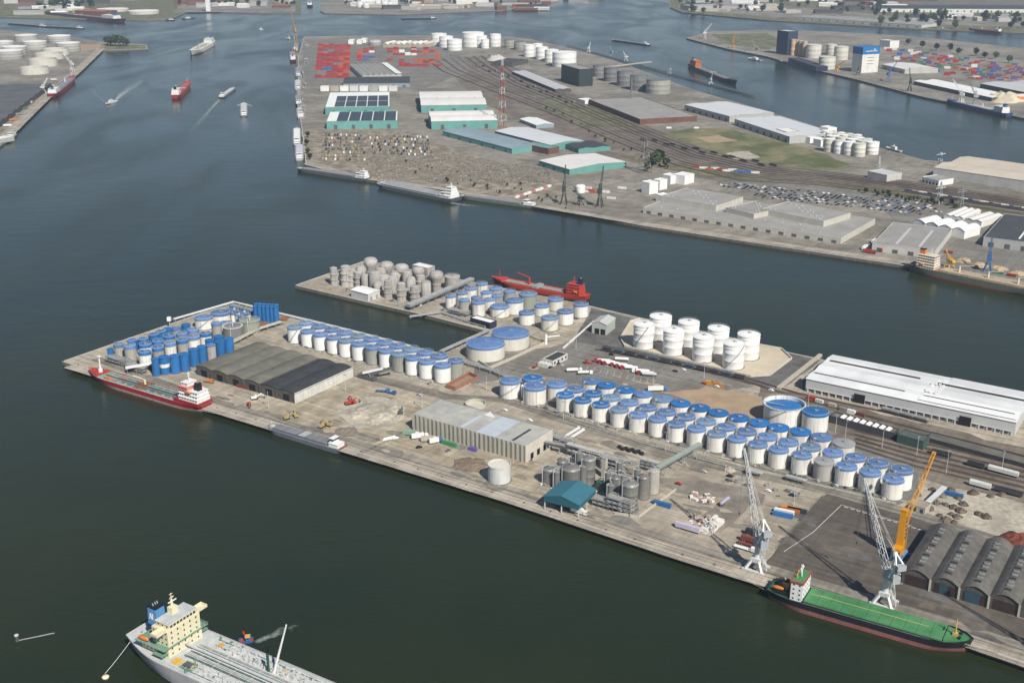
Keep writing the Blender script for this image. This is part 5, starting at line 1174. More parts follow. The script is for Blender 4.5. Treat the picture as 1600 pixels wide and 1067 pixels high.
deck_green = mat('deck_green',(.20,.27,.225),.8,.2,.3,0,col2=(.27,.31,.27),s2=.1); deck_hatch = mat('hatch_green',(.055,.20,.075),.6,.12,.12,0,col2=(.085,.24,.10),s2=.08,streak=0); deck_grey = mat('deck_grey',(.27,.275,.28),.8,.15,.2,0,col2=(.22,.22,.22),s2=.08)
deck_pale = mat('deck_pale',(.55,.55,.55),.75,.14,.2,0,col2=(.45,.48,.465),s2=.08); ship_white = mat('ship_white',(.78,.78,.75),.45,.05,.3,0,streak=.12); ship_cream = mat('ship_cream',(.72,.66,.46),.5,.05,.3,0,streak=.12); deck_red = mat('deck_oxide',(.34,.07,.04),.7,.15,.3,0); mast_orange = mat('mast_buff',(.60,.33,.10),.5,.1,.3,0); dk_blue = mat('funnel_blue',(.10,.27,.52),.45,.08,.3,0); navy = mat('funnel_navy',(.02,.03,.08),.5,.1,.3,0); barge_grey = mat('barge_grey',(.17,.185,.21),.55,.1,.15,0,streak=.2); hatch_grey = mat('hatch_grey',(.24,.245,.26),.6,.1,.2,0); pipe_green = mat('pipe_deck_green',(.10,.19,.16),.6,.15,.3,0)
AXU = U(DIR_A); NB = Vector((-AXU.y,AXU.x,0))
def quay_ship_px(near_bow, near_stern, B):
    """centreline ends, given the side of the hull nearest the camera at the waterline"""
    return None
def ship_near(name, label, cat, bow, stern, B, *a, **k):
    p = W(*bow,0.0); q = W(*stern,0.0); d = (p-q).normalized(); n = Vector((-d.y,d.x,0)); n = n if n.y > 0 else -n
    def px(v):
        z = v.z-CAM_H; dd = depth(v); return (CX+F_PX*v.x/dd, proj_y(v))
    return ship(name, label, cat, px(p+n*B/2), px(q+n*B/2), B, *a, **k)
# -- red tanker at the tip quay
t, L = ship_near('tanker_ship','red hulled tanker with green deck and white bridge at the pier tip','ship',(126,592),(311,648),17,5.2,[boot_pink,red_hull],deck_green,sheer=2.2,boot=1.9,bulwark=.5,bowf=.2)
h0 = 4.7
obj('poop', MB().box(-L/2+1.5,-L/2+28,-7.2,7.2,h0-.1,h0+2.4), red_hull, t)
z,_ = house(t,-L/2+3,-L/2+23,13,h0+2.4,3,ship_white,2.7,.5); z2,_ = house(t,-L/2+13,-L/2+22.5,13,z,1,mat('bridge_red_white',(.62,.22,.2),.5,.1,.3,0),2.7,.3); house(t,-L/2+14,-L/2+21,9,z2,1,ship_white,2.6,.3)
mast(t,-L/2+17,z2+2.6,8,ship_white); funnel(t,-L/2+8,z,5,4,5,black_hull,black)
for s in (-1,1): lifeboat(t,(-L/2+12,s*6.8,z-.4),orange_p)
lifeboat(t,(L/2-40,-2,h0+.9),red_p,12,'deck_tank'); lifeboat(t,(L/2-30,4.5,h0+.9),orange_p,12,'deck_tank')
for k in range(7):
    y = -4.5+k*1.5; obj('pipe', MB().tube((-L/2+28,y,h0+.7),(L/2-28-(k%3)*8,y,h0+.7),.28,6), pipe_green if k % 2 else steel_mid, t)
obj('catwalk', MB().box(-L/2+27,L/2-22,-.6,.6,h0+1.8,h0+2.0), steel_mid, t)
for i in range(9):
    for s in (-4.6,4.6): obj('hatch', MB().cyl((-L/2+34+i*8.5,s,h0-.1),1.1,1.0,10), steel_mid, t)
g = MB(); 
for k in range(5): g.bar((-2+k*2,-7.6,h0+1.2),(-2+k*2,7.6,h0+1.2),.4,.4)
obj('manifold', g.box(-3,7,-1.5,1.5,h0-.05,h0+2.6), rust, t); g = MB().cyl((0,0,h0),.8,6,10).bar((0,0,h0+6),(12,1,h0+7.5),.8,.8); obj('crane', g, ship_cream, t)
obj('forecastle', MB().prism([(L/2-18,-6.6),(L/2-9,-5),(L/2-3,-1.8),(L/2-3,1.8),(L/2-9,5),(L/2-18,6.6)],h0-.1,h0+1.9), red_p, t)
g = MB().cyl((L/2-15,0,h0+1.8),1.7,2.6,12).tube((L/2-15,0,h0+4),(L/2-15,0,h0+15),.75,8,0,.5).obox((L/2-15,0,h0+14.5),(2.2,2.2,1)); obj('foremast', g, ship_white, t)
for s in (-2,2): obj('windlass', MB().tube((L/2-10,s-1,h0+2.5),(L/2-10,s+1,h0+2.5),.7,8), red_p, t)
railing(t,[(-L/2+28,-8.0,h0),(L/2-20,-8.0,h0+.3)]); railing(t,[(-L/2+28,8.0,h0),(L/2-20,8.0,h0+.3)])
# -- green coaster
t, L = ship_near('cargo_ship','cargo ship with long bright green hatches and white bridge at the crane quay','ship',(1513,1033),(1193,940),18,5.8,[mat('boot_dusty_red',(.27,.11,.10),.7,.2,.15,0,streak=.3),black_hull],mat('deck_dark_green',(.03,.085,.05),.7,.2,.3,0),sheer=2.6,boot=2.4,bulwark=.8,bowf=.15,rake=.03)
h0 = 4.8; x0, x1 = -L/2+21, L/2-14
obj('coaming', MB().box(x0,x1,-7.7,7.7,h0-.1,h0+1.4), black_hull, t); n = 11
for i in range(n):
    a, b_ = x0+(x1-x0)*i/n, x0+(x1-x0)*(i+1)/n
    obj('hatch_cover', MB().yprism([(a+.06,h0+1.4),(b_-.06,h0+1.4),(b_-.06,h0+2.1),(b_-.25,h0+2.2),(a+.25,h0+2.2),(a+.06,h0+2.1)],-7.9,7.9), deck_hatch, t)
g = MB()
for a, b_ in (((x0+2,.5),(x0+9,1.3)),((x0+9,1.3),(x0+18,1.0)),((x0+18,1.0),(x1-8,1.2))): g.bar((a[0],a[1],h0+2.36),(b_[0],b_[1],h0+2.36),.3,.08)
obj('hatch_rope', g, mat('rope_yellow',(.55,.50,.22),.8,.1,.5,0), t)
for s in (-1,1): obj('side_rail', MB().bar((x0,s*8.5,h0+.85),(x1,s*8.5,h0+.85),.18,.5), steel_mid if s < 0 else black_hull, t)
z,_ = house(t,-L/2+13.5,-L/2+20,14,h0,4,ship_white,2.75,.0,ledge=.02,sp=3.0,ww_=.7); 
obj('monkey_island_edge', MB().box(-L/2+13,-L/2+20.5,-7.6,7.6,z+.1,z+.9), red_p, t); obj('top_deck', MB().box(-L/2+13.6,-L/2+19.9,-7,7,z+.88,z+.98), deck_hatch, t)
mast(t,-L/2+17,z+.9,7,ship_white,3); mast(t,-L/2+15.5,z+.9,5,mast_orange,1,'mast',-3); mast(t,-L/2+15.5,z+.9,5,ship_white,1,'mast',3.5)
obj('aft_house', MB().box(-L/2+4,-L/2+13.4,-5.5,5.5,h0-.1,h0+2.6), black_hull, t); funnel(t,-L/2+9,h0+2.6,3.4,3,3.6,mast_orange,black); lifeboat(t,(-L/2+6,-4.2,h0+3.6),orange_p); g = MB()
for i in range(8): g.cyl((-L/2+4.5+i*1.1,-4+(i*37%8),h0+2.5),.35,1.3,7)
obj('deck_vents', g, mast_orange, t)
obj('forecastle', MB().prism([(L/2-13.5,-6.8),(L/2-8,-5.2),(L/2-3,-2.2),(L/2-2,0),(L/2-3,2.2),(L/2-8,5.2),(L/2-13.5,6.8)],h0-.1,h0+2.4), deck_hatch, t)
g = MB().tube((L/2-9,0,h0+2.3),(L/2-9,0,h0+12),.5,8,0,.25).bar((L/2-9,-2,h0+9),(L/2-9,2,h0+9),.4,.4).obox((L/2-9,0,h0+2.3),(2.4,2,1.6)); obj('foremast', g, mast_orange, t)
for s in (-2.4,2.4): obj('windlass', MB().tube((L/2-6.5,s-.9,h0+3.0),(L/2-6.5,s+.9,h0+3.0),.7,8), black_hull, t)
obj('bulbous_bow', MB().lathe([(.05,0),(1.3,.6),(1.7,2.0),(1.5,3.6),(1.2,5)],12), boot_red, t, (L/2-3.2,0,-.6)); [o for o in t.children if o.name.startswith('bulbous')][0].rotation_euler=(0,-math.pi/2,0)
# -- inland barge at the dirt quay
def barge(name, label, bow, stern, B, near=True, group=None, hm=None, dm=None, wheel=ship_white, zd=2.6, open_hold=False, cat='barge'):
    fn = ship_near if near else ship
    t, L = fn(name, label, cat, bow, stern, B, zd, [black_hull, hm or barge_grey], deck_grey, group, sheer=.8, boot=.3, bulwark=.25, bowf=.1, sternf=.05, sternw=.85, n=18)
    x0, x1 = -L/2+L*.19, L/2-L*.1; w = B*.76; h0 = zd-.3
    obj('coaming', MB().box(x0,x1,-w/2,-w/2+.3,h0-.1,h0+1.3).box(x0,x1,w/2-.3,w/2,h0-.1,h0+1.3).box(x0,x0+.3,-w/2+.3,w/2-.3,h0-.1,h0+1.3).box(x1-.3,x1,-w/2+.3,w/2-.3,h0-.1,h0+1.3), hm or barge_grey, t)
    if open_hold: obj('cargo', MB().box(x0+.3,x1-.3,-w/2+.3,w/2-.3,h0-.1,h0+.55), dm or steel_dark, t)
    else:
        n = max(4,int((x1-x0)/7))
        for i in range(n): obj('hatch_cover', MB().yprism([(x0+(x1-x0)*i/n+.08,h0+1.25),(x0+(x1-x0)*(i+1)/n-.08,h0+1.25),(x0+(x1-x0)*(i+1)/n-.4,h0+1.75),(x0+(x1-x0)*i/n+.4,h0+1.75)],-w/2-.1,w/2+.1), dm or hatch_grey, t)
    o = obj('deckhouse', MB().box(-L/2+L*.035,-L/2+L*.15,-B*.36,B*.36,h0-.1,h0+2.8).box(-L/2+L*.03,-L/2+L*.155,-B*.39,B*.39,h0+2.78,h0+2.95), wheel, t)
    o2 = obj('wheelhouse', MB().box(-L/2+L*.1,-L/2+L*.142,-B*.28,B*.28,h0+2.9,h0+6.2).box(-L/2+L*.095,-L/2+L*.147,-B*.34,B*.34,h0+6.15,h0+6.4), wheel, t)
    obj('window', MB().box(-L/2+L*.098,-L/2+L*.1437,-B*.285,B*.285,h0+4.4,h0+5.6), glass_dark, o2)
    obj('bow_gear', MB().obox((L/2-L*.055,0,h0-.1),(2.5,B*.35,1.3)).tube((L/2-L*.04,0,h0),(L/2-L*.04,0,h0+5),.15,5), steel_pale, t)
    return t, L
t, L = barge('cargo_barge','long grey inland barge with red and white stern at the dirt quay',(413,675),(530,711),10,zd=3.6,hm=mat('barge_hull_blue_grey',(.13,.145,.175),.55,.15,.15,0),dm=mat('barge_hatch_grey',(.19,.195,.215),.6,.12,.2,.1))
obj('car_on_deck', MB().box(-L/2+L*.16,-L/2+L*.185,-2,2,1.3,2.2), black, t) if False else None
obj('stern_rail', MB().box(-L/2+.2,-L/2+.6,-3.6,3.6,3.2,4.4), red_p, t)
for i in range(4): obj('hatch_gear', MB().box(-2+i*1.4,-1.6+i*1.4,-4.2,4.2,5.2,5.5), steel_pale, t)
# -- big grey tanker in the foreground
d_ = U(R(-32.0)); n_ = Vector((-d_.y,d_.x,0))
S0 = W(231,972,9.0); S0.z = 0; S0 = S0 - n_*7 
B, L = 34.0, 196.0; c = S0 + d_*(L/2) + n_*2.0 
t = thing('tanker_ship','large pale grey tanker with cream bridge and blue funnel in the near water','ship',(c.x,c.y,0),R(-32.0))
hm, dm = hull_mesh(L,B,9.0,[black_hull,grey_hull],boot=1.2,sheer=2.5,bowf=.16,sternf=.17,sternw=.55,bulwark=.25,n=34); obj('hull', hm, [black_hull,mat('hull_pale_grey',(.40,.40,.41),.55,.06,.15,0,streak=.2)], t, smooth=True); obj('deck', dm, deck_pale, t)
h0 = 8.75; X = -L/2
house(t,X+14,X+33,22,h0,2,ship_cream,2.9,0,True,ledge=.02,sp=3.6,ww_=.8); z = h0+5.8
z1,_ = house(t,X+22,X+33,21,z,3,ship_cream,2.9,.0,True,ledge=.02,sp=3.4,ww_=.8); bz = z1
obj('wing', MB().box(X+28,X+32.5,-16.5,16.5,bz-.1,bz+.25).box(X+28,X+28.25,-16.5,16.5,bz+.2,bz+1.4).box(X+32.25,X+32.5,-16.5,16.5,bz+.2,bz+1.4).box(X+28.25,X+32.25,-16.5,-16.2,bz+.2,bz+1.4).box(X+28.25,X+32.25,16.2,16.5,bz+.2,bz+1.4), ship_cream, t)
br,_ = house(t,X+24,X+32.8,18,bz+.2,1,ship_cream,2.9,0,True,'bridge'); obj('top_deck', MB().box(X+23.6,X+33.1,-9.3,9.3,br+.15,br+.4), deck_pale, t)
obj('boat_deck', MB().box(X+13,X+34,-14.5,14.5,z-.06,z+.2), deck_hatch if False else mat('deck_sage',(.16,.28,.20),.75,.15,.3,0), t); railing(t,[(X+13,-14.4,z+.2),(X+34,-14.4,z+.2)]); railing(t,[(X+13,14.4,z+.2),(X+34,14.4,z+.2)])
obj('side_deck', MB().box(X+26,X+33,-15.2,-10.6,h0+2.7,h0+2.95).box(X+26,X+33,10.6,15.2,h0+2.7,h0+2.95), mat('deck_sage',(.16,.28,.20)), t)
funnel(t,X+14,z+2.4,6.5,6.4,9.0,dk_blue,black); obj('funnel_base', MB().box(X+10.2,X+17.9,-3.6,3.6,z+.1,z+2.5), navy, t)
g = MB(); fx, fy = X+14, -3.2                                     # white strokes on the funnel side
for a, b_ in (((-1.7,3.6),(-1.0,6.9)),((-1.0,6.9),(-.3,3.6)),((.4,3.6),(.4,6.9))): g.bar((fx+a[0],fy-.06,z+2+a[1]),(fx+b_[0],fy+.04,z+2+b_[1]),.35,.35)
obj('funnel_mark', g, ship_white, t); g = MB()
for a, b_ in (((-1.7,3.6),(-1.0,6.9)),((-1.0,6.9),(-.3,3.6)),((.4,3.6),(.4,6.9))): g.bar((fx+a[0],-fy+.06,z+2+a[1]),(fx+b_[0],-fy-.04,z+2+b_[1]),.35,.35)
obj('funnel_mark', g, ship_white, t)
m_ = mast(t,X+26,br+.3,11,ship_cream,3); obj('radar', MB().bar((X+26.5,-2.6,br+7),(X+26.5,2.6,br+7),.4,.5), ship_white, t); obj('mast_house', MB().box(X+24.6,X+28,-2,2,br+.3,br+4).tube((X+26,0,br+3),(X+26,0,br+8),.9,8,0,.5), ship_cream, t)
for s in (-1,1):
    lifeboat(t,(X+18,s*12.6,z+1.6),orange_p,8); [obj('davit', MB().bar((X+q_,s*12,z),(X+q_,s*13.6,z+3.4),.35,.35), ship_cream, t) for q_ in (15,21)]
for k in range(12):
    y = -5.5+k*1.0; obj('pipe', MB().tube((X+38,y,h0+.9),(X+178,y,h0+.9),[.3,.22,.4][k%3],6), [pipe_green,steel_pale,pipe_m,deck_pale][k%4], t)
obj('catwalk', MB().box(X+34,X+178,-.8,.8,h0+2.3,h0+2.5), steel_pale, t); railing(t,[(X+34,.8,h0+2.5),(X+178,.8,h0+2.5)]); railing(t,[(X+34,-.8,h0+2.5),(X+178,-.8,h0+2.5)])
for k in range(24): obj('pipe_support', MB().bar((X+39+k*5.8,-6.2,h0+.4),(X+39+k*5.8,6.2,h0+.4),.3,.7), steel_mid, t)
for k in range(9):
    for s in (-1,1):
        obj('deck_rib', MB().box(X+40+k*14,X+40.4+k*14,s*7.2-.01,s*14.6 if s > 0 else -7.2,h0-.02,h0+.5) if s > 0 else MB().box(X+40+k*14,X+40.4+k*14,-14.6,-7.2,h0-.02,h0+.5), deck_pale, t)
        obj('tank_hatch', MB().cyl((X+47+k*14,s*10,h0-.05),1.3,1.1,12), [yellow_p,steel_pale,pipe_green][k%3], t); obj('vent_post', MB().tube((X+50+k*14,s*8.2,h0),(X+50+k*14,s*8.2,h0+2.6),.2,5), steel_pale, t)
obj('helideck_mark', MB().box(X+42,X+50,-13.5,-7.5,h0+.02,h0+.35), mat('deck_sage',(.16,.28,.20)), t); obj('winch', MB().box(X+43.5,X+48,-12,-9,h0+.3,h0+1.5), steel_dark, t); obj('pump_hatch', MB().box(X+36,X+41,-12.8,-8.5,h0+.02,h0+.4), yellow_p, t)
obj('derrick', MB().tube((X+84,8,h0),(X+91,11.5,h0+27),.75,10,0,.35), ship_white, t); obj('derrick_post', MB().tube((X+82.5,6,h0),(X+82.5,6,h0+11),.7,10), mat('post_dark_green',(.02,.08,.06),.5), t)
railing(t,[(X+34,-15.1,h0),(X+150,-15.1,h0)]); railing(t,[(X+34,15.1,h0),(X+150,15.1,h0)]); g = MB()
rr_ = random.Random(11)
for k in range(330): g.obox((X+52+rr_.uniform(0,110), rr_.choice((-1,1))*rr_.uniform(7.4,14.3) if k % 3 else rr_.uniform(8,14.3), h0-.02), (rr_.uniform(.5,2),rr_.uniform(.5,2),rr_.uniform(.4,1.7)), rr_.uniform(0,1.5))
stuff(obj('deck_fittings', g, steel_pale, t)); g = MB()
for k in range(80): g.obox((X+40+rr_.uniform(0,120), rr_.choice((-1,1))*rr_.uniform(6.8,15.2), h0-.02), (rr_.uniform(.3,1.4),rr_.uniform(.3,1.4),rr_.uniform(.4,1.5)), rr_.uniform(0,1.5))
stuff(obj('dark_fittings', g, pipe_green, t)); g = MB()
for s in (-1,1):
    for y_ in (9.2,11.6,13.4): obj('side_pipe', MB().tube((X+44,s*y_,h0+.5),(X+176,s*y_,h0+.5),.2,5), [pipe_m,pipe_green,steel_pale][int(y_)%3], t)
for k in range(12): obj('cross_pipe', MB().tube((X+46+k*11,-13.6,h0+.75),(X+46+k*11,13.6,h0+.75),.17,5), steel_pale if k % 2 else pipe_m, t)
g = MB()
for k in range(40): g.obox((X+4+rr_.uniform(0,9), rr_.uniform(-7,7), h0), (rr_.uniform(.4,1.6),rr_.uniform(.4,1.6),rr_.uniform(.4,1.5)), rr_.uniform(0,1.5))
stuff(obj('stern_fittings', g, steel_mid, t)); TK = t
# mooring buoy and line, launch, wake
p = W(165,1058,0); t = thing('mooring_buoy','small yellowish mooring buoy off the grey tanker stern','buoy',(p.x,p.y,0)); obj('float', MB().lathe([(.1,-.5),(1.6,-.3),(1.8,.5),(1.2,1.2),(.3,1.4)],14), ship_cream, t, smooth=True); obj('post', MB().tube((0,0,1.2),(0,0,2.6),.25,6), steel_mid, t)
q = S0+d_*5-n_*9+Vector((0,0,8.4)); mb = MB(); a = Vector((p.x,p.y,2.3)); pts = [a.lerp(q,i/8)-Vector((0,0,.35*math.sin(math.pi*i/8))) for i in range(9)]; mb.path(pts,.13,4); tag(obj('mooring_line', mb, white_hull),'slack pale mooring line from the grey tanker stern to its buoy','rope')
p = W(27,1001,0); t = thing('mooring_dolphin','lone dark dolphin post with a floating boom in open water','dolphin',(p.x,p.y,0)); obj('pile', MB().tube((0,0,-1),(0,0,3.2),.9,8), steel_dark, t); obj('cap', MB().cyl((0,0,3.2),1.1,.5,10), steel_pale, t); e = W(85,989,0)-p; obj('boom', MB().path([(0,0,.25),(e.x*.5,e.y*.5,.2),(e.x,e.y,.25)],.28,6), steel_mid, t)
t, L = ship('launch','small launch with blue house and red flag mast alongside the grey tanker','boat',(372,1004),(397,1001),4.2,1.5,[black_hull,blue_hull],deck_red,sheer=.6,boot=.3,n=14)
house(t,-L/2+2,0,2.8,1.2,1,cab_blue,2,0); obj('cabin_roof', MB().box(-L/2+1.8,.3,-1.6,1.6,3.2,3.4), yellow_p, t); mast(t,.5,3,3.4,red_p,1)
foam = bpy.data.materials.new('foam'); foam.use_nodes = True
nt = foam.node_tree; N = nt.nodes; Lk = nt.links; bs = N['Principled BSDF']; bs.inputs['Base Color'].default_value = (.55,.58,.58,1); bs.inputs['Roughness'].default_value = .9
tc = N.new('ShaderNodeNewGeometry'); nz = N.new('ShaderNodeTexNoise'); nz.inputs['Scale'].default_value = .25; nz.inputs['Detail'].default_value = 6; Lk.new(tc.outputs['Position'], nz.inputs['Vector'])
at = N.new('ShaderNodeAttribute'); at.attribute_name = 'fade'; mm = N.new('ShaderNodeMath'); mm.operation = 'ADD'; Lk.new(nz.outputs['Fac'], mm.inputs[0]); Lk.new(at.outputs['Fac'], mm.inputs[1])
mr = N.new('ShaderNodeMapRange'); mr.inputs[1].default_value = .85; mr.inputs[2].default_value = 1.55; mr.inputs[4].default_value = .7; Lk.new(mm.outputs[0], mr.inputs[0]); Lk.new(mr.outputs[0], bs.inputs['Alpha'])
def wake(pts, w0, w1, label, s0=.95, s1=.45, z=.05):
    """a thin sheet of foam left on the water along a line of pixels"""
    p = [W(*q,0.0) for q in pts]; v = []; fd = []; n = len(p); rn = random.Random(int(pts[0][0]))
    p2 = []
    for i in range(n-1):
        for k in range(6): p2.append((p[i].lerp(p[i+1],k/6),(i+k/6)/(n-1)))
    p2.append((p[-1],1.0)); f = []
    for i,(c,tt) in enumerate(p2):
        d = (p2[min(i+1,len(p2)-1)][0]-p2[max(i-1,0)][0]).normalized(); nn = Vector((-d.y,d.x,0)); w = (w0+(w1-w0)*tt)*rn.uniform(.85,1.15)
        for k in (-1,-.5,0,.5,1): v.append(tuple(c+nn*w/2*k+Vector((0,0,z)))); fd.append((s0+(s1-s0)*tt)*(1-abs(k)**2*.75)*(1 if i else .6))
    for i in range(len(p2)-1):
        for k in range(4): a = i*5+k; f.append((a,a+1,a+6,a+5))
    me = bpy.data.meshes.new('wake'); me.from_pydata(v,[],f); at_ = me.attributes.new('fade','FLOAT','POINT'); at_.data.foreach_set('value', fd); me.materials.append(foam)
    return stuff(link('wake', me), label, 'wake')
wake([(399,1003),(425,992),(465,975)],4,12,'foamy wake curling away from the blue launch',.9,.35)

# ------------------------------------------------------------------ cranes
crane_grey = mat('crane_pale_grey',(.60,.61,.60),.5,.08,.3,0,streak=.15); crane_house = mat('crane_house_grey',(.36,.38,.40),.5,.08,.3,0,streak=.15)
def harbour_crane(base, tip_px, tip_h, label, foot_h=21, yaw=None, scale=1.0):
    p = W(*base); tip = W(*tip_px, Z0+tip_h); d = tip-p; az = math.atan2(d.y,d.x); rch = math.hypot(d.x,d.y)
    t = thing('portal_crane', label, 'crane', (p.x,p.y,Z0), az, 'pale grey portal cranes on the quay'); rq = DIR_A-az; s = scale
    def pr(x,y): return (x*math.cos(rq)-y*math.sin(rq), x*math.sin(rq)+y*math.cos(rq))
    g = MB()
    for sx in (-1,1):
        for sy in (-1,1):
            a = pr(sx*5,sy*4.5); b_ = pr(sx*2,sy*2); g.bar((a[0],a[1],1.0),(b_[0],b_[1],6.5),1.4,1.4)
    c4 = [pr(-2.8,-2.8),pr(2.8,-2.8),pr(2.8,2.8),pr(-2.8,2.8)]; g.prism(c4,5.6,8.0)
    obj('portal', g, crane_grey, t)
    for sy in (-1,1):
        a = pr(-6.5,sy*4.5); b_ = pr(6.5,sy*4.5); o = obj('bogie_beam', MB().bar((a[0],a[1],1.0),(b_[0],b_[1],1.0),1.5,1.1), crane_grey, t)
        g = MB()
        for k in range(6): a = pr(-6+k*2.4,sy*4.5-.5); b_ = pr(-6+k*2.4,sy*4.5+.5); g.tube((a[0],a[1],.42),(b_[0],b_[1],.42),.45,8)
        obj('rail_wheels', g, steel_dark, o)
    obj('stair_tower', MB().lattice((*pr(5.5,0),.2),(*pr(3.2,0),13),1.8,1.8,5,.12), steel_pale, t)
    obj('column', MB().lathe([(1.8,7.9),(1.5,13.5),(1.6,15.5),(2.4,16.2),(2.4,17)],18), crane_grey, t, smooth=True)
    obj('machine_house', MB().xprism([(-2.3,17.0),(2.3,17.0),(2.3,20.8),(1.8,21.6),(-1.8,21.6),(-2.3,20.8)],-8.5,.6), crane_house, t)
    o = obj('operator_cabin', MB().box(1.6,4.2,-3.4,-1.2,17.4,20), crane_grey, t); obj('window', MB().box(4.15,4.28,-3.25,-1.35,18.1,19.7), glass_dark, o)
    foot = Vector((1.5,0,foot_h)); ltip = Vector((rch,0,tip_h)); obj('jib', MB().lattice(foot,ltip,3.4,1.0,16,.2,0,3.0,.9,.11), crane_grey, t)
    ap = Vector((-4.5,0,34)); g = MB()
    for sy in (-1.8,1.8): g.tube((1,sy,22.4),(ap.x,sy*.5,ap.z),.32,6); g.tube((-8.5,sy,22.4),(ap.x,sy*.5,ap.z),.28,6); g.tube((-3,sy,22.4),(ap.x+1,sy*.7,28),.2,5); g.tube((-6.5,sy*.75,28),(ap.x+2.0,sy*.7,28),.18,5)
    obj('a_frame', g, crane_grey, t)
    k1 = Vector((-9.5,2.2,30)); g = MB(); g.tube((-5,2.6,20),(k1.x,k1.y,k1.z-1),.55,8); g.tube(k1-Vector((0,0,1)),ap,.45,8); g.tube((-5,-2.6,20),(k1.x,-k1.y,k1.z-1),.55,8); g.tube(Vector((k1.x,-k1.y,29)),ap,.45,8); obj('counter_arm', g, ship_white, t)
    obj('counterweight', MB().obox((k1.x-.8,0,26.5),(3,5.2,3)), crane_house, t)
    g = MB(); g.tube(ap, foot.lerp(ltip,.55)+Vector((0,0,1.2)), .14, 4)
    for sy in (-.5,.5): g.tube(ap+Vector((0,sy,0)), ltip, .09, 4)
    obj('stay', g, steel_pale, t)
    g = MB(); hb = ltip.z*.35
    for sy in (-.25,.25): g.tube(ltip+Vector((0,sy,0)),(ltip.x,sy,hb),.07,3)
    o = obj('hoist_rope', g, steel_mid, t); obj('hook', MB().obox((ltip.x,0,hb-1.2),(1,.7,1.3)), steel_dark, o)
    railing(t,[(-9.5,-2.9,17),(-9.5,2.9,17),(1.5,2.9,17)]); obj('ladder', MB().lattice((2.2,0,8),(2.2,0,17),.6,.6,6,.06), steel_pale, t)
    return t
harbour_crane((1181,889),(1162.7,700),63,'pale grey portal crane at the stern of the green cargo ship')
harbour_crane((1381,943),(1350.5,747),60,'pale grey portal crane amidships of the green cargo ship')
crane_y = mat('crane_yellow',(.62,.27,.012),.45,.08,.3,0); crane_b = mat('crane_blue',(.12,.28,.52),.5,.1,.3,0)
p = W(1404,872); tip = W(1459,709,Z0+47); d = tip-p; az = math.atan2(d.y,d.x); rch = math.hypot(d.x,d.y)
t = thing('mobile_crane','tall yellow mobile harbour crane on a blue chassis by the vaulted sheds','crane',(p.x,p.y,Z0+.1),az)
obj('chassis', MB().box(-7,7,-3,3,1.2,2.8).box(-3,3,-3.4,3.4,2.78,4.2), crane_b, t); g = MB()
for x in (-5.5,5.5): g.bar((x,-8,1.6),(x,8,1.6),1.0,1.0)
obj('outrigger', g, crane_b, t)
for x in (-5.5,5.5):
    for y in (-7.6,7.6): obj('foot', MB().cyl((x,y,-.05),1.3,.4,10).tube((x,y,.3),(x,y,1.5),.3,6), steel_dark, t)
for k in range(6):
    for s in (-2.6,2.6): link('wheel', wheel_mesh(), t, (-4.6+k*1.8,s,.55))
obj('tower', MB()._a([(-2.4,-2.2,4.2),(2.1,-2.2,4.2),(2.1,2.2,4.2),(-2.4,2.2,4.2),(-1.5,-1.6,31),(1.5,-1.6,31),(1.5,1.6,31),(-1.5,1.6,31)],[(0,1,5,4),(1,2,6,5),(2,3,7,6),(3,0,4,7),(4,5,6,7)]), crane_y, t)
obj('machine_house', MB().box(-7.5,-1.8,-2.4,2.4,4.3,9.5), crane_y, t); obj('counterweight', MB().box(-8.6,-7.5,-2.4,2.4,4.3,8), steel_dark, t)
o = obj('operator_cabin', MB().box(1.6,3.8,.3,2.3,19,21.6), crane_b, t); obj('window', MB().box(3.75,3.87,.45,2.15,19.6,21.2), glass_dark, o)
foot = Vector((2.0,0,21)); lt = Vector((rch,0,47)); obj('boom', MB().lattice(foot,lt,2.6,1.5,18,.19,0,2.4,1.3,.11), crane_y, t); obj('boom_head', MB().obox((lt.x,0,lt.z-.5),(1.6,2.2,1.6)), yellow_p, t)
obj('ladder', MB().lattice((1.9,-2.2,4.5),(1.9,-2.2,30.5),.9,.9,14,.07), crane_y, t); g = MB()
for s in (-.7,.7): g.tube((0,s,31.2),lt,.1,4)
obj('stay', g, steel_dark, t); obj('tower_head', MB().box(-1.7,1.7,-1.8,1.8,30.9,31.5).tube((0,-1.4,31.4),(0,1.4,31.4),.8,10), crane_y, t); g = MB()
for k,(h,w) in enumerate(((13.4,1.5),(16.0,.7),(18.3,1.5),(20.9,1.2),(23.4,1.5),(25.8,.8))):                        # dark upright lettering too small to read
    g.box(-1.0,1.0,-2.25+k*.04,-1.75,h,h+.35); g.box(-1.0,-.65,-2.25+k*.04,-1.75,h+.35,h+1.7); g.box(.65,1.0,-2.25+k*.04,-1.75,h+.35,h+w)
obj('lettering', g, steel_dark, t)
# a crane whose foot stands outside the frame at the lower right
harbour_crane((1660,1040),(1650,860),58,'pale grey portal crane standing just past the frame edge')

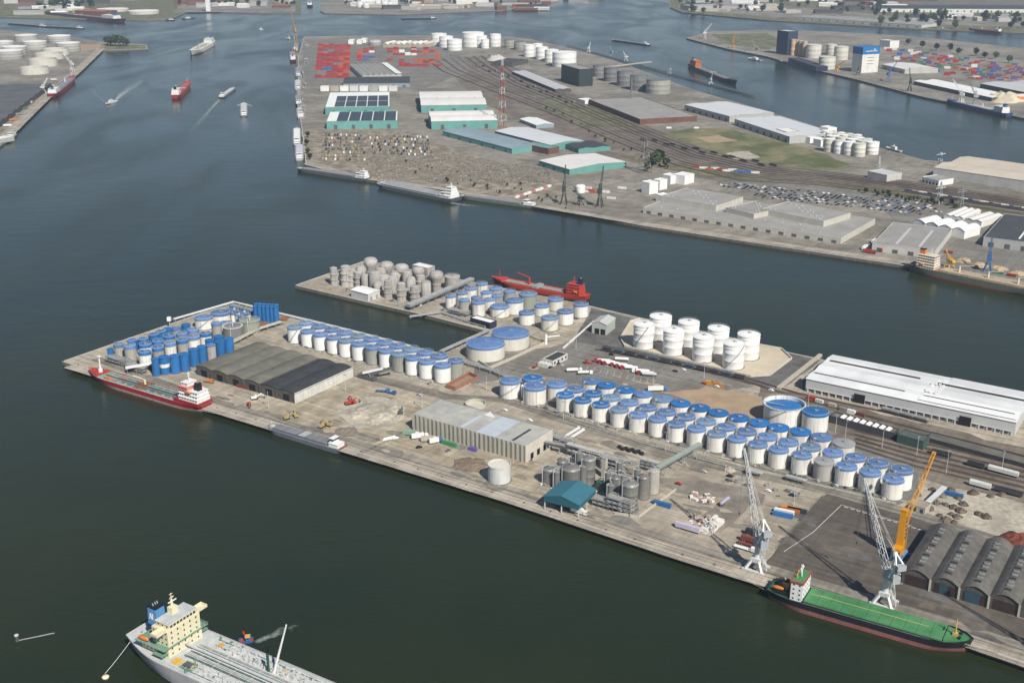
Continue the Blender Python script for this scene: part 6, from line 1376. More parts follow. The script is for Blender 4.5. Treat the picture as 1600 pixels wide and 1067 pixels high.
# ------------------------------------------------------------------ railway of the main pier
def track(px, label=None, gauge=1.5, z=Z0+.16, m=None, w=3.2, bed=rust_ballast):
    strip(px, w, 'track_bed', bed, 5, .12); pts = [W(*q) for q in px]; mb = MB()
    for a_, b_ in zip(pts, pts[1:]):
        d_ = (b_-a_).normalized(); n_ = Vector((-d_.y,d_.x,0))
        for s in (-.75,.75): mb.bar(a_+n_*s+Vector((0,0,.36)), b_+n_*s+Vector((0,0,.36)), .16, .18)
    return struct(obj('railway_track', mb, rail_m))
for k in range(6):
    o_ = k*11.5; track([(1336+k*6-20*k*.3,704-6-o_*.55),(1430+k*3,728-o_*.62),(1600,770-o_*.72),(1760,808-o_*.78)])
track([(930,546),(1060,571),(1160,594),(1240,620),(1400,662),(1600,712),(1750,750)]); track([(945,541),(1070,567),(1170,592),(1245,614),(1420,652)])
def wagon(px, rz, label, kind, m, L=14, group=None, z=Z0+.6, pos=None, parts=True):
    p = pos or W(*px); t = thing('rail_wagon', label, 'wagon', (p.x,p.y,z), rz, group)
    def tankm():
        mb = MB(); n = 12; o = []
        for x, r in ((-L/2+.5,.05),(-L/2+.6,.9),(-L/2+1.2,1.4),(L/2-1.2,1.4),(L/2-.6,.9),(L/2-.5,.05)):
            for k in range(n): a = 2*math.pi*k/n; o.append((x, r*math.cos(a), 2.5+r*math.sin(a)))
        mb._a(o, [(j*n+k,(j+1)*n+k,(j+1)*n+(k+1)%n,j*n+(k+1)%n) for j in range(5) for k in range(n)]); mb.cyl((0,0,3.8),.5,.5,8); return mb.mesh('tank', m, True)
    if kind == 'tank': link('tank', cached(('wt',L,m.name), tankm), t)
    elif kind == 'open': link('body', cached(('wo',L,m.name), lambda: MB().box(-L/2+.4,L/2-.4,-1.4,-1.25,1,2.9).box(-L/2+.4,L/2-.4,1.25,1.4,1,2.9).box(-L/2+.4,-L/2+.6,-1.25,1.25,1,2.9).box(L/2-.6,L/2-.4,-1.25,1.25,1,2.9).box(-L/2+.6,L/2-.6,-1.25,1.25,.9,1.2).mesh('body', m)), t)
    else: link('body', cached(('wb',L,m.name), lambda: MB().xprism([(-1.45,1),(1.45,1),(1.45,3.3),(.9,4.0),(-.9,4.0),(-1.45,3.3)],-L/2+.4,L/2-.4).mesh('body', m)), t)
    link('frame', cached(('wf',L), lambda: MB().box(-L/2,L/2,-1.1,1.1,.8,1.05).mesh('frame', steel_dark)), t)
    if parts:
        for x in (-L/2+2.4,L/2-2.4): link('bogie', cached('bogie', lambda: MB().box(-1.4,1.4,-1,1,.3,.75).tube((-.9,-.85,.45),(-.9,.85,.45),.45,10).tube((.9,-.85,.45),(.9,.85,.45),.45,10).mesh('bogie', steel_dark)), t, (x,0,0))
    return t
wag_dark = mat('wagon_dark',(.055,.055,.06),.6,.25,.4,.2); wag_green = mat('wagon_green',(.05,.09,.075),.6,.2,.4,.15); wag_grey = mat('wagon_grey',(.25,.25,.24),.6,.2,.4,.1); wag_white = mat('wagon_white',(.60,.60,.56),.6,.12,.4,.05); wag_blue = mat('wagon_blue',(.07,.10,.15),.6,.2,.4,.15)
a = W(940,547); b_ = W(1165,594); n = 12; hd = math.atan2((b_-a).y,(b_-a).x); Lw = (b_-a).length/n
for i in range(n):
    c = a.lerp(b_,(i+.5)/n)
    wagon(None,hd,f'dark tank wagon in the train below the sand bund, {ORD[i]} from the gable shed',['tank','tank','open'][i%3],[wag_dark,wag_blue,wag_dark][i%3],Lw-.8,'dark wagons along the sand bund',pos=c)
for i,(x,y,m,s_) in enumerate([(1108,600,yellow_p,'yellow'),(1117,602,orange_p,'orange'),(1127,604,mat('wagon_amber',(.5,.26,.06),.6,.1),'amber'),(1137,606,wag_grey,'pale grey')]): container((x,y),head((1100,600),(1140,609)),f'{s_} container in the short row beside the bare soil',m,6.1)
for i in range(3):
    a = W(1391+i*22,646.5+i*5.6); wagon(None,head((1391,646),(1443,660)),f'grey tank wagon under the white warehouse, {ORD[i]} from the glazed shed',('tank'),wag_grey,15,'grey tank wagons under the white warehouse',pos=a)
wagon((1567,741),head((1540,734),(1592,748)),'long white roofed wagon on the tracks past the yellow boom','box',wag_white,20); wagon((1524,730),head((1510,727),(1540,735)),'dark flat wagon coupled to the white roofed one','open',wag_dark,12)
wagon((1531,762),head((1513,757),(1550,767)),'low white wagon on the near tracks','box',wag_white,14); wagon((1575,772),head((1513,757),(1600,780)),'dark wagon behind the low white one on the near tracks','open',wag_dark,18); wagon((1470,712),head((1440,705),(1500,719)),'dark wagon between tracks by the boom tip','open',wag_dark,14)
b = building('long dark wagon shed with a row of white roof lights by the rails', (1296,650),(1397,677.5),(1410,667), 5.0, 'flat','x',1,0, mat('wagon_shed_dark',(.06,.065,.07),.7,.2), roof_felt, name='wagon_shed', cat='shed', depth_m=9)
for i in range(8):
    x = b.L*(.16+i*.1); obj('roof_light', MB().yprism([(x,5.1),(x+2.6,5.1),(x+2.6,5.6),(x,6.2)],1,7.5), white_roof, b.root)
b = building('dark green grey block ending the wagon shed row', (1402,679),(1443,690.5),(1452,680), 6.0, 'flat','x',1,0, wag_green, mat('roof_slate',(.10,.115,.11),.8,.15), name='wagon_shed', cat='shed', depth_m=11)
b = building('long low grey store roof along the rails to the frame edge', (1446,684),(1640,736),(1650,728), 2.6, 'flat','x',1,0, wag_dark, mat('roof_mossy',(.15,.15,.115),.9,.25,.2,0,col2=(.10,.095,.085),s2=.1), name='low_store', cat='shed', depth_m=12)
b = building('small grey hut under the yellow crane boom', (1424,788),(1446,795),(1452,786), 4, 'flat','x',1,0, wall_beige, mat('roof_tan',(.33,.27,.22),.8,.1), name='hut', cat='hut', depth_m=9); row_doors(b,'front',2,2,3,blue_door)
gallery((1440,795),2,(1476,762),5,3,1.6,'pale ramp conveyor beside the hut under the boom',steel_pale,steel_mid,3)
for i,(x,y) in enumerate([(1318,640),(1330,643.5),(1345,648),(1280,627),(1268,622),(1300,633)]): container((x,y+2),head((1260,620),(1330,640)),f'{["grey","white","maroon","white","maroon","pale"][i]} container on the strip under the white warehouse, {ORD[i]}',[wag_grey,tank_bright,brown_p,wag_white,red_p,wall_beige][i],6.1)
# diagonal fence of the tarmac yard
def fence(px, label, h=2.2, st=4.0):
    pts = [W(*q) for q in px]; t = thing('fence', label, 'fence', (0,0,0)); g = MB()
    for a_, b_ in zip(pts, pts[1:]):
        k = max(1,int((b_-a_).length/st))
        for i in range(k+1): c = a_.lerp(b_,i/k); link('post', cached(('fp',h), lambda: MB().tube((0,0,-.05),(0,0,h),.09,4).mesh('post', steel_dark)), t, c)
        for z in (.4,h*.5,h-.1): g.tube(a_+Vector((0,0,z)), b_+Vector((0,0,z)), .05, 3)
    obj('rail', g, steel_dark, t); return t
fence([(1212,858),(1284,777),(1312,763)],'dark mesh fence running diagonally beside the coloured containers'); fence([(780,624),(1000,690),(1180,740)],'low dark fence along the dock road verge'); fence([(560,712),(645,672)],'dark fence beside the spoil bank')
# ------------------------------------------------------------------ the middle peninsula
teal_wall = mat('wall_teal',(.13,.32,.29),.7,.1,.05,.05); pale_blue_roof = mat('roof_blue_grey',(.25,.32,.36),.7,.1,.05,.05); slate = mat('roof_dark_slate',(.06,.062,.068),.8,.15,.05,.05); brown_wall = mat('wall_brown',(.16,.075,.055),.9,.2,.1,0); roof_mid = mat('roof_mid_grey',(.30,.29,.27),.8,.14,.05,.06,col2=(.31,.30,.28),s2=.02); roof_light_m = mat('roof_light_grey',(.50,.50,.50),.7,.06,.05,.05); beige_sheet = mat('roof_sand',(.52,.46,.37),.8,.1,.03,.03); solar = mat('solar_panel',(.035,.04,.048),.35,.15,.2,0,seams=('X',.3,.3)); pale_wall = mat('wall_pale',(.50,.49,.45),.8,.1,.1,.05,streak=.1); pink_roof = mat('roof_pinkish',(.66,.64,.61),.8,.06,.05,0)
patch([(470,205),(480,257),(560,278),(700,298),(830,318),(900,300),(860,270),(760,250),(690,225),(640,205),(560,203)],'scrap_ground',pebble_yard,1,4,40)
patch([(700,92),(760,88),(830,118),(900,148),(1000,190),(1100,235),(1250,268),(1600,306),(1640,335),(1350,303),(1150,290),(950,245),(850,205),(760,165),(715,128)],'railway_ground',ballast,1,4,40)
patch([(1032,207),(1090,200),(1140,202),(1200,216),(1280,238),(1335,262),(1270,268),(1180,255),(1090,232)],'grass_field',grass_m,2,6,30)
patch([(1085,215),(1120,212),(1150,220),(1110,224)],'bare_patch',sand_red,3,5,20); patch([(1130,240),(1170,236),(1185,248),(1150,250)],'bare_patch',rubble_pale,3,5,20); patch([(950,240),(1080,272),(1250,292),(1400,312),(1600,345),(1600,334),(1400,300),(1200,280),(1050,255)],'verge',verge_m,2,5,30)
patch([(860,150),(960,175),(1000,205),(920,200),(840,170)],'verge',verge_m,2,6,30)
patch([(1105,285),(1230,283),(1480,318),(1500,332),(1440,340),(1330,318),(1200,305)],'car_park',asphalt_pale,2,3,30)
patch([(880,300),(1000,290),(1060,330),(1340,380),(1420,400),(1400,412),(1150,372),(950,340)],'quay_yard',concrete2,2,4,30)
patch([(475,62),(700,66),(740,110),(660,140),(470,135)],'container_yard_ground',asphalt_pale,1,4,60); patch([(1385,330),(1480,320),(1600,345),(1600,440),(1420,405)],'tarmac_yard',asphalt_pale,1,4,30)
strip([(480,255),(560,277),(690,295),(840,322),(1000,349),(1200,379),(1420,411),(1620,446)],14,'quay_apron',apron,3,.3)
RP = [(722,90),(745,107),(800,134),(880,165),(980,208),(1080,247),(1180,271),(1300,281),(1420,295),(1640,330)]
rv0 = random.Random(8)
for k in range(10):
    o_ = (k-4.5)*.85
    track([(x+o_*(14 if i < 2 else 6), y-o_*(1.2 if i < 2 else 3.0 if i < 7 else 2.2)) for i,(x,y) in enumerate(RP)], w=rv0.uniform(4.5,8.5), bed=rv0.choice((rust_ballast,rust_ballast,ballast)))
def B(label, fl, fr, br, h, wall, roof, kind='flat', axis='x', bays=1, rise=2.0, doors=0, name='warehouse', cat='warehouse', lights=0, dm=None, group=None):
    b = building(label, fl, fr, br, h, kind, axis, bays, rise, wall, roof, name=name, cat=cat, depth_m=dm, group=group, split=True, over=.4)
    if doors: row_doors(b,'front',doors,min(6,b.L/doors*.55),h*.55,steel_dark)
    for i in range(lights):
        if axis == 'x': roof_strip(b,'roof_light',b.L*(i+.3)/lights,b.L*(i+.3)/lights+2.4,b.D*.12,b.D*.88,h+(.06 if kind == 'flat' else rise*.2),roof_light_m,.3)
        else: roof_strip(b,'roof_light',b.L*.1,b.L*.9,b.D*(i+.4)/lights,b.D*(i+.4)/lights+2,h+.06,roof_light_m,.3)
    return b
for k,(lab,fl,fr,br,dm) in enumerate([('teal shed with solar panels and white roof edge, the farther of two',(508,168.5),(609,167),(607,144),None),('teal shed with solar panels and white roof edge, the nearer of two',(510,190.5),(621,189),(616,174),None)]):
    b = B(lab,fl,fr,br,13,teal_wall,white_roof,'flat',doors=4)
    for i in range(5):
        for j in range(2): roof_strip(b,'solar_panel',b.L*(.14+i*.17),b.L*(.14+i*.17+.155),b.D*(.04+j*.36) if k == 0 else b.D*(.03+j*.48),b.D*(.04+j*.36+.33) if k == 0 else b.D*(.03+j*.48+.45),13.1,solar,.5)
B('white roofed teal shed with two bays, upper of the right pair',(658,165),(760,163.5),(745,143),14,teal_wall,pink_roof,'barrel','x',2,5,3,lights=5); B('white roofed teal shed with two bays, lower of the right pair',(674,190),(777,188),(776,174),14,teal_wall,pink_roof,'barrel','x',2,5,3,lights=5)
B('long grey shed with dark roof behind the white box row',(536,131),(640,130),(639,120),9,pale_blue_roof,slate,'gable','x',1,4,6)
b = B('shed with striped grey roof beside the red containers',(566,119),(628,117),(614,100),10,wall_grey,roof_mid,'gable','y',7,3); roof_strip(b,'roof_panel',b.L*.84,b.L,0,b.D,13,white_roof,.3)
for i in range(8): container(None,0,f'tall white box store in the row before the grey shed, {ORD[i]} from the harbour edge',[tank_bright,wall_beige,tank_bright,pink_roof][i%4],18,'white box stores in a row',pos=W(508+i*15.2,142.5)); bpy.data.objects[scene.objects[-1].name]
for o in [o for o in scene.objects if o.get('group') == 'white box stores in a row']: o.scale = (1,3,4)
B('long blue grey shed below the white roofed pair',(692,205),(800,233),(822,221),8,teal_wall,pale_blue_roof,'gable','x',2,2,6); B('long shed with gleaming white roof beside the railway',(773,205),(860,227),(903,218),9,teal_wall,white_sheet2,'gable','x',1,3,5)
B('brown walled shed with teal roof edge before the white roof',(817,225),(857,233),(868,229),9,brown_wall,teal_wall,'flat',doors=3); B('teal shed with dark two part roof beside the pylon',(880,224.5),(904,233),(946,226),7,teal_wall,slate,'gable','x',2,1.5,3)
B('wide teal shed with white roof and dark seam nearest the pylon',(842,251),(890,265),(963,249),8,teal_wall,pink_roof,'gable','x',1,3,3); B('small white roofed shed beside the rail sidings',(812,186),(838,196),(856,190.5),6,pale_blue_roof,white_roof,'gable','x',1,2,2)
b = B('tall dark windowless block beside the rail fan',(877,101),(905,109),(923,107),HT(905,136,109),mat('wall_black_green',(.03,.045,.045),.6,.15,.05,0),roof_mid,name='store_block',cat='building')
B('low stores with white roofs along the rail fan',(800,112),(868,140),(880,134),6,wall_dark,roof_light_m,'gable','x',2,1.5,6); B('small white house beside the dark block',(903,155),(914,158),(920,154),7,tank_bright,white_roof,name='house',cat='building')
B('vast brown brick shed with flat grey roof by the grass field',(920,156),(1000,187),(1112,190),9,brown_wall,roof_mid,doors=0,lights=0); 
for x in (1045,1088): container((x,201),0,f'white box hut against the brown brick shed, {"nearer rails" if x < 1060 else "nearer grass corner"}',tank_bright,9)
B('long white warehouse with grey facade by the far basin, first part',(1070,164),(1140,182),(1190,172),11,wall_grey,white_sheet2,'gable','x',2,1.5,7); B('long white warehouse with pale roof by the far basin, second part',(1148,186),(1234,214),(1288,203),11,wall_grey,white_sheet2,'gable','x',3,1.5,8)
B('square grey annex at the end of the white warehouses',(1213,202),(1229,207),(1240,203),13,wall_grey,white_roof,name='annex',cat='building')
for i,(x,y,l) in enumerate([(1262,218,'beside the grey annex'),(1279,222,'with dark opening before the white silos'),(1272,211,'behind the silo boxes'),(1290,203,'tallest and slimmest')]):
    b = B(f'white plant house {l}',(x-8,y-5),(x+4,y-2),(x+10,y-5),[9,10,8,18][i],tank_bright,white_roof,name='plant_house',cat='building')
k = 0
for r_,(x0,y0,x1,y1,n,w) in enumerate([(1297,219,1344,226,4,16),(1301,214,1364,224,5,17),(1296,209,1356,219,6,13),(1290,206,1340,213,5,12)]):
    for i in range(n):
        f = i/(n-1); tank(x0+(x1-x0)*f,y0+(y1-y0)*f-2,w+f*3-(1.5 if r_ > 1 else 0),20-r_*1.2,f'white silo by the far basin, {ORD[i]} in {["front","second","third","rear"][r_]} rank from the plant house','white silos by the far basin',[tank_cream,tank_bright,tank_white][i%3],[white_roof,tank_cream][i%2],name='silo',cat='silo',rise=1,rail=False,fascia=.2)
b = B('huge sand coloured warehouse at the far basin',(1459,262),(1630,287),(1640,262),13,pale_wall,beige_sheet,'gable','x',2,3,0); row_doors(b,'front',9,8,6,facade)
B('plain pale box building beside the rail verge',(1356,268),(1386,274.5),(1402,269),9,pale_wall,roof_light_m,name='box_building',cat='building'); B('small white office with dark windows before the sand coloured warehouse',(1441,277),(1467,283),(1479,277),7,tank_bright,roof_mid,name='office',cat='building',doors=5)
G = [('long low grey warehouse with many dark doors along the quay',(1005,325),(1314,373),(1370,343),6.5,16,6),('tall grey block on the long warehouse, nearest the white tents',(1190,327),(1287,346.5),(1319,331.5),13,0,5),('tall grey block on the long warehouse, middle and smallest',(1134,325),(1178,335.5),(1211,321),12,0,3),('tall grey block on the long warehouse, nearest the dark cranes',(1031,307),(1119,322.5),(1154,307.5),13,0,4)]
for i,(lab,fl,fr,br,h,dr,lt) in enumerate(G):
    b = B(lab,fl,fr,br,h,mat('wall_grey_beige',(.50,.48,.42),.85,.08,.1,.04,streak=.15),roof_mid,doors=dr,lights=0 if i else 0)
    for j in range(lt*3): obj('roof_vent', MB().obox((b.L*((j*37+11)%97)/97*.9+b.L*.05, b.D*((j*53+7)%89)/89*.85+b.D*.08, h), (2.2,1.6,1.2)), roof_light_m, b.root)
b = B('grey flat warehouse with two roof light strips behind the orange bridge ship',(1363,381),(1461,393),(1509,361),8,pale_wall,roof_mid,doors=4)
for f in (.33,.7): roof_strip(b,'roof_light',b.L*f,b.L*f+3,b.D*.1,b.D*.85,8.1,roof_light_m,.25)
for i in range(4): B(f'white tent bay behind the grey flat warehouse, {ORD[i]} from the parked trailers',(1427+i*20.5,345+i*4.2),(1446+i*20.5,349.2+i*4.2),(1450+i*20.5,338+i*4.2),9,tank_bright,white_roof,'barrel','y',1,3,name='tent',cat='tent',group='white tent bays')
B('pale pinkish roof behind the white tents',(1475,336),(1505,341),(1520,327),7,tank_white,pink_roof,'gable','y',3,1.5,2); B('pale roof with dark slots beside the pinkish one',(1508,342),(1534,347),(1548,333),7,tank_white,pink_roof,'gable','y',2,1.5)
b = B('black roofed warehouse with a white strip at the frame edge',(1537,371),(1640,384),(1660,345),10,wall_grey,slate,doors=4); roof_strip(b,'roof_light',b.L*.5,b.L*.53,b.D*.1,b.D*.8,10.1,white_roof,.3)
for i,(x,y) in enumerate([(1351,389),(1366,379),(1377,372),(1388,365),(1397,358)]): truck((x,y),head((1345,392),(1400,356)),f'long white trailer in the diagonal row, {ORD[i]} from the quay',cab_white,'box',tank_bright,'white trailers in a diagonal row',15)
truck((1358,396),head((1345,392),(1375,397)),'red lorry beside the first white trailer',cab_red,'box',red_p,None,14); truck((1370,393),head((1345,392),(1375,397)),'second red lorry with green load on the quay',cab_red,'flat',cab_green,None,12)
# tanks beyond
mh = lambda x,yb,yt: HT(x,yb,yt)
for i,(x,y,w,yb) in enumerate([(936,102,19,123),(955,106,23,130),(977,111,26,137),(999,117,28,144),(1029,124,38,149)]): tank(x,y,w,mh(x,yb,y+3),f'weathered grey tank behind the dark block, {ORD[i]} towards the white warehouses','weathered grey tanks by the jetty',tank_dark if i < 4 else tank_grey,tank_steel,rise=1,rail=False,fascia=.2)
for i,(x,y,w,yb) in enumerate([(827,70.5,17,90),(840,69,16,88),(847,74,19,94),(862,78,22,98),(882,81.5,38,105)]): tank(x,y,w,mh(x,yb,y+1),f'white tank beside the jetty root, {ORD[i]} towards the dark block','white tanks at the jetty root',tank_bright,white_roof,rise=2,rail=False,fascia=.2)
for i,(x,y,w,yb) in enumerate([(686,53,24,72),(697,57,22,75),(710,62,24,80),(739,51,34,74),(752,56,18,75),(758,62,13,77),(774,54,18,74)]): tank(x,y,w,mh(x,yb,y+1),f'white tank in the far group above the rail fan, {ORD[i]} from the containers','white tanks above the rail fan',tank_bright,white_roof,rise=2,rail=False,fascia=.2)
for i,(x,y,w,yb) in enumerate([(797,62,18,77),(813,65,20,80)]): tank(x,y,w,mh(x,yb,y+2),f'grey tank between the two white tank groups, {ORD[i]}','grey tanks between the white groups',tank_grey,tank_steel,rise=2,rail=False)
tank(586,66,20,9,'grey domed store behind the containers',None,tank_grey,tank_tan,name='dome_store',cat='store',dome=True,rail=False)
for i in range(8): B(f'striped cream and white tent behind the containers, {ORD[i]} towards the white tanks',(598+i*8.5,69.5),(605.5+i*8.5,69.8),(607+i*8.5,66),9,wall_beige,[white_roof,beige_sheet,pink_roof][i%3],'gable','y',1,5,name='tent',cat='tent',group='striped tents behind the containers')
for i,(x,y) in enumerate([(548,66),(561,66),(568,64)]): B(f'small white shed among the containers, {ORD[i]}',(x-4,y-2),(x+4,y-2),(x+5,y-4),10,tank_bright,white_roof,name='shed',cat='shed')
heap((776,94),26,12,pale_wall,'pale cone heap beside the white tanks','heap','pale_heap',7); B('dark shed beside the pale cone heap',(768,97),(800,99),(800,92),9,wall_dark,slate)
# containers: each its own
cc = [('red',mat('container_red',(.33,.035,.03),.6,.15,.3,.2)),('dull red',mat('container_maroon',(.26,.05,.05),.6,.15,.3,.2)),('orange red',mat('container_rust',(.40,.10,.04),.6,.15,.3,.15)),('blue',mat('container_blue',(.05,.13,.33),.6,.12,.3,.15)),('white',tank_white),('violet',mat('container_violet',(.15,.09,.22),.6,.12,.3,.15)),('green',mat('container_green',(.06,.2,.1),.6,.12,.3,.15))]
def cont_mesh(m,L): return cached(('cs',m.name,L), lambda: MB().box(-L/2,L/2,-1.25,1.25,0,2.6).box(L/2-.02,L/2+.06,-1.1,1.1,.15,2.4).mesh('container', m))
cnum = [0]; rest = MB()
def cstack(x,y,k,m,cn,rz,where,L=14.5,mx=290):
    p = W(x,y)
    for j in range(k):
        if cnum[0] < mx:
            o = link('shipping_container', cont_mesh(m,L), None, (p.x,p.y,Z0+.1+j*2.62), rz); tag(o, f'{cn} container {where}', 'container', 'stacked containers on the middle terminal'); cnum[0] += 1
        else: rest.obox((p.x,p.y,Z0+.1+j*2.62),(L,2.5,2.6),rz)
rc = random.Random(12)
for r_ in range(13):
    y = 122-r_*4.1
    for c_ in range(6):
        if rc.random() < .1 and r_ > 1: continue
        x = 497+c_*8.6+(13-r_)*.0+r_*.35; q = rc.random(); col = 3 if (r_ in (3,10) and c_ in (1,2)) else (0 if q < .55 else 1 if q < .85 else 2)
        if r_ in (1,2) and c_ < 2: continue
        cstack(x,y,2+int(rc.random()*2.2),cc[col][1],cc[col][0],R(8),'stacked in the block by the harbour edge')
for r_ in range(7):
    y = 104-r_*4.3
    for c_ in range(14):
        x = 562+c_*9.4; 
        if (x < 625 and y > 97) or rc.random() < .3 or (590 < x < 602): continue
        q = rc.random(); col = (3 if q < .5 else 5) if 570 < x < 606 and y > 84 else (0 if q < .5 else 2 if q < .75 else 1 if q < .9 else 4)
        cstack(x,y,2+int(rc.random()*1.6),cc[col][1],cc[col][0],R(5),'stacked in the block towards the white tanks')
if rest.v: stuff(obj('stacked_containers', rest, cc[0][1]), 'remaining containers of the terminal', 'containers')
for i in range(9): container((808+i*6.2,309-i*2.1),head((805,312),(858,293)),f'{["white","pale red"][i%3==1]} container in the short quay row, {ORD[i]} from the barge',[tank_bright,mat('container_pale_red',(.5,.2,.17),.6,.1)][i%3==1],9)
for i,(x,y,c_,s_) in enumerate([(912,300,4,'white'),(922,299,0,'red'),(930,302,2,'orange'),(918,295,4,'white'),(955,311,4,'white'),(946,301,4,'white'),(972,295,4,'white')]): container((x,y),DIR_A+R(10),f'{s_} container near the dark quay cranes, {ORD[i]}',cc[c_][1],12)
for i in range(11): container((1090+i*9,262+i*.8+(i%3)),DIR_A+R(28),f'{cc[[0,4,2,4,0,4,4,3,3,3,4][i]][0]} wagon box on the siding above the car park, {ORD[i]} from the pylon',cc[[0,4,2,4,0,4,4,3,3,3,4][i]][1],12)
tank(907,291,15,mh(907,303,293),'white round silo beside the dark quay cranes',None,tank_bright,tank_bright,name='silo',cat='silo',dome=True,rail=False)
for i,(fl,fr,br,h) in enumerate([((1003,284),(1015,287),(1022,283),15),((1021,281),(1031,283),(1036,279),13),((1035,273),(1048,276),(1052,272),11),((1052,273),(1070,276),(1073,270),12),((1025,304),(1033,306),(1039,302),9)]): B(['tall white block store nearest the dark cranes','tall white block store second from the dark cranes','white covered stack beside the verge, smaller','white covered stack beside the verge, larger','small white hut at the grey block corner'][i],fl,fr,br,h,tank_bright,white_roof,name='block_store',cat='building')
# dark quay cranes, a tall mast, pylons
def small_crane(px, h, lab, m, reach=22, az=1.0, grp=None):
    p = W(*px); t = thing('quay_crane', lab, 'crane', (p.x,p.y,Z0), az, grp); g = MB()
    for sx in (-4,4):
        for sy in (-4,4): g.bar((sx,sy,-.05),(sx*.4,sy*.4,h*.28),1.1,1.1)
    obj('portal', g, m, t); obj('tower', MB().lattice((0,0,h*.25),(0,0,h*.7),3.4,2.6,5,.32), m, t); obj('machine_house', MB().box(-6,2.5,-2.2,2.2,h*.42,h*.55), m, t); obj('cabin', MB().box(2,4.5,-1.3,1.3,h*.44,h*.53), steel_pale, t)
    obj('jib', MB().lattice((1.5,0,h*.55),(reach,0,h*1.15),2.2,1.0,8,.22), m, t); obj('stay', MB().tube((0,0,h*.72),(reach,0,h*1.15),.15,4).tube((0,0,h*.72),(-5,0,h*.52),.15,4), m, t); return t
crane_dk = mat('crane_dark_green',(.05,.065,.055),.6,.2,.3,.1); crane_w = mat('crane_white',(.62,.62,.6),.5,.1,.3,.05)
small_crane((881,319),42,'dark quay crane with upright jib, nearer the barge',crane_dk,12,1.4,'dark quay cranes'); small_crane((937,324),44,'dark quay crane with upright jib, nearer the grey warehouse',crane_dk,12,1.2,'dark quay cranes')
small_crane((906,321),20,'small dark loading crane between the tall dark ones',crane_dk,10,2.4)
small_crane((464,92),48,'pale yellow harbour crane at the far quay corner',mat('crane_pale_yellow',(.55,.40,.17),.5,.1),30,1.9); small_crane((462,66),70,'tall yellow floating crane off the far quay corner',crane_y,30,2.0)
for i,(x,y) in enumerate([(472,122),(475,140),(472,158),(474,176),(480,78),(478,100)]): small_crane((x,y),26,f'small grey crane on the west quay, {["below the containers","by the grey shed","by the first teal shed","by the nearer teal shed","at the container block top","beside the container block"][i]}',steel_mid,14,2.2+i*.3,'grey cranes on the west quay')
def pylon(px, top, w0, lab, mats, n=10, arms=0, cat='pylon', name='pylon'):
    p = W(*px); h = HT(px[0],px[1],top); t = thing(name, lab, cat, (p.x,p.y,Z0), .5)
    for i in range(n):
        a, b_ = i/n, (i+1)/n; wa, wb = w0*(1-a*.85), w0*(1-b_*.85); obj('section', MB().lattice((0,0,h*a-.02),(0,0,h*b_),wa,wb,2,.3+.012*w0,0,rd=.22), mats[i % len(mats)], t)
    for k in range(arms): obj('arm', MB().bar((-9+k*2,0,h*(.72+.1*k)),(9-k*2,0,h*(.72+.1*k)),.7,.7), mats[0], t)
    return t
pylon((785,201),92,11,'very tall red and white lattice mast beside the railway',[mat('mast_red',(.42,.08,.06),.6,.1),crane_w],10,0,'mast','lattice_mast')
pylon((1006,270),214,16,'broad rusty lattice pylon with trees at its foot',[mat('pylon_brown',(.17,.12,.10),.7,.2),steel_mid],7,3); pylon((1468,262),233,6,'pale blue lattice tower by the sand coloured warehouse',[crane_w,cab_blue],6,1); pylon((1467,318),284,6,'pale lattice pylon on the car park verge',[crane_w,steel_mid],6,2); pylon((1500,325),290,6,'second pale lattice pylon on the car park verge',[steel_mid],6,2); pylon((1373,262),244,3,'thin pale mast beside the box building',[crane_w],4); pylon((986,162),120,4,'thin grey mast before the brown brick shed',[steel_mid],5)
# jetty
a = W(886,71); b_ = W(1180,150); t = thing('jetty','long dark jetty on piles running along the far basin','jetty',(0,0,0)); d = (b_-a); L_ = d.length; d.normalize(); nn = Vector((-d.y,d.x,0))
obj('deck', MB().bar(a,b_,7,.9), steel_dark, t); g = MB()
for i in range(int(L_/16)):
    c = a+d*(i*16+4)
    for s in (-2.8,2.8): g.tube((c.x+nn.x*s,c.y+nn.y*s,-1.5),(c.x+nn.x*s,c.y+nn.y*s,Z0),.6,5)
stuff(obj('pile', g, steel_mid, t)); obj('pipe_bridge', MB().bar(W(940,106,9),W(1017,97,9),7,2.2), wall_beige, t)
for i,(x,y) in enumerate([(920,82),(955,88),(978,96),(1046,116),(1110,132)]): small_crane((x,y),22,f'small loading arm tower on the jetty, {ORD[i]} from its outer end',[crane_w,steel_mid][i%2],8,1+i,'loading towers on the jetty')
# ------------------------------------------------------------------ parked vehicles
rv = random.Random(21); nv = [0]; vrest = MB()
def vehicle(p, rz, m, lab, grp, sc=1.0, mx=300):
    if nv[0] < mx:
        o = link('parked_car', car_body(m,sc), None, (p.x,p.y,Z0+.25), rz); tag(o, lab, 'car', grp); nv[0] += 1
    else: vrest.obox((p.x,p.y,Z0+.25),(4.3*sc,1.8*sc,1.35*sc),rz)
for r_ in range(9):
    for i in range(44):
        if rv.random() < .3: continue
        f = i/43; x = 1118+f*330+r_*4.5; y = 284.5+f*35+r_*2.6
        if y > 345 or (x < 1180 and r_ > 3) or (x > 1440 and r_ > 5): continue
        c = rv.choice((1,1,1,3,5,5,2,0,6)); vehicle(W(x,y), DIR_A+R(60)+rv.uniform(-.05,.05), car_cols[c][1], f'{car_cols[c][0]} car in the packed car park behind the long grey warehouse', 'cars in the packed car park', 1.0, 270)
tan_v = mat('vehicle_tan',(.36,.28,.17),.6,.15,.4,.2); olive_v = mat('vehicle_olive',(.12,.12,.075),.7,.15,.4,.2); nv2 = [0]
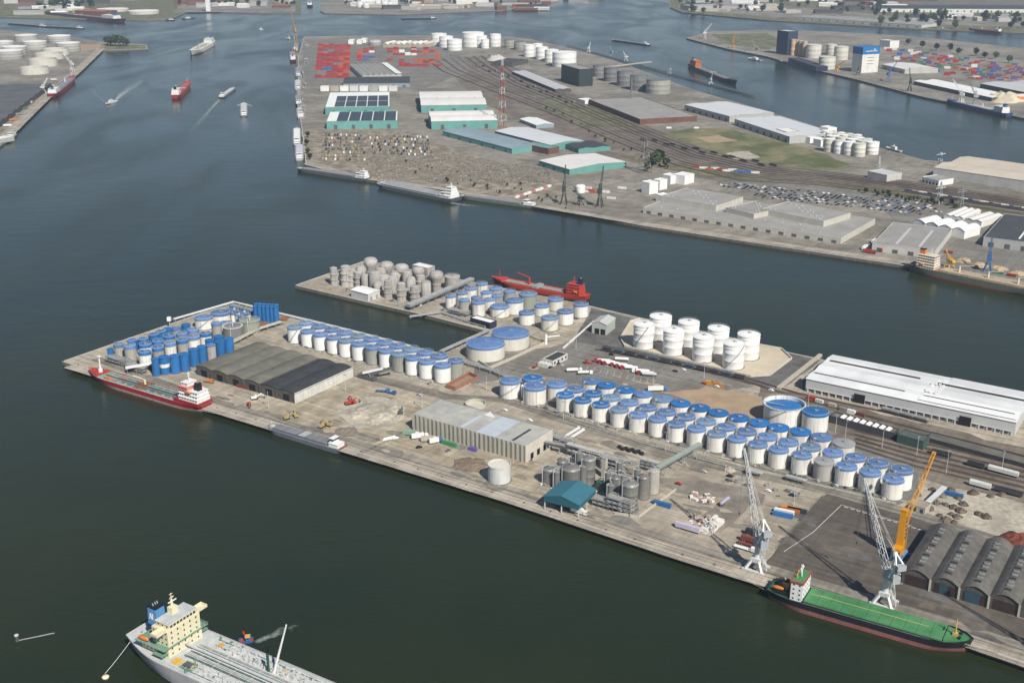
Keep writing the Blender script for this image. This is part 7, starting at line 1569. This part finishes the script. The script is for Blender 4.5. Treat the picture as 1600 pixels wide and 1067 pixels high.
for blk,(x0,x1,y0,y1,nr,nc) in enumerate([(505,570,212,250,8,15),(578,668,212,240,7,18)]):
    for r_ in range(nr):
        for i in range(nc):
            if rv.random() < .22: continue
            f = i/(nc-1); x = x0+(x1-x0)*f+rv.uniform(-.8,.8)+r_*1.2*blk; y = y0+(y1-y0)*r_/(nr-1)+f*(1+blk*3)+rv.uniform(-.3,.3); c = rv.choice(((tan_v,'tan'),(tan_v,'tan'),(olive_v,'olive'),(tank_white,'white'),(car_cols[5][1],'grey'),(car_cols[1][1],'dark blue')))
            o = link('parked_lorry', cached(('lv',c[0].name), lambda: MB().box(-4,1.6,-1.3,1.3,.5,1.5).box(1.7,3.9,-1.25,1.25,.5,2.8).box(-3.8,1.4,-1.2,1.2,1.5,2.2 if c[1] != 'white' else 3.2).mesh('parked_lorry', c[0])), None, (*W(x,y).xy,Z0+.15), R(95)+rv.uniform(-.1,.1)); tag(o, f'{c[1]} lorry in the dusty {["vehicle yard beside the harbour edge","vehicle yard towards the white roofed sheds"][blk]}', 'lorry', 'old lorries in the dusty vehicle yard'); nv2[0] += 1
if vrest.v: stuff(obj('parked_cars', vrest, car_cols[1][1]), 'remaining cars of the packed car park', 'cars')
g = MB()
for k in range(3200):
    x = rv.uniform(560,860); y = 232+(x-560)*.12+rv.uniform(-8,48)*(1-(x-560)/500)
    p = W(x,y); s = rv.uniform(.4,1.9); g.obox((p.x,p.y,Z0),(s*rv.uniform(.8,2.2),s,s*.7),rv.uniform(0,3))
stuff(obj('scrap_litter', g, mat('scrap_pale',(.33,.30,.25),.9,.5,.05,0,col2=(.10,.09,.075),s2=.05,space='World')), 'scattered junk on the dusty yard', 'junk')
for i in range(14):
    f = i/13; x = 1005+f*200; y = 221+f*42; wagon((x+(i%3)*3,y-(i%2)*3),head((x,y),(x+10,y+2.4)),f'dark wagon on the rail fan, {ORD[i]} from the brown shed','open',wag_dark,15,'dark wagons on the rail fan',parts=False)
for i in range(16):
    f = i/15; x = 745+f*150; y = 103+f*60; wagon((x,y-(i%2)*4+2),head((x,y),(x+10,y+4)),f'dark wagon in the upper rail fan, {ORD[i]} from the white tanks','box' if i%2 else 'open',wag_dark if i%3 else wag_grey,15,'dark wagons in the upper rail fan',parts=False)
for i in range(18):
    f = i/17; x = 1420+f*180; wagon((x,301+f*28),head((1420,301),(1600,329)),f'grey blue wagon of the long train on the verge, {ORD[i]} from the pylon','tank' if i%3 else 'open',[wag_blue,wag_grey,wag_white][i%3],13,'long train on the verge',parts=False)
# ------------------------------------------------------------------ trees
leafm = [mat('leaf_dark',(.035,.055,.02),.8,.35,.3,.25), mat('leaf_mid',(.06,.085,.03),.8,.35,.3,.25)]; bark = mat('bark',(.09,.07,.05),.9,.2,.5,0)
def tree_mesh(k):
    rn = random.Random(100+k); g = MB()
    for i in range(170):
        while True:
            x, y, z = rn.uniform(-1,1), rn.uniform(-1,1), rn.uniform(-1,1)
            if x*x+y*y+z*z < 1: break
        q = 1+.35*math.sin(3*math.atan2(y,x)+k); c = Vector((x*3.2*q,y*3.2*q,5.6+z*3.4)); s = rn.uniform(.6,1.3)
        a = Vector((rn.uniform(-1,1),rn.uniform(-1,1),rn.uniform(-.6,.6))).normalized(); b_ = a.orthogonal().normalized()
        g._a([c+a*s,c+b_*s*.8,c-a*s,c-b_*s*.8+Vector((0,0,.3))],[(0,1,2,3)],i%2)
    return g.mesh('crown', leafm)
def tree(px, s, lab, grp, pos=None):
    p = pos or W(*px); t = thing('tree', lab, 'tree', (p.x,p.y,Z0), rv.uniform(0,6), grp); t.scale = (s,s,s*rv.uniform(.85,1.2))
    link('trunk', cached('trunk', lambda: MB().tube((0,0,-.1),(0,0,4),.35,6,0,.2).tube((0,0,2.5),(1.5,.6,5),.18,5,0,.08).tube((0,0,2.8),(-1.3,-.8,5.2),.18,5,0,.08).mesh('trunk', bark)), t); k = int(rv.random()*4); link('crown', cached(('crown',k), lambda: tree_mesh(k)), t); return t
for i,(x,y,s) in enumerate([(1024,258,2.4),(1032,254,2.0),(1018,264,1.8),(1040,262,1.6),(1012,268,1.3),(1028,248,1.6)]): tree((x,y),s,f'dark tree at the foot of the rusty pylon, {["tallest","second tallest","at the front","at the side","lowest","at the back"][i]}','trees by the rusty pylon')
for i in range(26):
    f = i/25; tree((1345+f*150+rv.uniform(-4,4),300+f*26+rv.uniform(-3,3)),rv.uniform(.45,.95),'low green tree on the verge between car park and train','trees on the verge by the train')
for i in range(30): tree(None,rv.uniform(.25,.6),'small bush on the dusty yard margin','bushes on the dusty yard',pos=W(640+i*9+rv.uniform(-6,6), 262+i*1.9+rv.uniform(-8,14)))
for i in range(16): tree(None,rv.uniform(.35,.75),'small bush along the rail fan verge','bushes along the rail fan',pos=W(850+i*14+rv.uniform(-4,4), 168+i*7+rv.uniform(-3,6)))
for i,(x,y) in enumerate([(481,215),(479,228),(481,240),(484,250)]): tree((x,y),1.1,f'bush on the west quay edge, {ORD[i]} from the cruise barges','bushes on the west quay edge')
# ------------------------------------------------------------------ far peninsula at the right
for i,(x,y,w,yb,m) in enumerate([(1240,62,8,88,wall_beige),(1246,63,8,88,wall_beige),(1252,64,8,89,wall_beige),(1258,65,8,90,wall_beige)]): tank(x,y,w,HT(x,yb,y+1),f'slim sandy silo beside the dark blue tower, {ORD[i]}','sandy silos by the dark blue tower',mat('silo_sandy',(.50,.36,.24),.8,.1,.1,.05),wall_beige,name='silo',cat='silo',rail=False,rise=1)
for i,(x,y,w,yb) in enumerate([(1272,70,24,93),(1293,89,26,110),(1315,73,22,96),(1300,70,16,88)]): tank(x,y,w,HT(x,yb,y+2),f'cream silo tank of the far grain quay, {["by the sandy silos","lowest, on the water edge","beside the blue topped tower","at the back"][i]}','cream silo tanks of the far quay',tank_cream,tank_cream,name='silo',cat='silo',rail=False,rise=2,dome=False)
def tower(fl, fr, br, yb, lab, wall, cap, capm, frac, name='silo_tower'):
    h = HT(fr[0],yb,fr[1]); b = B(lab,fl,fr,br,h,wall,roof_light_m,name=name,cat='tower',dm=34)
    if cap: obj('cap_band', MB().box(-.6,b.L+.6,-.6,b.D+.6,h*frac,h+1.2), capm, b.root)
    return b, h
bt, h = tower((1349,75.5),(1375,74),(1376,66),113,'tall white silo tower with a bright blue top band',tank_white,True,mat('band_blue',(.02,.16,.36),.5,.08),.74)
g = MB(); L_ = bt.L
for k in range(7): g.box(L_*(.18+k*.1),L_*(.24+k*.1),-.95,-.55,h*.84,h*.87); g.box(L_*(.18+k*.1),L_*(.20+k*.1),-.95,-.55,h*.87,h*(.885+.01*(k%2)))
g.box(L_*.66,L_*.72,-.95,-.55,h*.9,h*.95); g.box(L_*.62,L_*.76,-.95,-.55,h*.92,h*.93); obj('lettering', g, white_roof, bt.root)
for k in range(3): wall_part(bt,'window','front',bt.L*.3,bt.L*.7,h*(.35+.12*k),h*(.37+.12*k),steel_dark)
tower((1215,48),(1232,50),(1234,46),87,'dark blue flat topped tower at the far grain quay',mat('tower_navy',(.03,.05,.09),.6,.1),False,None,.9)
tower((1375,63),(1391,65),(1393,61),76,'small white block beside the blue topped tower',tank_white,False,None,.9,'block'); B('long dark loading shed along the far grain quay',(1232,91),(1275,105),(1282,101),10,navy,slate)
B('shed with cream gable roof beside the blue topped tower',(1378,101),(1414,109),(1450,104),10,pale_wall,pink_roof,'gable','x',1,4,3); B('long shed with two white roof ridges on the far quay',(1428,127),(1550,153),(1562,145),8,wall_dark,white_roof,'gable','x',2,2,10); B('broad pale roofed shed at the far right edge',(1532,131),(1640,152),(1640,130),9,wall_dark,roof_light_m,'gable','x',2,3)
heap((1569,157),42,15,mat('heap_cream',(.56,.49,.36),.9,.1,.05,0),'cream heap under a canopy at the far quay','heap','pale_heap',5); B('orange sided store behind the cream heap',(1575,148),(1592,152),(1600,147),9,orange_p,white_roof)
for i,(x,y,hh) in enumerate([(1388,128,36),(1421,143,40),(1500,164,42),(1522,168,45),(1340,118,20),(1308,112,24),(1101,62,40),(1145,76,36),(1182,85,30)]): small_crane((x,y),hh,f'{["blue grey","dark","white","grey","small dark","yellow","pale green","orange","grey"][i]} crane on the far grain quay, {["by the cream gable shed","by the ridge roofed shed","near the blue ship bow","amidships of the blue ship","below the silo tower","at the water edge tank","on the pier tip","second from the pier tip","third from the pier tip"][i]}',[cab_blue,crane_dk,crane_w,steel_mid,crane_dk,crane_y,crane_w,orange_p,steel_mid][i],20,.5+i,'cranes on the far grain quay')
nf = 0
for r_ in range(9):
    for c_ in range(17):
        if rc.random() < .25: continue
        x = 1385+c_*12.5+r_*4; y = 77+c_*1.6+r_*4.2
        if y > 126: continue
        q = rc.choice((0,0,1,4,4,5,3,6,2)); o = link('container_pile', cont_mesh(cc[q][1],14), None, (*W(x,y).xy,Z0+.1), R(-20)); o.scale = (1,1.5,1+int(rc.random()*3)); tag(o, f'{cc[q][0]} container pile in the far yard behind the blue topped tower', 'container', 'container piles in the far yard')
for i in range(9): tree(None,2.2,'dark tree on the far yard margin','trees on the far yard',pos=W(1420+i*20+rv.uniform(-6,6),72+i*3.2+rv.uniform(-2,2)))
patch([(1110,54),(1200,52),(1225,66),(1200,78),(1140,70)],'rough_ground',verge_m,1,8,60)
g = MB(); a = W(1100,67); b_ = W(1208,90); n = 22
for i in range(n):
    c = a.lerp(b_,i/n); g.obox((c.x,c.y,-1),(3,6,Z0+2.5),R(-30))
stuff(obj('quay_dolphins', g, conc_rib), 'row of concrete dolphins along the far pier', 'dolphins')
# ------------------------------------------------------------------ left terminal
for i,(x,y,w,yb) in enumerate([(40,55,34,63),(92,56,35,66),(54,65,35,76),(5,65,30,74),(106,67,36,79),(22,73,36,84),(13,79,42,91)]): tank(x,y,w,HT(x,yb+3,y+2),f'white tank of the left terminal, {["farthest","far, by the back shore","middle","cut by the frame edge, rear","nearest the spit","front left","largest by the frame edge"][i]}','white tanks of the left terminal',mat('tank_aged',(.42,.41,.38),.6,.1,.05,.1,streak=.2),white_roof,rise=3,rail=False,fascia=.2)
for i,(x,y,w,yb) in enumerate([(86,76,40,86),(76,83,44,92),(66,92,44,103),(53,105,44,115)]):
    h = HT(x,yb+3,y+3); p = W(x,y,Z0+h); r_ = qz(w/2*depth(p)/F_PX); t = thing('floating_roof_tank', f'open white tank with sunken dark roof on the left terminal, {ORD[i]} from the spit', 'storage tank', (p.x,p.y,Z0), 0, 'open tanks of the left terminal')
    obj('shell', MB().lathe([(r_,0),(r_,h),(r_-1,h),(r_-1,h*.3)],32), tank_cream, t, smooth=True); obj('floating_roof', MB().cyl((0,0,h*.3),r_-1.2,.6,30), navy, t)
B('sprawling dark many ridged shed on the left terminal quay',(-45,226),(80,131),(0,121),8,wall_dark,mat('roof_dark_corrugated',(.10,.105,.11),.8,.2,.03,.04),'gable','y',14,2.5)
for i in range(9): truck((12+i*9,198-i*9),R(10+i*20),f'{["white","orange","grey","green"][i%4]} lorry on the left terminal quay, {ORD[i]} from the frame edge',None,'box',[tank_bright,orange_p,wag_grey,cab_green][i%4],'lorries on the left quay',14)
small_crane((113,112),36,'white crane with raised jib on the left terminal quay',crane_w,26,2.6); small_crane((68,146),26,'small white crane beside the red hulled ship on the left',crane_w,14,1.0)
for i in range(6): tree(None,3.0,f'dark tree on the grassy spit, {ORD[i]} from the terminal quay','trees on the grassy spit',pos=W(168+i*6,72+rv.uniform(-1,2)))
patch([(165,69),(228,71),(230,76),(165,78)],'grass_spit',grass_m,2,5,40); patch([(125,70),(160,70),(158,76),(125,82)],'reddish_ground',sand_red,2,5,40)
strip([(158,76),(120,112),(73,151),(13,209),(-40,252)],22,'quay_apron',apron,3,.5)
B('pale roofed shed cut by the left frame edge, near the water',(-20,222),(22,214),(20,210),6,wall_grey,white_roof)
# ------------------------------------------------------------------ the farthest shores
for i,(x,y,w,yb) in enumerate([(176,14,48,21),(224,17,47,25)]): tank(x,y,w,HT(x,yb,y+3),f'very wide white tank on the far shore, {["farther","nearer"][i]}','wide white tanks on the far shore',tank_cream,white_roof,rise=2,rail=False,fascia=.2)
for i,(x,y,w,yb) in enumerate([(562,4,10,13),(572,6,10,14),(590,2,9,11),(601,3,10,12),(609,4,9,12),(661,9,5,15)]): tank(x,y,w,HT(x,yb,y+1),f'small white tank on the facing shore, {ORD[i]} from the lock','white tanks on the facing shore',tank_bright,white_roof,rise=3,rail=False,fascia=.2)
b = B('extremely long grey roofed warehouse on the far right shore',(1376,14),(1650,15),(1650,9),13,tank_white,slate,'gable','x',1,4,26); b = B('long low pale shed along the far right basin',(1250,27),(1440,40),(1445,35),9,pale_wall,roof_mid,'gable','x',2,2,14); B('pale strip roofed shed on the far corner shore',(1080,9),(1165,11),(1165,6),9,pale_wall,roof_mid)
fr_ = random.Random(31); pal = [(wall_grey,roof_mid,'grey'),(tank_white,white_roof,'white'),(brown_wall,mat('roof_rust',(.30,.12,.07),.9,.2),'rust red'),(pale_wall,roof_light_m,'pale'),(wall_dark,slate,'dark'),(wall_beige,beige_sheet,'sandy')]
zones = [(5,120,4,24,16,'far left shore',(40,150)),(250,460,1,13,14,'shore left of the lock',(40,120)),(515,850,2,17,40,'facing shore right of the lock',(30,120)),(1060,1400,2,22,26,'far right shore',(40,150)),(1380,1600,24,36,8,'far right bank',(40,90)),(1100,1590,-14,3,24,'distant right horizon strip',(80,200)),(380,900,-14,0,20,'distant facing horizon strip',(80,200)),(0,260,-12,2,14,'distant left horizon strip',(80,200))]
for (xa,xb,ya,yb,n,nm,(sa,sb)) in zones:
    for i in range(n):
        x = fr_.uniform(xa,xb); y = fr_.uniform(ya,yb); p = W(x,y); wl_, rf_, cn = fr_.choice(pal); L_ = fr_.uniform(sa,sb); D_ = fr_.uniform(.3,.7)*L_
        b = building(f'{cn} {["flat","ridged"][i%2]} industrial building on the {nm}, {["small","mid sized","large"][min(2,int((L_-sa)/(sb-sa)*3))]}',None,None,None,fr_.uniform(6,16),['flat','gable'][i%2],'x',fr_.choice((1,1,2,3)),3,wl_,rf_,name='factory_building',cat='building',group=f'buildings on the {nm}',pts=(p,p+U(fr_.uniform(-.5,.5))*L_,D_))
for (xa,xb,ya,yb,n,nm,s) in [(60,150,8,16,40,'far left shore',2.4),(260,460,0,12,30,'shore left of the lock',2.2),(520,840,0,10,25,'facing shore',2.0),(1060,1390,6,22,50,'far right shore',2.4),(1360,1600,26,46,45,'far right bank',2.6)]:
    for i in range(n): tree(None,s*rv.uniform(.7,1.3),f'dark green tree on the {nm}',f'trees on the {nm}',pos=W(fr_.uniform(xa,xb),fr_.uniform(ya,yb)))
patch([(1060,15),(1200,27),(1420,38),(1600,42),(1600,26),(1400,26),(1200,8),(1070,2)],'industrial_ground',concrete2,1,10,120); patch([(1150,-20),(1600,-20),(1600,12),(1300,8)],'industrial_ground',ballast,1,10,200)
patch([(0,26),(120,29),(130,14),(20,8)],'grass_field',grass_m,1,8,100); patch([(270,20),(460,19),(460,-5),(300,-5)],'industrial_ground',concrete2,1,8,100); patch([(0,8),(140,12),(230,-8),(0,-20)],'industrial_ground',ballast,1,8,150)
patch([(60,6),(150,8),(150,18),(70,16)],'woodland_floor',verge_m,2,8,80)
p = W(326,18); t = thing('white_bridge_tower','tall bright white tower on the far shore left of the lock','tower',(p.x,p.y,Z0)); hh = HT(326,19,-6); obj('shaft', MB().obox((0,0,-.1),(16,16,hh)), tank_bright, t); obj('cap', MB().obox((0,0,hh-.2),(20,20,4)), white_roof, t)
# ------------------------------------------------------------------ ships on the water
def coaster(lab, bow, stern, B_, zd, hullm, deckm, bridge='aft', tiers=3, houm=None, fm=None, hatch=None, near=False, masts=1, pipes=False, cat='ship', name='cargo_ship', boot=1.5, bootm=None):
    t, L = (ship_near if near else ship)(name, lab, cat, bow, stern, B_, zd, [bootm or boot_red, hullm], deckm, None, boot=boot, sheer=zd*.35, n=20, bulwark=.6)
    h = zd-.6; w = B_*.78; hx = -L/2+L*.06; z, o = house(t,hx,hx+L*.13,w,h,tiers,houm or ship_white,2.7,.4,True); mast(t,hx+L*.08,z,7,houm or ship_white,2); funnel(t,hx+L*.02,z,L*.04,B_*.25,4.5,fm or cab_blue,black)
    for s in (-1,1): lifeboat(t,(hx+L*.04,s*w*.5,h+4.2),orange_p,5)
    obj('forecastle', MB().prism([(L*.36,-B_*.40),(L*.43,-B_*.25),(L*.47,0),(L*.43,B_*.25),(L*.36,B_*.40)],h-.1,h+2.2), hullm, t); obj('foremast', MB().tube((L*.41,0,h+2),(L*.41,0,h+11),.4,6,0,.2), houm or ship_white, t)
    x0, x1 = hx+L*.17, L*.34
    if hatch:
        n = 4
        for i in range(n): obj('hatch_cover', MB().box(x0+(x1-x0)*i/n+.5,x0+(x1-x0)*(i+1)/n-.5,-B_*.36,B_*.36,h-.1,h+1.9), hatch, t)
    if pipes:
        for k in range(5): obj('pipe', MB().tube((x0,-B_*.2+k*B_*.1,h+.8),(x1,-B_*.2+k*B_*.1,h+.8),.3,5), pipe_m, t)
        obj('manifold', MB().box(-2,4,-B_*.42,B_*.42,h-.05,h+2.2), steel_mid, t)
    for k in range(masts-1): x = x0+(x1-x0)*(k+.6)/max(1,masts-1); obj('deck_crane', MB().cyl((x,0,h),1.0,8,8).bar((x,0,h+8),(x+14,0,h+11),.9,.9), houm or ship_white, t)
    return t
coaster('red hulled tanker with red bridge behind the blue roofed tanks',(768,441),(919,470),16,5,red_p,deck_red,tiers=4,houm=mat('ship_red_house',(.45,.06,.04),.5,.1,.3,0),fm=navy,near=False,masts=2,pipes=True,name='tanker_ship',bootm=boot_red)
coaster('white gas carrier with orange boot heading down the channel',(299,88),(331,70),30,11,white_hull,ship_cream,tiers=4,bootm=mat('boot_orange',(.45,.13,.05),.6,.1),masts=2,pipes=True,name='tanker_ship')
coaster('red hulled tanker with white bridge under way in mid channel',(295,133),(273,156),20,8,red_p,deck_red,tiers=4,fm=black,pipes=True,name='tanker_ship')
coaster('red hulled ship with white bridge moored at the left terminal',(116,124),(80,154),22,8,red_hull,deck_grey,tiers=3,hatch=hatch_grey,masts=2)
coaster('huge dark red tanker with blue funnel moored off the far left shore',(60,22),(192,36),40,12,mat('hull_maroon',(.10,.045,.06),.5,.15),mat('deck_maroon',(.16,.10,.09),.8,.15),tiers=4,fm=dk_blue,pipes=True,name='tanker_ship')
coaster('purple and white ship at the far quay corner cranes',(457,82),(458,98),16,6,mat('hull_plum',(.22,.03,.09),.5,.1),deck_grey,tiers=3)
coaster('dark ship with bright orange bridge behind the long jetty',(1152,134),(1078,105),20,8,mat('hull_dark_green',(.025,.04,.035),.5,.15),deck_grey,tiers=5,houm=mat('bridge_orange',(.62,.17,.03),.5,.1),fm=cab_blue,pipes=True,name='tanker_ship')
coaster('blue hulled ship with white bridge at the far right quay',(1478,161),(1577,184),22,7,blue_hull,deck_grey,tiers=4,hatch=wall_grey,masts=3)
coaster('dark maroon freighter with pale masts in the far right basin',(1513,49),(1565,54),18,8,mat('hull_maroon',(.10,.045,.06)),deck_grey,tiers=3,hatch=deck_red,masts=2)
coaster('grey green ship with orange topped white bridge at the right quay',(1640,472),(1416,425),19,7.5,mat('hull_grey_green',(.13,.15,.12),.6,.15,.15,0,streak=.2),mat('deck_rust',(.30,.17,.10),.8,.2),tiers=5,fm=orange_p,houm=mat('bridge_white_orange',(.70,.62,.50),.5,.1),hatch=mat('hatch_sand',(.42,.34,.24),.8,.15),near=True,masts=4)
small_crane((1543,424),30,'blue mobile crane on the quay behind the grey green ship',cab_blue,6,1.2); small_crane((1483,418),16,'yellow and red loader behind the grey green ship',yellow_p,8,2); 
for i,(x,y) in enumerate([(1482,396),(1560,428),(1580,432)]): container((x,y),DIR_A,f'{["dark red","green","red"][i]} container behind the grey green ship, {ORD[i]}',[cc[1][1],cab_green,cc[0][1]][i],9)
for i,(x,y) in enumerate([(1505,408),(1530,415),(1560,420),(1590,428)]): heap((x,y),9,3,mat('heap_timber',(.42,.32,.20),.9,.2,.3,0),f'sandy timber heap behind the grey green ship, {ORD[i]}','heap','timber_heap',60+i)
barge('pusher_barge','wide grey double barge with white wheelhouse under way near the quay',(580,292),(703,318),27,zd=5,dm=steel_mid,hm=mat('barge_slate',(.095,.105,.12),.55,.15,.15,0)); BG = [o for o in scene.objects if o.get('label','').startswith('wide grey double barge')][0]; house(BG,-BG['_L']/2+4,-BG['_L']/2+17,17,4.6,4,ship_white,3.4,1.2,True); mast(BG,-BG['_L']/2+10,18,6,ship_white)
barge('cargo_barge','grey barge with white wheelhouse moored at the dusty yard corner',(458,268),(571,285),14,zd=4.5,hm=mat('barge_slate',(.095,.105,.12))); BG = [o for o in scene.objects if o.get('label','').startswith('grey barge with white wheelhouse moored at the dusty')][0]; house(BG,-BG['_L']/2+3,-BG['_L']/2+14,11,4.2,3,ship_white,3.2,1,True); mast(BG,-BG['_L']/2+8,13.5,5,ship_white)
barge('cargo_barge','low barge with white wheelhouse moored at the quay container row',(712,310),(835,327),12,zd=3.5,hm=mat('barge_green',(.12,.14,.12),.6,.15))
barge('cargo_barge','loaded barge crossing the channel beyond the jetty',(952,64),(1012,72),14,hm=black_hull); barge('cargo_barge','barge crossing below the facing shore',(626,31),(682,30),14,hm=black_hull); barge('cargo_barge','pale barge in mid channel heading away with a long wake',(366,139),(345,154),13,near=False,dm=roof_light_m)
barge('cargo_barge','white barge seen end on with spreading bow wave',(381,163),(381,183),13,near=False,dm=roof_light_m,hm=white_hull); barge('cargo_barge','dark barge moored off the left terminal, first',(8,38),(70,43),14,hm=black_hull); barge('cargo_barge','dark barge moored off the left terminal, second',(70,43),(128,46),14,hm=black_hull); barge('cargo_barge','dark barge under the wide white tanks',(222,31),(270,33),14,hm=black_hull); barge('cargo_barge','dark purple barge moored under the cream silo tanks',(1215,97),(1275,113),12,hm=navy,dm=navy)
barge('cargo_barge','grey barge at the left frame edge beneath the terminal',(-20,240),(22,212),14,near=False)
barge('cruise_barge','white passenger barge moored at the west quay, farther',(464,203),(464,228),13,near=False,hm=white_hull,dm=ship_white,zd=3.5); barge('cruise_barge','white passenger barge moored at the west quay, nearer',(468,229),(468,252),13,near=False,hm=white_hull,dm=mat('deck_lilac',(.5,.48,.55),.7,.1),zd=3.5)
for i,(b0,s0,lab) in enumerate([((165,164),(182,159),'white speedboat racing down the left channel'),((284,31),(303,29),'dark tug near the far left shore'),((404,47),(412,47),'small workboat below the lock'),((1385,232),(1408,238),'small white boat moored by the white silos'),((455,62),(447,61),'small white boat beside the floating crane'),((1170,92),(1190,96),'small white boat under the far pier'),((1476,47),(1468,46),'tiny white boat by the far right bank'),((327,3),(331,6),'ship in the lock approach')]):
    t, L = ship('small_boat', lab, 'boat', b0, s0, max(4,(W(*b0)-W(*s0)).length*.24), 2.0, [black_hull, black_hull if 'dark' in lab else white_hull], deck_grey, None, sheer=.9, boot=.4, n=12); house(t,-L*.15,L*.15,max(2,L*.12),1.6,2,ship_white,2.2,.3,False); mast(t,0,6,4,ship_white,1)
coaster('dark freighter lying in the lock entrance',(484,2),(484,12),24,8,black_hull,deck_grey,tiers=3)
# wakes
wake([(181,157),(190,148),(204,138),(225,125)],9,40,'foamy wake behind the white speedboat',1.05,.4); wake([(166,162),(150,148),(143,135)],5,10,'spreading wave line from the speedboat',.6,.35); wake([(180,163),(215,158),(262,147)],5,10,'second spreading wave line from the speedboat',.6,.35); wake([(344,155),(330,170),(312,190),(295,212)],6,22,'long pale wake behind the pale barge in mid channel',.85,.3); wake([(165,165),(172,166),(182,162)],6,10,'bow foam at the white speedboat',.9,.6); wake([(370,166),(381,161),(393,166)],8,8,'spreading bow wave of the end on barge',.95,.8); wake([(381,184),(382,196),(380,215)],13,40,'wake below the end on barge',.7,.25)
wake([(704,317),(722,320),(748,323)],9,16,'churned wake behind the wide double barge',.85,.4); wake([(430,54),(460,53),(502,54)],14,14,'thin foam line by the floating crane',.85,.6); wake([(195,160),(260,125),(300,95)],3,9,'faint ship wake line in the channel',.55,.35)

for i,(a,b_,m) in enumerate([((466,108),(466,122),grey_hull),((465.5,128),(465.5,142),white_hull),((467,150),(467,166),black_hull),((469,172),(470,186),white_hull),((463,70),(462,80),grey_hull)]): barge('cargo_barge',f'{["grey","white","dark","white","grey"][i]} barge moored along the west quay, {ORD[i]} from the passenger barges',a,b_,14,near=False,hm=m,dm=[hatch_grey,roof_light_m][i%2],zd=4)
# bollards and mooring lines on the near quay
qp = [W(*q) for q in ((110,569),(325,636),(600,720),(800,783),(1045,864),(1178,905.5),(1519,1008.5))]; nb = 0
for a, b_ in zip(qp, qp[1:]):
    d_ = (b_-a).normalized(); nn = Vector((-d_.y,d_.x,0)); k = int((b_-a).length/20)
    for i in range(k):
        c = a+d_*(i*20+8)+nn*1.8; tag(link('bollard', cached('bollard', lambda: MB().lathe([(.35,0),(.3,.6),(.55,.75),(.5,1.0),(.02,1.05)],10).mesh('bollard', steel_dark)), None, (c.x,c.y,Z0+.2)), 'black iron bollard on the quay edge', 'bollard', 'bollards along the near quay'); nb += 1
def moor(a, za, b_, label):
    p_ = W(*a,za); q_ = W(*b_,Z0+.9); tag(obj('mooring_line', MB().path([p_.lerp(q_,k/5)-Vector((0,0,.5*math.sin(math.pi*k/5))) for k in range(6)],.12,4), wall_beige), label, 'rope')
moor((1493,1000),5.5,(1545,1014),'pale mooring line from the green ship bow to the quay'); moor((1490,1000),5.5,(1560,1019),'second pale mooring line from the green ship bow'); moor((1203,925),5.2,(1150,895),'pale mooring line from the green ship stern to the quay'); moor((312,640),5.2,(352,643),'pale mooring line from the red tanker stern to the quay'); moor((308,640),5.2,(380,652),'second pale mooring line from the red tanker stern')
# ------------------------------------------------------------------ air
hz = bpy.data.materials.new('haze_air'); hz.use_nodes = True
nt = hz.node_tree; nt.nodes.clear(); out = nt.nodes.new('ShaderNodeOutputMaterial'); pv = nt.nodes.new('ShaderNodeVolumePrincipled')
pv.inputs['Color'].default_value = (.66,.80,1.0,1); pv.inputs['Density'].default_value = HAZE; pv.inputs['Anisotropy'].default_value = .2
nt.links.new(pv.outputs[0], out.inputs['Volume'])
stuff(obj('haze', MB().box(-9100,9100,-1600,13100,-3.2,362), hz), 'thin bluish haze over the whole harbour', 'haze')
